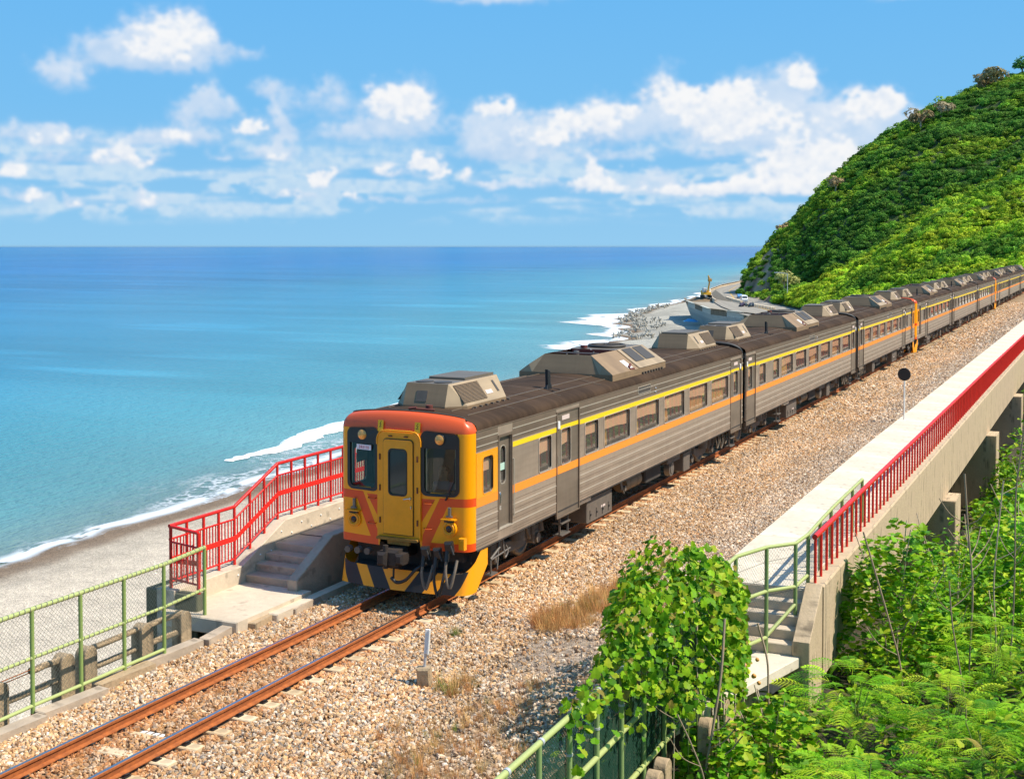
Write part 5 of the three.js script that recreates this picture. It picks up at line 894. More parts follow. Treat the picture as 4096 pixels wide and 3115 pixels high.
  const sill = new MB(); sill.add(noseSlab(rr(-0.44, 1.15, 0.44, 1.2, 0.02), 0.13, 0.0)); sill.add(noseSlab(rr(-0.24, 1.06, 0.24, 1.15, 0.02), 0.05, 0.0)); part('foot_plate', sill.geo(), mat([0.42, 0.22, 0.03], { roughness: 0.7, map: T.rust }), sur);
  for (const s of [-1, 1]) {
    const pl = new THREE.PlaneGeometry(0.12, 0.21), c = noseX(s * 0.4, 3.305, 0.035); pl.translate(0, 0, 0); const m = part('warning_plate', pl, new THREE.MeshStandardMaterial({ map: BOLT, roughness: 0.5 }), car, 'yellow plate with a black lightning mark'); m.position.set(...c); m.rotation.x = -0.1;
    const tl = new MB(), tc = noseX(s * 1.04, 1.44, 0); tl.add(new THREE.CylinderGeometry(0.145, 0.15, 0.06, 24), mat4(tc[0], tc[1], tc[2] + 0.03, Math.PI / 2, 0, 0)).add(new THREE.TorusGeometry(0.1, 0.02, 8, 24), mat4(tc[0], tc[1], tc[2] + 0.062)); tl.box(tc[0] - 0.15, tc[0] + 0.15, 1.61, 1.63, tc[2] + 0.12, tc[2]); const lampG = part('tail_lamp', tl.geo(), TM.yellow, car);
    const le = new MB(); le.add(new THREE.SphereGeometry(0.068, 14, 8), mat4(tc[0], tc[1], tc[2] + 0.055, 0, 0, 0, 1, 1, 0.4)); part('lens', le.geo(), mat([0.03, 0.012, 0.01], { roughness: 0.1 }), lampG); const br = new MB(); br.box(tc[0] - 0.09, tc[0] + 0.09, 1.565, 1.6, tc[2] + 0.08, tc[2]).box(tc[0] - 0.02, tc[0] + 0.02, 1.55, 1.6, tc[2] + 0.05, tc[2]); part('hood_bracket', br.geo(), M.black, lampG);
    const hk = new MB(), hc = noseX(s * 1.04, 1.75, 0.02); hk.bev(hc[0] - 0.028, hc[0] + 0.028, 1.68, 1.84, hc[2] - 0.01, hc[2] + 0.035, 0.008).box(hc[0] - 0.06, hc[0] + 0.06, 1.655, 1.685, hc[2], hc[2] + 0.05); part('lamp_bracket', hk.geo(), TM.wheel, car);
    const gb = new MB(); for (const y of [1.42, 1.9]) gb.tube([noseX(s * 0.52, y, 0.0), noseX(s * 0.54, y - 0.01, 0.05), noseX(s * 0.68, y - 0.01, 0.05), noseX(s * 0.7, y, 0)], 0.011, 14, 6); part('hand_hold', gb.geo(), TM.capOrange, car);
  }
  // plough
  const pa = (a) => { const [x, l] = NX(a * 0.98); return Math.abs(a) < 1 ? [x * 0.985, l - 0.02] : [x, l]; };
  const plough = grid(90, 8, (u, v) => {
    const q = (u * 2 - 1) * 2.0, s = Math.sign(q), w = Math.abs(q); let x, l; if (w < 1.46) { [x, l] = NX(s * w / 1.46); x *= 0.985; l += 0.03; } else { x = s * HW * 0.985; l = 0.45 + (w - 1.46) * 0.9; }
    const yb = w < 1.46 ? 0.2 : 0.2 + (w - 1.46) * 0.8, yt = w < 1.0 ? 0.57 : w < 1.72 ? lerp(0.57, 0.99, Math.pow((w - 1.0) / 0.72, 1.25)) : 0.99; const y = lerp(yb, Math.max(yt, yb + 0.05), v); return [x, y, -(l - 0.12 * (1 - v) * (w < 1.46 ? 1 : 0)), (q + 2.2) / 4.4, (y - 0.15) / 0.9];
  }); part('snow_plough', plough, TM.plough, car);
  // behind the plough and under the buffer line
  new MB().box(-1.25, 1.25, 0.45, 1.1, -0.55, -0.9).box(-0.9, -0.5, 0.72, 1.0, -0.3, -0.6).box(0.5, 1.2, 0.75, 1.0, -0.35, -0.6).box(-1.1, 1.1, 0.5, 0.56, -0.18, -0.6).build('head_stock', TM.under, car);
  const cp = new MB(); cp.bev(-0.17, 0.15, 0.68, 1.02, 0.32, -0.12, 0.05).bev(-0.26, -0.06, 0.72, 0.98, 0.42, 0.1, 0.05).bev(0.1, 0.27, 0.76, 0.96, 0.36, 0.05, 0.04).cyl(0, 0.85, -0.35, 0.1, 0.8, Math.PI / 2).cyl(-0.12, 0.88, 0.3, 0.05, 0.44).bar([0.0, 0.7, 0.2], [0.02, 0.42, 0.25], 0.02); cp.build('coupler', mat([0.045, 0.032, 0.025], { roughness: 0.7, map: T.rust }), car);
  const hs = [[0.74, 0.55, 1.0], [1.0, 0.66, 1.0], [1.24, 0.62, 1.14]];
  hs.forEach(([x, d, y0], i) => {
    const z = 0.18; const h = new MB(); h.tube([[x - 0.07, y0, z - 0.08], [x - 0.1, y0 - 0.2, z + 0.04], [x - 0.09, y0 - d * 0.75, z + 0.1], [x - 0.01, y0 - d - 0.1, z + 0.1], [x + 0.07, y0 - d * 0.7, z + 0.06], [x + 0.07, y0 - 0.22, z - 0.05]], 0.028, 40, 8); part('hose', h.geo(), i === 1 ? TM.hose : TM.hoseDust, car);
    const c = new MB(); c.add(bevBox(0.16, 0.2, 0.14, 0.03), mat4(x - 0.08, y0 + 0.02, z - 0.03, 0.15, 0.2, 0.1)).bar([x - 0.1, y0 - 0.05, z], [x - 0.1, y0 - 0.24, z + 0.05], 0.045, 10).bar([x - 0.02, y0 + 0.06, z + 0.04], [x + 0.05, y0 - 0.1, z + 0.05], 0.02, 8); part('hose_coupling', c.geo(), TM.hose, car);
  });
  const bh = new MB(); bh.tube([[0.62, 0.78, 0.05], [0.48, 0.68, 0.2], [0.3, 0.48, 0.28], [0.12, 0.42, 0.3], [0.0, 0.5, 0.3]], 0.032, 30, 8); part('hose', bh.geo(), TM.hose, car);
  new MB().bev(1.28, 1.4, 1.08, 1.3, 0.02, -0.1, 0.01).build('socket_box', TM.yellow, car);
  for (let i = 0; i < 3; i++) { const b = new MB(); b.cyl(-1.15 + i * 0.22, 0.86, -0.05, 0.065, 0.12, Math.PI / 2); part('air_horn', b.geo(), TM.box, car); }
  // cab inside
  new MB().box(-1.3, 1.3, 1.2, 3.1, -1.33, -1.36).box(-1.36, 1.36, 1.14, 1.18, -0.5, -1.33).box(-1.3, 1.3, 3.02, 3.06, -0.3, -1.33).bev(-1.2, -0.4, 1.2, 2.02, -0.4, -0.75, 0.03).bev(0.4, 1.25, 1.2, 2.02, -0.38, -0.8, 0.03).build('cab_interior', TM.cab, car);
  new MB().bev(-0.75, -0.5, 2.021, 2.18, -0.38, -0.55, 0.02).build('dash_box', M.white, car);
  // roof edge trim and horn rail
  const ed = new MB(); const pts = []; for (let i = 0; i <= 24; i++) { const a = (i / 12 - 1) * 0.93, [x] = NX(a), p = nosePt(a, noseTop(x) - 0.001); pts.push([p[0], p[1] + 0.006, p[2] - 0.02]); } ed.tube(pts, 0.016, 60, 6); ed.build('roof_edge', TM.louvre, car);
  new MB().bar([0.15, 3.62, -0.32], [0.55, 3.6, -0.42], 0.022).bar([0.05, 3.62, -0.3], [0.2, 3.64, -0.34], 0.03).cyl(0.32, 3.63, -0.62, 0.07, 0.07).build('horn', TM.red, car);
}
function frontCar(number, label) {
  const car = thing('railcar', label, 'railcar', 0, 0, 0, 0, 'railcars of the train');
  for (const side of [1, -1]) sideDetail(car, side, { cab: true, l0: 0.4, cabDoor: [1.4, 1.97], doors: [[4.3, 5.52], [18.27, 19.47]], wins: [[0.68, 1.12, 2.02, 2.72, 'cab'], [3.32, 3.97, 1.995, 2.715, 'plain'], ...WIN], curt: CURT_A, dest: 9.52, seed: 3 });
  part('roof', roofGeo(0.44, LEN), TM.roof, car); part('roof_front', grid(60, 3, (u, v) => { const a = u * 2 - 1, p = nosePt(a, noseTop(NX(a)[0]) - 1e-4), q = roofY(Math.abs(p[0])); return [p[0], lerp(p[1], q, v), lerp(p[2], Math.min(p[2], -0.47), v), p[0], v]; }), TM.roof, car); cabNose(car, number); finish(car, 0.4); return car;
}
function finish(car, l0) {
  inside(car, l0); underframe(car, l0 > 0.2 ? 0.7 : 0); roofBits(car, l0);
  roofUnit(car, 'air_conditioner', 0.98, 0.78, 2.5, 0.56, 0.46, false, false); roofUnit(car, 'radiator_unit', 8.2, 1.25, 4.1, 0.58, 0.62, true, false); roofUnit(car, 'air_conditioner', 16.75, 0.78, 2.5, 0.56, 0.46, false, true);
  new MB().box(-1.38, 1.38, 0.95, 3.25, -LEN + 0.03, -LEN).box(-1.25, 1.25, 3.25, 3.42, -LEN + 0.03, -LEN).build('end_wall', TM.louvre, car);
  new MB().box(-0.55, 0.55, 1.05, 3.1, -LEN, -LEN - 0.21).build('gangway', M.black, car);
}
const carA = frontCar(true, 'leading railcar with an orange and yellow cab front and number plate DR3118');
const carB = thing('railcar', 'second railcar from the front, a grey middle car behind the leading car', 'railcar', 0, 0, -20.1, 0, 'railcars of the train');
{
  const wins = [[1.75, 2.6, 1.995, 2.715, 'plain'], [3.66, 4.54, 1.995, 2.715, 'toilet'], [4.91, 6.72], [7.22, 9.02], [9.5, 11.3], [11.8, 13.6], [14.1, 15.9], [16.42, 18.2]].map((w) => (w.length > 2 ? w : [w[0], w[1], 1.995, 2.715]));
  for (const side of [1, -1]) sideDetail(carB, side, { cab: false, l0: 0, cabDoor: null, doors: [[0.08, 1.2], [18.55, 19.65]], wins, curt: CURT_B, dest: 9.6, seed: 8 });
  part('roof', roofGeo(0, LEN), TM.roof, carB); finish(carB, 0); carB.children.filter((c) => c.name === 'cab_ladder').forEach((c) => carB.remove(c));
  carB.scale.z = 20.1 / LEN;
}
const setLabels = [null, ['third railcar from the front, its yellow cab end facing back'], ['fourth railcar, first of the second set, just past the first yellow cab band', 'fifth railcar, middle car between the two yellow cab bands', 'sixth railcar, ending at the second yellow cab band'], ['seventh railcar, starting just past the second yellow cab band', 'eighth railcar, small and far, middle car of the last set', 'ninth and last railcar, at the right edge of the picture']];
const place = (o, S, back) => { o.position.z = -S; o.rotation.set(0, back ? Math.PI : 0, 0); return o; };
const carC = copyOf(carA, setLabels[1][0]); place(carC, 60.55, true); carC.children.filter((c) => c.name === 'number_plate').forEach((c) => carC.remove(c));
for (const [k, L] of [[1, setLabels[2]], [2, setLabels[3]]]) {
  const o = 60.93 * k; const a = copyOf(carC, L[0]); place(a, o, false); const b = copyOf(carB, L[1]); place(b, o + 20.1, false); const c = copyOf(carC, L[2]); place(c, o + 60.55, true);
}
// ================= coast road under the headland, sea wall, vehicles, distant odds and ends
const RY = -12;
{ // road: a grey strip curving round the foot of the cliff
  const edge = [[-44, 300, -62, 292], [-64, 345, -80, 330], [-84, 385, -97, 371], [-101, 425, -112, 412], [-115, 470, -126, 458], [-130, 520, -139, 502], [-143, 577, -151, 562], [-152, 625, -159, 620], [-166, 700, -172, 700]];
  const f = (v) => { const q = v * (edge.length - 1), i = Math.min(edge.length - 2, Math.floor(q)), t = q - i, a = edge[i], b = edge[i + 1]; return [0, 1, 2, 3].map((k) => lerp(a[k], b[k], t)); };
  const g = grid(6, 120, (u, v) => { const e = f(v); return [lerp(e[0] + 2, e[2] - 1, u), RY, -lerp(e[1] - 1, e[3], u), u * 12, v * 500]; });
  solo('coast_road', g, mat([0.42, 0.385, 0.33], { map: T.soil, roughness: 0.95 }), 'grey coast road curving round the foot of the cliff', 'road', null, 'structure');
  const line = grid(1, 120, (u, v) => { const e = f(v), k = 0.46 + 0.03 * u; return [lerp(e[0], e[2], k), RY + 0.006, -lerp(e[1], e[3], k)]; }); solo('road_marking', line, mat([0.55, 0.33, 0.06]), 'yellow centre line of the coast road', 'road marking', null, 'structure');
  // low parapet on the sea side, then an earth bank down to the beach
  const par = new MB(); for (let i = 40; i < 120; i++) { const e = f(i / 120), e2 = f((i + 1) / 120); par.poly([[e[2] - 1, RY - 1, -e[3]], [e2[2] - 1, RY - 1, -e2[3]], [e2[2] - 1, RY + 1.1, -e2[3]], [e[2] - 1, RY + 1.1, -e[3]]]).poly([[e[2] - 1, RY + 1.1, -e[3]], [e2[2] - 1, RY + 1.1, -e2[3]], [e2[2] - 0.5, RY + 1.1, -e2[3]], [e[2] - 0.5, RY + 1.1, -e[3]]]); }
  solo('road_parapet', par.geo(), M.concrete, 'pale concrete parapet along the sea side of the coast road', 'wall');
  const bank = grid(8, 60, (u, v) => { const e = f(0.28 + 0.72 * v), w = 4 + 3 * v; return [e[2] - 0.5 - u * w, RY + 0.2 - Math.pow(u, 1.3) * 7.6 - 0.3 * vnoise(u * 5, v * 40), -e[3] + u * 2, u * w, v * 400]; });
  solo('road_bank', bank, mat([0.5, 0.43, 0.33], { map: T.pebble, roughness: 1 }), 'dusty bank between the coast road and the sea', 'bank', null, 'structure');
}
{ // sea wall with panels; yard on top
  const t = thing('sea_wall', 'tall pale blue-grey concrete sea wall with darker panels at the bend of the coast road', 'sea wall');
  const A = [-118.5, 402], B = [-96, 352], C = [-74, 326], D = [-52, 308], P = [[-126, 424], A, B, C, D];
  const blue = mat([0.43, 0.475, 0.46], { map: T.concrete, roughness: 0.9, bumpMap: T.grainBump, bumpScale: 0.02 }), cap = mat([0.55, 0.57, 0.52], { map: T.concrete, roughness: 0.9 }), dk = mat([0.22, 0.19, 0.145], { map: T.stained, roughness: 0.95 });
  for (let i = 0; i + 1 < P.length; i++) { const a = P[i], b = P[i + 1], n = i === 1 || i === 2 ? 3 : 1, dx = b[0] - a[0], dS = b[1] - a[1], L = Math.hypot(dx, dS), nx = dS / L * -1, nS = dx / L; for (let k = 0; k < n; k++) { const u = k / n + 0.002, v = (k + 1) / n - 0.002, p = (q) => [lerp(a[0], b[0], q), lerp(a[1], b[1], q)], [x0, S0] = p(u), [x1, S1] = p(v), o = -2.2;
    const w = new MB(); const F = (x, S, y, d) => [x + nx * d * -1 * (nS < 0 ? 1 : 1), y, -(S + nS * d * -1)];
    w.poly([F(x0, S0, -19.5, o), F(x1, S1, -19.5, o), F(x1, S1, -13.6, 0), F(x0, S0, -13.6, 0)]); part('wall_panel', w.geo(), blue, t);
    const c = new MB(); c.poly([F(x0, S0, -13.6, -0.02), F(x1, S1, -13.6, -0.02), F(x1, S1, -11.7, -0.02), F(x0, S0, -11.7, -0.02)]).poly([F(x0, S0, -11.7, -0.02), F(x1, S1, -11.7, -0.02), F(x1, S1, -11.7, 0.9), F(x0, S0, -11.7, 0.9)]); part('parapet_panel', c.geo(), (i * 3 + k) % 2 === 0 && i < 3 ? dk : cap, t);
  } }
  const yard = grid(10, 10, (u, v) => { const a = [lerp(-126, -52, v), lerp(424, 308, v)]; return [a[0] + u * 30, RY - 0.12 - (1 - u) * 0.2, -(pwl([[-126, 424], [-118.5, 402], [-96, 352], [-74, 326], [-52, 308]], a[0]) + u * 8)]; });
  solo('road_yard', yard, mat([0.47, 0.42, 0.34], { map: T.pebble, roughness: 1 }), 'bare pale yard between the sea wall and the coast road', 'yard', null, 'structure');
  // slumped dark wall beside the excavator
  const sl = new MB(); sl.poly([[-123, -13.4, -432], [-113, -15, -408], [-99, -12.6, -392], [-122.5, -9.6, -450]]); solo('slumped_wall', sl.geo(), dk, 'dark slumped concrete slab behind the excavator', 'wall');
  const heap = grid(20, 20, (u, v) => { const x = (u - 0.5) * 14, z = (v - 0.5) * 14, d = 1 - Math.hypot(x, z) / 7; return [-117 + x, RY - 0.3 + Math.max(0, d) * 1.8 * (0.7 + 0.6 * vnoise(u * 6, v * 6)), -413 + z]; }); solo('earth_heap', heap, mat([0.28, 0.2, 0.12], { map: T.soil, roughness: 1 }), 'brown earth heap under the excavator', 'heap');
}
{ // excavator with its arm up
  const y = mat([0.70, 0.38, 0.03], { roughness: 0.6 }), t = thing('excavator', 'yellow excavator with its boom raised on the heap above the sea wall', 'excavator', -115, RY + 1.1, -412, 0.6);
  new MB().bev(-1.6, -1.0, 0, 0.8, -2, 2, 0.15).bev(1.0, 1.6, 0, 0.8, -2, 2, 0.15).build('track', M.dark, t);
  new MB().bev(-1.4, 1.4, 0.85, 1.9, -2, 1.4, 0.1).bev(-1.3, 1.3, 1.9, 2.4, -2, -0.6, 0.1).build('body', y, t);
  new MB().bev(-1.35, -0.2, 1.9, 3.3, -0.4, 1.3, 0.1).build('cab', M.galv, t);
  new MB().bar([0.3, 1.9, 1.0], [0.3, 5.2, 2.6], 0.28, 8).bar([0.3, 5.2, 2.6], [0.3, 7.6, 1.4], 0.24, 8).build('boom', y, t);
  new MB().bar([0.3, 7.6, 1.4], [0.3, 6.6, 3.0], 0.2, 8).bev(-0.3, 0.9, 5.6, 6.6, 2.6, 3.6, 0.1).build('bucket', mat([0.4, 0.22, 0.05]), t);
}
{ // van and blue car on the road
  const win = new THREE.MeshPhysicalMaterial({ color: lin(0.03, 0.04, 0.05), roughness: 0.05 });
  const v = thing('van', 'white passenger van driving along the coast road below the cliff', 'van', -99.5, RY, -404, 0.42);
  const s = new THREE.Shape(); [[-2.4, 0.35], [2.3, 0.35], [2.4, 1.0], [1.9, 1.25], [1.2, 2.2], [-2.3, 2.3], [-2.45, 1.2]].forEach((p, i) => (i ? s.lineTo(...p) : s.moveTo(...p))); s.closePath();
  const g = boxUV(clean(new THREE.ExtrudeGeometry(s, { depth: 1.7, bevelEnabled: true, bevelSize: 0.1, bevelThickness: 0.1, bevelSegments: 2 }))); g.translate(0, 0, -0.85); g.rotateY(-Math.PI / 2); part('body', g, mat([0.78, 0.8, 0.82], { roughness: 0.3 }), v);
  new MB().add(bevBox(1.6, 0.85, 0.05, 0.02), mat4(0, 1.74, 1.68, -0.63)).build('windscreen', win, v);
  for (const q of [-1, 1]) { new MB().box(q * 0.94, q * 0.965, 1.3, 1.95, 1.0, -2.1).build('side_window', win, v); for (const z of [1.5, -1.4]) new MB().cyl(q * 0.85, 0.35, z, 0.35, 0.24, 0, 0, Math.PI / 2, 18).build('wheel', M.dark, v); new MB().add(bevBox(0.36, 0.22, 0.06, 0.03), mat4(q * 0.62, 0.95, 2.5)).build('headlight', M.galv, v); }
  const c = thing('car', 'small blue car parked beside the coast road behind the van', 'car', -109.5, RY, -436, 0.35);
  const s2 = new THREE.Shape(); [[-2.1, 0.3], [2.1, 0.3], [2.15, 0.75], [1.2, 0.9], [0.5, 1.4], [-1.1, 1.45], [-1.9, 0.95]].forEach((p, i) => (i ? s2.lineTo(...p) : s2.moveTo(...p))); s2.closePath();
  const g2 = boxUV(clean(new THREE.ExtrudeGeometry(s2, { depth: 1.5, bevelEnabled: true, bevelSize: 0.08, bevelThickness: 0.08, bevelSegments: 2 }))); g2.translate(0, 0, -0.75); g2.rotateY(-Math.PI / 2); part('body', g2, mat([0.10, 0.27, 0.5], { roughness: 0.3 }), c);
  new MB().add(bevBox(1.4, 0.6, 0.04, 0.01), mat4(0, 1.15, 0.9, -0.95)).build('windscreen', win, c);
  for (const q of [-1, 1]) for (const z of [1.3, -1.3]) new MB().cyl(q * 0.75, 0.3, z, 0.3, 0.2, 0, 0, Math.PI / 2, 16).build('wheel', M.dark, c);
}
{ // road-side kerb blocks, street lamp, tarpaulin
  const g = boxUV(clean(bevBox(0.9, 1.0, 0.6, 0.12)));
  let n = 0; const run = (a, b, k, lab, grp) => { for (let i = 0; i < k; i++) { const t = i / (k - 1); const m = solo('guard_block', g, i % 2 ? M.concrete : M.walk, lab, 'guard block', grp); m.position.set(lerp(a[0], b[0], t), RY + 0.48, -lerp(a[1], b[1], t)); m.rotation.y = 0.6 + 0.1 * hash2(i, k); n++; } };
  run([-111, 424], [-98, 394.5], 16, 'small pale concrete block in the row edging the coast road beside the slumped slab', 'concrete blocks in the far row along the coast road');
  run([-87.5, 372], [-77, 352.5], 12, 'small pale concrete block in the row edging the coast road above the train roof', 'concrete blocks in the near row along the coast road');
  const t = thing('street_lamp', 'grey street lamp with a single arm beside the coast road', 'street lamp', -80, RY, -383);
  new MB().bar([0, 0, 0], [0, 10.3, 0], 0.16, 10, 0.12).bar([0, 10.2, 0], [-3.2, 10.5, 0], 0.1, 8).build('pole', M.galv, t); new MB().bev(-4.2, -2.9, 10.35, 10.65, -0.25, 0.25, 0.08).build('lamp_head', M.galv, t);
  const tp = grid(14, 8, (u, v) => [-110.5 + u * 5 - 1.5 * v, -17.2 + 0.9 * Math.sin(u * 3.1) * Math.sin(v * 3.1) + 0.25 * vnoise(u * 6, v * 6), -372 - v * 3]); solo('tarpaulin', tp, mat([0.06, 0.30, 0.55], { roughness: 0.5 }), 'bright blue tarpaulin at the foot of the sea wall', 'tarpaulin');
  const dbl = thing('debris_pile', 'dark blue pile of building waste beside the near row of concrete blocks', 'debris', -90, RY, -372); const R = rng(4); for (let i = 0; i < 12; i++) new MB().add(bevBox(0.5 + R(), 0.4 + 0.5 * R(), 0.5 + R(), 0.06), mat4((R() - 0.5) * 5, 0.3 + R() * 0.6, (R() - 0.5) * 3, R(), R() * 6, R())).build('waste', mat([0.06 + 0.05 * R(), 0.07 + 0.04 * R(), 0.09 + 0.05 * R()]), dbl);
}
{ // tetrapods on the beach: first one, then copies
  const mb = new MB(); for (const d of [[0, 1, 0], [0.94, -0.33, 0], [-0.47, -0.33, 0.82], [-0.47, -0.33, -0.82]]) mb.bar([0, 0, 0], d.map((v) => v * 1.35), 0.5, 7, 0.3); const g = mb.geo(), m = mat([0.42, 0.40, 0.35], { map: T.concrete, roughness: 0.95 }), R = rng(77);
  for (let i = 0; i < 150; i++) {
    const S = 318 + 190 * Math.pow(R(), 1.15), c = pwl([[318, -106], [345, -113], [379, -126], [420, -143], [454, -153], [487, -158], [520, -163]], S), w = S < 420 ? 15 : 7, x = c + (R() - 0.5) * w - 1; const q = solo('tetrapod', g, m, 'grey concrete tetrapod dumped on the distant pebble beach', 'tetrapod', 'tetrapods heaped on the distant beach'); q.position.set(x, SEA + 1.0 + 0.05 * Math.max(0, x - shoreX(S)) + 0.5 * R(), -S); q.rotation.set(R() * 6, R() * 6, R() * 6); q.scale.setScalar(0.42 + 0.32 * R());
  }
}
{ // poles on the hillside
  for (const [k, z, y0, h, lab] of [[0.398, 330, 10.5, 8, 'tall grey utility pole with two cross arms on the hillside at the right edge'], [0.344, 395, 6.5, 4.6, 'small pale cross-armed pole top standing out of the hillside bushes']]) {
    const [x, S] = plan(k, z), t = thing('utility_pole', lab, 'utility pole', x, y0, -S); new MB().bar([0, -4, 0], [0, h, 0], 0.16, 8, 0.11).build('pole', M.galv, t); new MB().box(-1.6, 1.6, h - 0.75, h - 0.55, -0.08, 0.08).box(-1.3, 1.3, h - 2.4, h - 2.2, -0.08, 0.08).build('cross_arm', M.galv, t);
    const ins = new MB(); for (const q of [-1.4, -0.7, 0.7, 1.4]) ins.cyl(q, h - 0.4, 0, 0.1, 0.3); ins.build('insulators', M.white, t);
  }
}
// ================= passengers seen through the windows: seated figures, one continuous skin each
function bodyGeo(bones, cell) {
  const lo = [1e9, 1e9, 1e9], hi = [-1e9, -1e9, -1e9]; for (const [a, b, ra, rb] of bones) for (const [p, r] of [[a, ra], [b, rb]]) for (let k = 0; k < 3; k++) { lo[k] = Math.min(lo[k], p[k] - r - 0.04); hi[k] = Math.max(hi[k], p[k] + r + 0.04); }
  const size = Math.max(hi[0] - lo[0], hi[1] - lo[1], hi[2] - lo[2]), n = Math.min(72, Math.ceil(size / cell) + 2), mc = new MarchingCubes(n, new THREE.MeshStandardMaterial(), false, false, 60000), half = size / 2, c = lo.map((v, k) => (v + hi[k]) / 2);
  const dist = (p) => { let s = 0; for (const [a, b, ra, rb] of bones) { const ab = [b[0] - a[0], b[1] - a[1], b[2] - a[2]], ap = [p[0] - a[0], p[1] - a[1], p[2] - a[2]], L = ab[0] ** 2 + ab[1] ** 2 + ab[2] ** 2, t = clamp((ap[0] * ab[0] + ap[1] * ab[1] + ap[2] * ab[2]) / L), d = Math.hypot(ap[0] - ab[0] * t, ap[1] - ab[1] * t, ap[2] - ab[2] * t) - lerp(ra, rb, t); s += Math.exp(-d / 0.018); } return -0.018 * Math.log(s); };
  for (let z = 0; z < n; z++) for (let y = 0; y < n; y++) for (let x = 0; x < n; x++) mc.field[x + y * n + z * n * n] = -dist([c[0] + (x - n / 2) / (n / 2) * half, c[1] + (y - n / 2) / (n / 2) * half, c[2] + (z - n / 2) / (n / 2) * half]);
  mc.isolation = 0; mc.update(); const k = mc.count, P = mc.positionArray.slice(0, k * 3), N = mc.normalArray.slice(0, k * 3); for (let i = 0; i < k; i++) for (let q = 0; q < 3; q++) P[3 * i + q] = c[q] + P[3 * i + q] * half;
  const g = new THREE.BufferGeometry(); g.setAttribute('position', new THREE.BufferAttribute(P, 3)); g.setAttribute('normal', new THREE.BufferAttribute(N, 3)); return g;
}
function seated(x, S, turn, top, label) { // hips at the origin, facing +z
  const t = thing('person', label, 'person', x, 1.6, -S, turn);
  const B = [[[0, 0, 0], [0, 0.28, -0.02], 0.15, 0.14], [[0, 0.28, -0.02], [0, 0.45, 0], 0.14, 0.12], [[-0.17, 0.46, 0], [0.17, 0.46, 0], 0.07, 0.07], [[0, 0.46, 0], [0, 0.6, 0.02], 0.06, 0.055], [[0, 0.66, 0.03], [0, 0.76, 0.02], 0.085, 0.095]];
  for (const s of [-1, 1]) B.push([[s * 0.19, 0.46, 0], [s * 0.24, 0.18, 0.05], 0.055, 0.045], [[s * 0.24, 0.18, 0.05], [s * 0.12, 0.12, 0.28], 0.042, 0.035], [[s * 0.1, 0, 0.02], [s * 0.12, -0.02, 0.42], 0.09, 0.07], [[s * 0.12, -0.02, 0.42], [s * 0.12, -0.4, 0.44], 0.06, 0.045], [[s * 0.12, -0.4, 0.44], [s * 0.12, -0.42, 0.56], 0.045, 0.035]);
  const body = bodyGeo(B, 0.024); paint(body, (px, y, z) => (y > 0.56 ? [0.55, 0.33, 0.22] : y > -0.06 && z < 0.2 ? top : y < 0.16 && z > 0.2 && y > 0.06 ? [0.55, 0.33, 0.22] : [0.05, 0.06, 0.1]));
  part('body', body, new THREE.MeshStandardMaterial({ vertexColors: true, roughness: 0.85 }), t);
  const hair = new THREE.SphereGeometry(0.112, 16, 10, 0, Math.PI * 2, 0, 1.75); hair.rotateX(-0.5); hair.translate(0, 0.745, 0.0); part('hair', boxUV(clean(hair)), mat([0.02, 0.014, 0.01], { roughness: 0.6 }), t);
  const face = new MB(); face.add(new THREE.SphereGeometry(0.016, 6, 5), mat4(0, 0.7, 0.118)); part('nose', face.geo(), mat([0.55, 0.33, 0.22]), t);
  const eyes = new MB(); for (const s of [-1, 1]) eyes.add(new THREE.SphereGeometry(0.011, 6, 5), mat4(s * 0.034, 0.725, 0.102)); part('eyes', eyes.geo(), mat([0.03, 0.02, 0.02]), t);
  return t;
}
seated(1.0, 12.05, 0.6, [0.42, 0.55, 0.03], 'passenger in a yellow-green top behind a window of the leading railcar');
seated(1.0, 6.15, 0.4, [0.5, 0.16, 0.05], 'passenger in an orange top behind the narrow window after the door of the leading railcar');
seated(0.45, 0.98, 0.0, [0.25, 0.36, 0.42], 'driver in a pale blue-grey shirt seated in the cab of the leading railcar');
// ================= plants
const leafMat = (c, tr = 0.35, o = {}) => new THREE.MeshPhysicalMaterial({ color: lin(...c), roughness: 0.62, specularIntensity: 0.3, transmission: tr, thickness: 0, ior: 1.35, side: THREE.DoubleSide, ...o });
const LM = { hill: leafMat([1, 1, 1], 0.25, { roughness: 0.8 }), leaf: leafMat([1, 1, 1], 0.38, { roughness: 0.5 }), dry: mat([1, 1, 1], { roughness: 1 }), stem: mat([0.46, 0.33, 0.22], { map: T.bark, roughness: 0.95 }), twig: mat([0.55, 0.42, 0.29], { roughness: 0.95 }), greenStem: mat([0.16, 0.22, 0.05], { roughness: 0.8 }) };
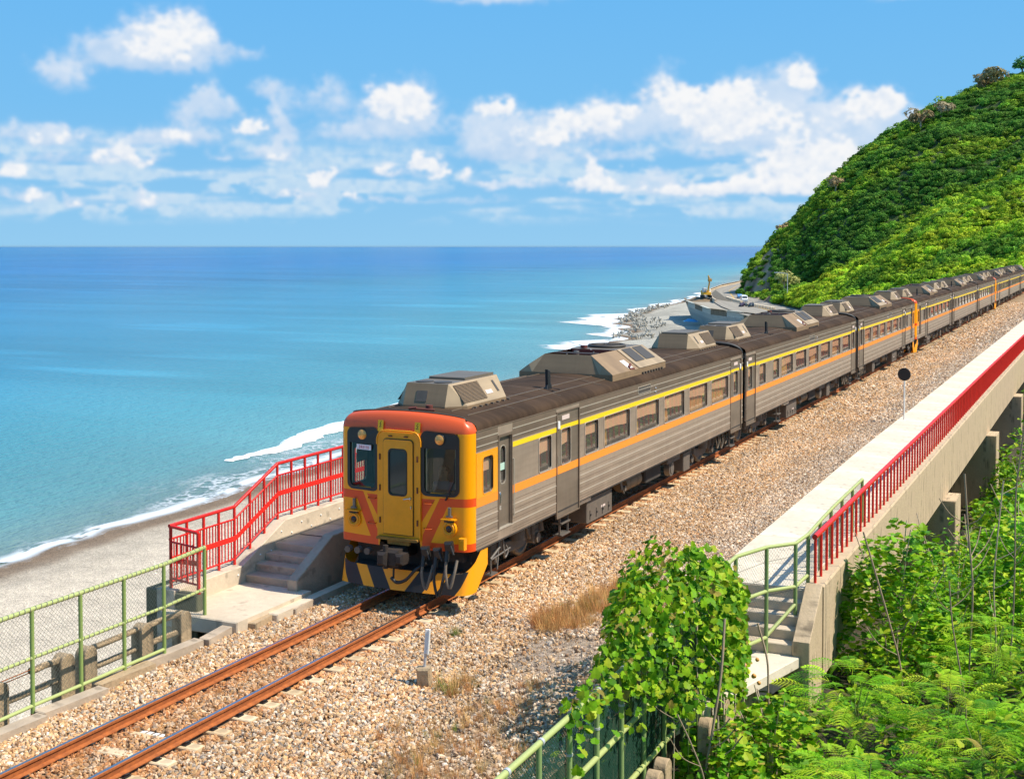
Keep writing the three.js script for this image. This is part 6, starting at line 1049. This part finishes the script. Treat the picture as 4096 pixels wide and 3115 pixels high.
// ---- hillside scrub: leafy crowns built of leaf-sized faces
function crownGeo(seed, n, leaf) {
  const R = rng(seed), P = [], lobes = []; for (let i = 0; i < 7; i++) lobes.push([(R() - 0.5) * 1.3, 0.25 + R() * 0.7, (R() - 0.5) * 1.3, 0.34 + 0.3 * R()]);
  for (let i = 0; i < n; i++) {
    const q = lobes[Math.floor(R() * lobes.length)], th = R() * 6.283, cz = R() * 1.5 - 0.5, sz = Math.sqrt(Math.max(0, 1 - cz * cz)), rad = q[3] * (0.82 + 0.3 * R()), nx = sz * Math.cos(th), ny = cz, nz = sz * Math.sin(th);
    const c = new V3(q[0] + nx * rad, q[1] + ny * rad * 0.8, q[2] + nz * rad), N = new V3(nx + (R() - 0.5) * 1.3, ny + 0.35 + (R() - 0.5) * 1.1, nz + (R() - 0.5) * 1.3).normalize(), U = new V3(R() - 0.5, R() - 0.5, R() - 0.5).cross(N).normalize(), Vv = N.clone().cross(U), s = leaf * (0.6 + 0.8 * R());
    const a = c.clone().addScaledVector(U, -s), b = c.clone().addScaledVector(Vv, -s * 0.5), d = c.clone().addScaledVector(U, s), e = c.clone().addScaledVector(Vv, s * 0.5).addScaledVector(N, s * 0.15);
    P.push(a.x, a.y, a.z, b.x, b.y, b.z, d.x, d.y, d.z, a.x, a.y, a.z, d.x, d.y, d.z, e.x, e.y, e.z);
  }
  const g = new THREE.BufferGeometry(); g.setAttribute('position', new THREE.Float32BufferAttribute(P, 3)); g.computeVertexNormals(); return g;
}
{
  const R = rng(2024), shapes = [1, 2, 3, 4, 5].map((s) => crownGeo(100 + s, 420, 0.17)), lists = shapes.map(() => []);
  const tone = (x, y, S) => { const a = fbm(x * 0.03, S * 0.03 + y * 0.03, 3), b = R(); const base = a > 0.55 ? [0.27, 0.41, 0.028] : a > 0.45 ? [0.19, 0.35, 0.026] : [0.11, 0.255, 0.028]; const k = (0.55 + 0.75 * b) * (0.8 + 0.5 * vnoise(x * 0.2, S * 0.2 + y * 0.2)); return lin(base[0] * k * (0.85 + 0.3 * R()), base[1] * k, base[2] * k); };
  for (let i = 0; i < 10500; i++) {
    const u = R(), k = lerp(0.178, 0.46, Math.pow(u, 1.1)), t = R() * 2.12, q = hillAt(k, t), [x, y, S] = q;
    const cliff = k < 0.216 && t > 0.03 && (k < 0.205 ? t < 1.86 && fbm(k * 200, t * 4, 3) > 0.27 : fbm(k * 160, t * 5, 3) > 0.43 && t < 1.8); if (cliff && R() < 0.95) continue;
    if (t < 0.06 && k < 0.24) continue;
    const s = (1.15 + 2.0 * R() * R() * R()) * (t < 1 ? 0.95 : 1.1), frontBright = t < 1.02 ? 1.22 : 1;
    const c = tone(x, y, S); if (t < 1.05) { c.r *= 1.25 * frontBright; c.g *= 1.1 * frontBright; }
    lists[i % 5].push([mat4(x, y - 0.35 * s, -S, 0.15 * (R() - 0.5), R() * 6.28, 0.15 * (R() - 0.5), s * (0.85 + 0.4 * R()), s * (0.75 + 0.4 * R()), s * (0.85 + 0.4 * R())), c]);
  }
  const g = new THREE.Group(); g.name = 'hillside_scrub'; scene.add(g); tag(g, 'dense bright green scrub covering the headland behind the train', 'scrub', null, 'stuff'); shapes.forEach((s, i) => scatter('foliage', s, LM.hill, lists[i], g));
  // single trees that stand out: dry brown and pale ones
  const tree = (k, t, s, col, lab) => { const [x, y, S] = hillAt(k, t), o = thing('tree', lab, 'tree', x, y + (t > 1.88 && k < 0.39 ? -1.4 : 0.7), -S, R() * 6); s *= 1.25; const m = new MB(); m.bar([0, -0.5, 0], [0.1 * s, 1.0 * s, 0], 0.1 * s, 7, 0.05 * s); for (let i = 0; i < 5; i++) { const a = i * 1.26; m.bar([0.06 * s, 0.5 * s, 0], [0.5 * s * Math.cos(a), 1.1 * s, 0.5 * s * Math.sin(a)], 0.04 * s, 5, 0.015 * s); } m.build('trunk', LM.twig, o); const c = part('crown', shapes[Math.floor(R() * 5)], leafMat(col.map((v) => v * 1.7), 0.2, { roughness: 0.9 }), o); c.scale.setScalar(s); c.position.y = 0.35 * s; return o; };
  tree(0.2113, 0.97 + 0.95, 2.6, [0.27, 0.19, 0.09], 'dry brown bush at the top of the cliff on the headland');
  tree(0.252, 1.62, 2.7, [0.26, 0.19, 0.10], 'feathery brown dry tree halfway up the headland skyline slope');
  tree(0.213, 0.55, 3.0, [0.25, 0.25, 0.08], 'pale yellowish tree standing at the foot of the cliff');
  tree(0.318, 1.7, 3.6, [0.20, 0.15, 0.075], 'large brownish tree in the upper middle of the headland');
  tree(0.334, 1.68, 3.4, [0.23, 0.19, 0.11], 'greyish brown tree right of the large brown one on the headland');
  tree(0.367, 1.9, 4.4, [0.17, 0.13, 0.06], 'broad brown-green tree near the top right of the headland');
  tree(0.376, 1.84, 4.0, [0.19, 0.155, 0.07], 'brown tree just below the broad one near the top right of the headland');
  tree(0.3965, 1.995, 3.6, [0.06, 0.15, 0.03], 'dark green tree standing tallest on the skyline at the right edge');
}
// ---- near leaves
function leafGeo(kind) {
  if (kind === 'lobed') { // broad three-lobed leaf about 1 across, tip +y, folded along the midrib
    const half = [[0, -0.42], [0.3, -0.5], [0.52, -0.2], [0.42, 0.0], [0.58, 0.2], [0.34, 0.22], [0.24, 0.42], [0, 0.66]], P = [];
    const V = (p, s) => [s * p[0], p[1], 0.16 * Math.abs(p[0]) - 0.14 * (p[1] - 0.1) * (p[1] - 0.1)];
    for (const s of [-1, 1]) for (let i = 0; i + 1 < half.length; i++) { const a = V([0, -0.05], s), b = V(half[i], s), c = V(half[i + 1], s); s > 0 ? P.push(...a, ...b, ...c) : P.push(...a, ...c, ...b); }
    const g = new THREE.BufferGeometry(); g.setAttribute('position', new THREE.Float32BufferAttribute(P, 3)); g.computeVertexNormals(); return g;
  }
  if (kind === 'oval') { const half = [[0, -0.5], [0.2, -0.3], [0.27, 0], [0.18, 0.3], [0, 0.55]], P = []; const V = (p, s) => [s * p[0], p[1], 0.25 * Math.abs(p[0]) - 0.2 * p[1] * p[1]]; for (const s of [-1, 1]) for (let i = 0; i + 1 < half.length; i++) { const a = V([0, 0], s), b = V(half[i], s), c = V(half[i + 1], s); s > 0 ? P.push(...a, ...b, ...c) : P.push(...a, ...c, ...b); } const g = new THREE.BufferGeometry(); g.setAttribute('position', new THREE.Float32BufferAttribute(P, 3)); g.computeVertexNormals(); return g; }
  // feathery frond: arching rachis along +x with pinnae, each pinna a comb of leaflets
  const P = [], quad = (a, b, c, d) => P.push(...a, ...b, ...c, ...a, ...c, ...d), L = 1;
  const arch = (t) => [t, 0.42 * t - 0.55 * t * t, 0];
  for (let i = 0; i < 12; i++) { const t = i / 12, t2 = (i + 1) / 12, a = arch(t), b = arch(t2), w = 0.007 * (1.2 - t); quad([a[0], a[1], -w], [b[0], b[1], -w], [b[0], b[1], w], [a[0], a[1], w]); }
  const np = kind === 'frond' ? 9 : 14;
  for (let i = 1; i <= np; i++) for (const s of [-1, 1]) {
    const t = 0.12 + 0.86 * i / np, o = arch(t), len = (kind === 'frond' ? 0.36 : 0.16) * Math.sin(Math.PI * (0.18 + 0.72 * t)), dir = [0.45, -0.18, s * 0.88];
    if (kind === 'frond') { const nl = 11; for (let j = 1; j <= nl; j++) { const q = j / nl, c = [o[0] + dir[0] * len * q, o[1] + dir[1] * len * q * q * 1.6, o[2] + dir[2] * len * q], l = 0.062 * Math.sin(Math.PI * (0.15 + 0.8 * q)); for (const e of [-1, 1]) { const dx = 0.75 * e * 0.9 + 0.25, dz = -s * e * 0.35 + s * 0.3; P.push(c[0] - 0.008, c[1], c[2], c[0] + dx * l, c[1] - 0.012, c[2] + dz * l, c[0] + 0.012, c[1] + 0.004, c[2] + s * 0.016); } } }
    else quad([o[0] - 0.02, o[1], o[2]], [o[0] + dir[0] * len - 0.01, o[1] - 0.03, o[2] + dir[2] * len], [o[0] + dir[0] * len + 0.03, o[1] - 0.04, o[2] + dir[2] * len * 0.95], [o[0] + 0.03, o[1], o[2]]);
  }
  const g = new THREE.BufferGeometry(); g.setAttribute('position', new THREE.Float32BufferAttribute(P, 3)); g.computeVertexNormals(); return g;
}
const LG = { lobed: leafGeo('lobed'), oval: leafGeo('oval'), frond: leafGeo('frond'), feather: leafGeo('feather') };
const greens = [[0.21, 0.44, 0.012], [0.28, 0.51, 0.014], [0.14, 0.35, 0.012], [0.36, 0.57, 0.02], [0.085, 0.25, 0.012], [0.44, 0.53, 0.03]];
const leafCol = (R, br = 1, ye = 0) => { const c = greens[Math.floor(R() * greens.length)], k = br * (0.8 + 0.45 * R()); if (R() < ye) return lin(0.38 * k, 0.30 * k, 0.06 * k); return lin(c[0] * k, c[1] * k, c[2] * k); };
// ground right of the footway: falls below the piers, then climbs towards the viewer's hillside
const gRight = (x, S) => { const a = lerp(-1.75, -4.4, sstep(-2, 26, S)), b = sstep(9.5, 13, x) * 1.2 + 6.5 * sstep(13, 40, x); return a - 0.35 * sstep(7, 9.5, x) * (1 - sstep(9.5, 12, x)) + b + 0 + 0.5 * (fbm(x * 0.5, S * 0.5, 3) - 0.5) - (x < 6.9 && S > 3 ? 0.6 : 0); };
{
  const g = grid(60, 90, (u, v) => { const x = 5.7 + 60 * u * u, S = -24 + 240 * v * v + 0 * u; return [x - (u === 0 ? 0.02 : 0) + (S > 40 ? walkShift(S) : 0), u === 0 && S < 3 ? -0.14 : gRight(x, S), -S, x, -S]; });
  solo('slope', g, mat([0.085, 0.07, 0.04], { map: T.soil, roughness: 1, bumpMap: T.pebbleBump, bumpScale: 0.05 }), 'overgrown dark earth slope below the footway', 'slope', null, 'structure');
}
function clump(R, list, x, y, S, r, h, n, size, o = {}) { // leaves over an uneven mound
  for (let i = 0; i < n; i++) { const a = R() * 6.283, q = Math.sqrt(R()), px = r * q * Math.cos(a), pz = r * q * Math.sin(a), top = h * Math.sqrt(Math.max(0, 1 - q * q)) * (0.75 + 0.5 * vnoise((x + px) * 2.2, (S + pz) * 2.2)), py = top * (0.35 + 0.65 * Math.sqrt(R())), s = size * (0.6 + 0.7 * R());
    list.push([mat4(x + px, y + py, -(S + pz), -1.15 + 0.9 * (R() - 0.5) + (o.tilt || 0), R() * 6.283, 0.8 * (R() - 0.5), s), leafCol(R, (o.br || 1), o.ye || 0)]); } }
{ // continuous undergrowth on the slope
  const R = rng(99), ov = [], lo = [], fe = [], dry = [];
  for (let i = 0; i < 5200; i++) { const S = -13 + 60 * Math.pow(R(), 1.5), x = (S < 3 ? 6.45 : 7.35) + 9 * Math.pow(R(), 1.15), y = gRight(x, S), m = vnoise(x * 0.6 + 7, S * 0.6), clear = x < 7.9 && S > -2.6 && S < 4.6, h = (0.25 + 0.75 * m) * (clear ? 0.35 : 1); if (S < -7 && x > 11.3) continue;
    const k = R(), sz = S > 18 ? 0.17 : 0.13; if (m < 0.28 && R() < 0.6) { for (let j = 0; j < 4; j++) dry.push([mat4(x + R() * 0.5, y + 0.05 + 0.25 * R(), -S + R() * 0.5, R() * 3, R() * 6, R() * 3, 0.07 + 0.1 * R()), lin(0.30 + 0.15 * R(), 0.2 + 0.1 * R(), 0.09)]); }
    for (let j = 0; j < 7; j++) { const q = (k < 0.45 ? ov : k < 0.8 ? lo : fe), px = x + 0.5 * (R() - 0.5), pS = S + 0.5 * (R() - 0.5), s = q === fe ? 0.28 + 0.2 * R() : sz * (0.6 + 0.8 * R()); q.push([mat4(px, y + h * (0.25 + 0.85 * R()), -pS, q === fe ? 0.4 * (R() - 0.5) : -1.1 + 1.1 * (R() - 0.5), R() * 6.283, 0.9 * (R() - 0.5), s), leafCol(R, 1.0, 0.05)]); } }
  const g = new THREE.Group(); g.name = 'undergrowth'; scene.add(g); tag(g, 'tangled green undergrowth covering the slope below the footway', 'undergrowth', null, 'stuff');
  scatter('leaves', LG.oval, LM.leaf, ov, g); scatter('leaves', LG.lobed, LM.leaf, lo, g); scatter('leaves', LG.feather, LM.leaf, fe, g); scatter('dead_leaves', LG.oval, LM.dry, dry, g);
}
{ // wooded bank on the viewer's side of the line, seen in the carriage windows
  const R = rng(64), shapes = [1, 2, 3].map((s) => crownGeo(200 + s, 300, 0.2)), L = shapes.map(() => []);
  for (let i = 0; i < 700; i++) { const x = 17 + 26 * R(), S = -15 + 190 * R(), s = 1.2 + 1.6 * R() * vnoise(S * 0.07, 3) * 1.6; L[i % 3].push([mat4(x, gRight(x, S) - 0.3, -S, 0, R() * 6, 0, s), lin(0.09, 0.2 + 0.1 * R(), 0.02)]); }
  const g = new THREE.Group(); g.name = 'bank_scrub'; scene.add(g); tag(g, 'scrub on the bank landward of the footway', 'scrub', null, 'stuff'); shapes.forEach((s, i) => scatter('foliage', s, LM.hill, L[i], g));
}
// ---- individual plants
function stemsOf(R, o, n, h, spread, r0, mat_ = LM.twig, lean = 0) { for (let i = 0; i < n; i++) { const a = R() * 6.28, s = spread * (0.4 + 0.6 * R()), b = [lean + s * Math.cos(a), h * (0.75 + 0.35 * R()), s * Math.sin(a)], p0 = [0.1 * (R() - 0.5), -0.4, 0.1 * (R() - 0.5)], m = [b[0] * 0.4 + 0.08 * (R() - 0.5), b[1] * 0.5, b[2] * 0.4 + 0.08 * (R() - 0.5)]; new MB().tube([p0, m, b], r0, 10, 5).build('stem', mat_, o); } }
{ // the vine that has buried the green fence
  const R = rng(31), o = thing('vine', 'big mound of broad-leaved green vine swallowing the green fence', 'vine', 6.2, -1, 0.6), L = [];
  const prof = (S) => pwl([[-6.9, 2.0], [-5.7, 2.15], [-5.0, 2.75], [-4.1, 3.2], [-2.5, 3.05], [-1.25, 2.75], [-0.2, 2.4], [0.6, 1.95], [1.2, 1.35], [1.6, 0.6]], S);
  for (let i = 0; i < 8200; i++) { const S = -6.8 + 8.3 * R(), hgt = prof(S) * (0.93 + 0.16 * vnoise(S * 3.1, 8)); const bulge = 0.62 * (1 - sstep(0.15, 1.25, Math.abs(S + 1.2) / 3.6)) * (1 - 0.85 * sstep(-1.4, 0.6, S)); if (S < -5 && R() < 0.72) continue; const side_ = R() < 0.6 ? 1 : -1, y = Math.max((S > -1 ? -0.3 : 0.05) + 0.9 * R(), hgt * Math.pow(R(), 0.62)), top = clamp((hgt - y) / 0.5), w = (0.14 + bulge) * Math.sqrt(clamp(0.12 + top)), x = side_ * w * (0.65 + 0.5 * R()), side = Math.sign(x);
    if (y < lerp(1.75, 0.9, sstep(-5.2, -3.2, S)) && S < -2.2 && R() < 0.86) continue; if (y < 0.8 && S < -1 && R() < 0.6) continue; if (vnoise(S * 3.3, y * 3.3 + side_ * 9) < 0.3 && R() < 0.75) continue;
    const s = 0.06 + 0.08 * R(); L.push([mat4(x, y, -(S + 0.6), -0.7 + 1.4 * (R() - 0.5), side * 1.0 + 2.4 * (R() - 0.5), 1.6 * (R() - 0.5), s), leafCol(R, 0.6 + 0.45 * R(), 0.04)]); }
  scatter('leaves', LG.lobed, LM.leaf, L, o);
  for (let i = 0; i < 14; i++) { const S = -4.4 + 5.8 * R(), h = prof(S) * (0.5 + 0.4 * R()), x = 0.25 + 0.4 * R(); new MB().tube([[x, -0.6, -(S + 0.6)], [x + 0.15 * (R() - 0.5), h * 0.5, -(S + 0.6 + 0.4 * (R() - 0.5))], [x - 0.1, h, -(S + 0.6 + 0.6 * (R() - 0.5))]], 0.008 + 0.008 * R(), 14, 5).build('stem', i % 3 ? LM.twig : LM.greenStem, o); }
  const f = new MB(); for (let i = 0; i < 6; i++) f.add(new THREE.SphereGeometry(0.035, 8, 6), mat4(0.55 + 0.3 * R(), 0.3 + 0.6 * R(), 0.3 - 1.2 * R())); f.build('fruit', mat([0.6, 0.28, 0.06], { roughness: 0.5 }), o);
}
const shrub = (seed, x, S, r, h, n, size, kind, lab, o = {}) => { const R = rng(seed), y = o.y ?? gRight(x, S), t = thing('shrub', lab, 'shrub', x, y, -S), L = []; clump(R, L, 0, 0, 0, r, h, n, size, o); scatter('leaves', LG[kind], LM.leaf, L, t); stemsOf(R, t, o.stems ?? 6, h * 0.95, r * 0.7, 0.012, LM.twig); return t; };
shrub(41, 8.2, 6.4, 1.5, 3.4, 1900, 0.15, 'lobed', 'big leafy green shrub growing against the footway wall');
shrub(42, 9.0, 9.6, 1.5, 3.3, 1500, 0.15, 'oval', 'rounded leafy shrub in front of the nearest footway pier');
shrub(43, 9.9, 25, 2.2, 3.4, 1000, 0.24, 'lobed', 'dark broad-leaved shrub right of the nearest pier');
shrub(81, 10.4, 11.5, 1.7, 3.6, 1300, 0.17, 'lobed', 'bright green shrub at the right edge in front of the footway', { br: 1.15 });
shrub(82, 10.9, 20, 2.0, 4.2, 1200, 0.2, 'oval', 'tall yellow-green shrub right of the footway piers', { br: 1.2, ye: 0.04 });
shrub(83, 8.6, 13.5, 1.3, 2.5, 900, 0.16, 'oval', 'dense shrub filling the slope below the nearest pier', { br: 1.1 });
shrub(84, 7.0, -2.6, 0.75, 1.7, 700, 0.12, 'lobed', 'leafy shoots climbing round the broken concrete posts', { ye: 0.06 });
shrub(85, 7.4, -0.9, 0.85, 1.5, 700, 0.12, 'lobed', 'leafy green shoots below the landing beside the vine', { ye: 0.06 });
shrub(86, 7.1, -5.6, 0.7, 1.35, 420, 0.11, 'oval', 'low green shoots at the bottom edge beside the fence', { br: 1.1 });
shrub(44, 10.2, 38, 2.6, 4.2, 1100, 0.28, 'oval', 'green shrub on the slope between the two piers');
shrub(45, 9.3, 17.5, 1.6, 2.6, 800, 0.2, 'oval', 'pale green shrub behind the bare branches by the nearest pier', { br: 1.15, ye: 0.05 });
shrub(46, 11.2, 15, 1.8, 3.2, 900, 0.2, 'lobed', 'tall green shrub at the right edge of the slope');
shrub(47, 11.2, 60, 4, 4.5, 900, 0.42, 'oval', 'far green bush under the end of the footway at the right edge');
const fern = (seed, x, S, n, h, size, lab, y0) => { const R = rng(seed), t = thing('fern_bush', lab, 'fern-like bush', x, y0 ?? gRight(x, S), -S), L = []; for (let i = 0; i < n; i++) { const a = R() * 6.283, q = Math.sqrt(R()), r = 0.75 * q; L.push([mat4(r * Math.cos(a), h * (0.55 + 0.5 * R()) * (1 - 0.35 * q), r * Math.sin(a), 0.3 * (R() - 0.5), -a + 0.6 * (R() - 0.5), 0.35 - 0.5 * R(), size * (0.7 + 0.5 * R())), leafCol(R, 1.12, 0.01)]); } scatter('fronds', LG.frond, LM.leaf, L, t); stemsOf(R, t, 5, h * 0.8, 0.35, 0.01, LM.greenStem); return t; };
fern(51, 9.1, -2.6, 90, 1.7, 0.62, 'bright green feathery bush at the lower right, nearest the viewer');
fern(52, 8.3, 1.2, 80, 1.5, 0.58, 'bright feathery bush in the middle of the slope below the stairs');
fern(53, 9.8, 1.6, 80, 1.8, 0.6, 'feathery green bush spreading beside the tall bare stems');
fern(54, 7.6, -4.2, 60, 1.0, 0.55, 'feathery plant at the bottom edge beside the concrete posts');
fern(55, 6.7, -7.2, 34, 0.95, 0.5, 'small feathery plant poking up through the green fence at the bottom', -1);
fern(56, 10.6, -0.6, 70, 1.5, 0.6, 'feathery bush in the lower right corner');
fern(57, 10.2, 5.5, 60, 1.9, 0.6, 'feathery bush below the right edge of the picture, behind the stems');
fern(58, 8.0, -5.9, 40, 0.9, 0.5, 'low feathery plant at the bottom edge right of the fence');
// bare stems
const stem = (seed, x, S, h, lean, r, nb, lab, m = LM.stem) => { const R = rng(seed), t = thing('bare_stem', lab, 'dry stem', x, gRight(x, S), -S), top = [lean[0], h, lean[1]], pt = (q) => [lean[0] * q * q + 0.05 * Math.sin(q * 7 + seed), h * q, lean[1] * q * q]; new MB().tube([0, 0.25, 0.5, 0.75, 1].map(pt), r, 24, 6).build('stem', m, t); for (let i = 0; i < nb; i++) { const q = 0.3 + 0.65 * R(), p = pt(q), a = R() * 6.28, l = 0.3 + 0.6 * R(); new MB().tube([p, [p[0] + 0.5 * l * Math.cos(a), p[1] + 0.3 * l, p[2] + 0.5 * l * Math.sin(a)], [p[0] + 0.85 * l * Math.cos(a), p[1] + 0.75 * l, p[2] + 0.85 * l * Math.sin(a)]], r * 0.5, 10, 5).build('twig', m, t); } return t; };
stem(61, 9.75, 6.0, 4.6, [-0.1, 0.1], 0.02, 7, 'tall forked bare stem standing in the bushes right of the pier');
stem(62, 10.4, 7.2, 5.6, [0.25, 0.1], 0.018, 8, 'tall thin bare tree with twigs near the right edge');
stem(63, 8.6, 4.6, 3.6, [-0.75, 0.2], 0.018, 2, 'dark bare stem leaning left across the footway wall');
stem(65, 7.25, -0.2, 2.3, [-0.35, -0.2], 0.017, 0, 'reddish bare stem in front of the corner of the landing');
stem(66, 6.95, -3.1, 3.0, [0.15, -0.5], 0.02, 5, 'dark branching bare stem in front of the vine');
stem(67, 7.1, -3.6, 1.9, [-0.3, 0.3], 0.013, 2, 'thin crooked bare stem among the concrete posts');
stem(69, 9.9, 3.2, 3.1, [-0.3, 0.1], 0.014, 4, 'bare branching stem in front of the feathery bush');
stem(70, 10.0, 8.6, 4.6, [0.1, 0], 0.018, 5, 'pale dry branch rising at the right edge of the slope', LM.twig);
// dry grass and weeds on the gravel
const grassGeo = (() => { const R = rng(7), P = []; for (let i = 0; i < 26; i++) { const a = R() * 6.28, r = 0.09 * R(), l = 0.18 + 0.25 * R(), d = 0.5 * R() * l, x = r * Math.cos(a), z = r * Math.sin(a), w = 0.0035; const b = a + 1.57; P.push(x - w * Math.cos(b), 0, z - w * Math.sin(b), x + w * Math.cos(b), 0, z + w * Math.sin(b), x + d * Math.cos(a), l, z + d * Math.sin(a)); } const g = new THREE.BufferGeometry(); g.setAttribute('position', new THREE.Float32BufferAttribute(P, 3)); g.computeVertexNormals(); return g; })();
const tuft = (seed, x, S, rx, rS, n, h, lab, col = 0) => { const R = rng(seed), t = thing('dry_grass', lab, 'grass', x, gY(x, S) - 0.02, -S), L = []; for (let i = 0; i < n; i++) { const a = R() * 6.28, q = Math.sqrt(R()), s = h * (0.5 + 0.8 * R()), k = 0.7 + 0.6 * R(); const c = R() < col ? lin(0.16 * k, 0.22 * k, 0.03 * k) : R() < 0.5 ? lin(0.72 * k, 0.45 * k, 0.17 * k) : lin(0.58 * k, 0.28 * k, 0.1 * k); L.push([mat4(rx * q * Math.cos(a), 0, rS * q * Math.sin(a), 0.5 * (R() - 0.5), R() * 6, 0.5 * (R() - 0.5), s), c]); } scatter('blades', grassGeo, LM.dry, L, t); return t; };
tuft(71, 3.15, 0.75, 0.6, 0.8, 210, 0.85, 'reddish dry grass patch on the gravel left of the vine', 0.08);
tuft(72, 3.55, 2.3, 0.65, 1.0, 180, 0.9, 'dry straw-coloured grass on the gravel behind the reddish patch', 0.03);
tuft(73, 2.95, -3.3, 0.32, 0.38, 46, 0.75, 'half-green dry weed right of the white marker post', 0.45);
tuft(74, 4.1, -3.0, 0.2, 0.25, 18, 0.6, 'small dry tuft on the grey patch of fine gravel', 0.15);
tuft(75, 4.2, -4.4, 0.6, 0.8, 70, 0.5, 'thin dry grass on the gravel beside the fence', 0.05);
tuft(76, 3.4, -5.4, 0.6, 0.8, 60, 0.5, 'sparse dry weeds low on the gravel slope', 0.12);
tuft(77, 4.5, -6.3, 1.0, 1.2, 190, 0.5, 'reddish dry grass at the bottom edge beside the fence', 0.03);
tuft(78, 1.72, -0.95, 0.08, 0.08, 9, 0.6, 'tiny green weed beside the right rail', 1);
tuft(79, 5.3, -2.4, 0.5, 0.9, 60, 0.6, 'dry grass in the shade at the foot of the vine', 0.2);
tuft(80, 5.1, 1.4, 0.5, 1.0, 90, 0.8, 'dry grass between the vine and the gravel', 0.1);
renderer.render(scene, camera);
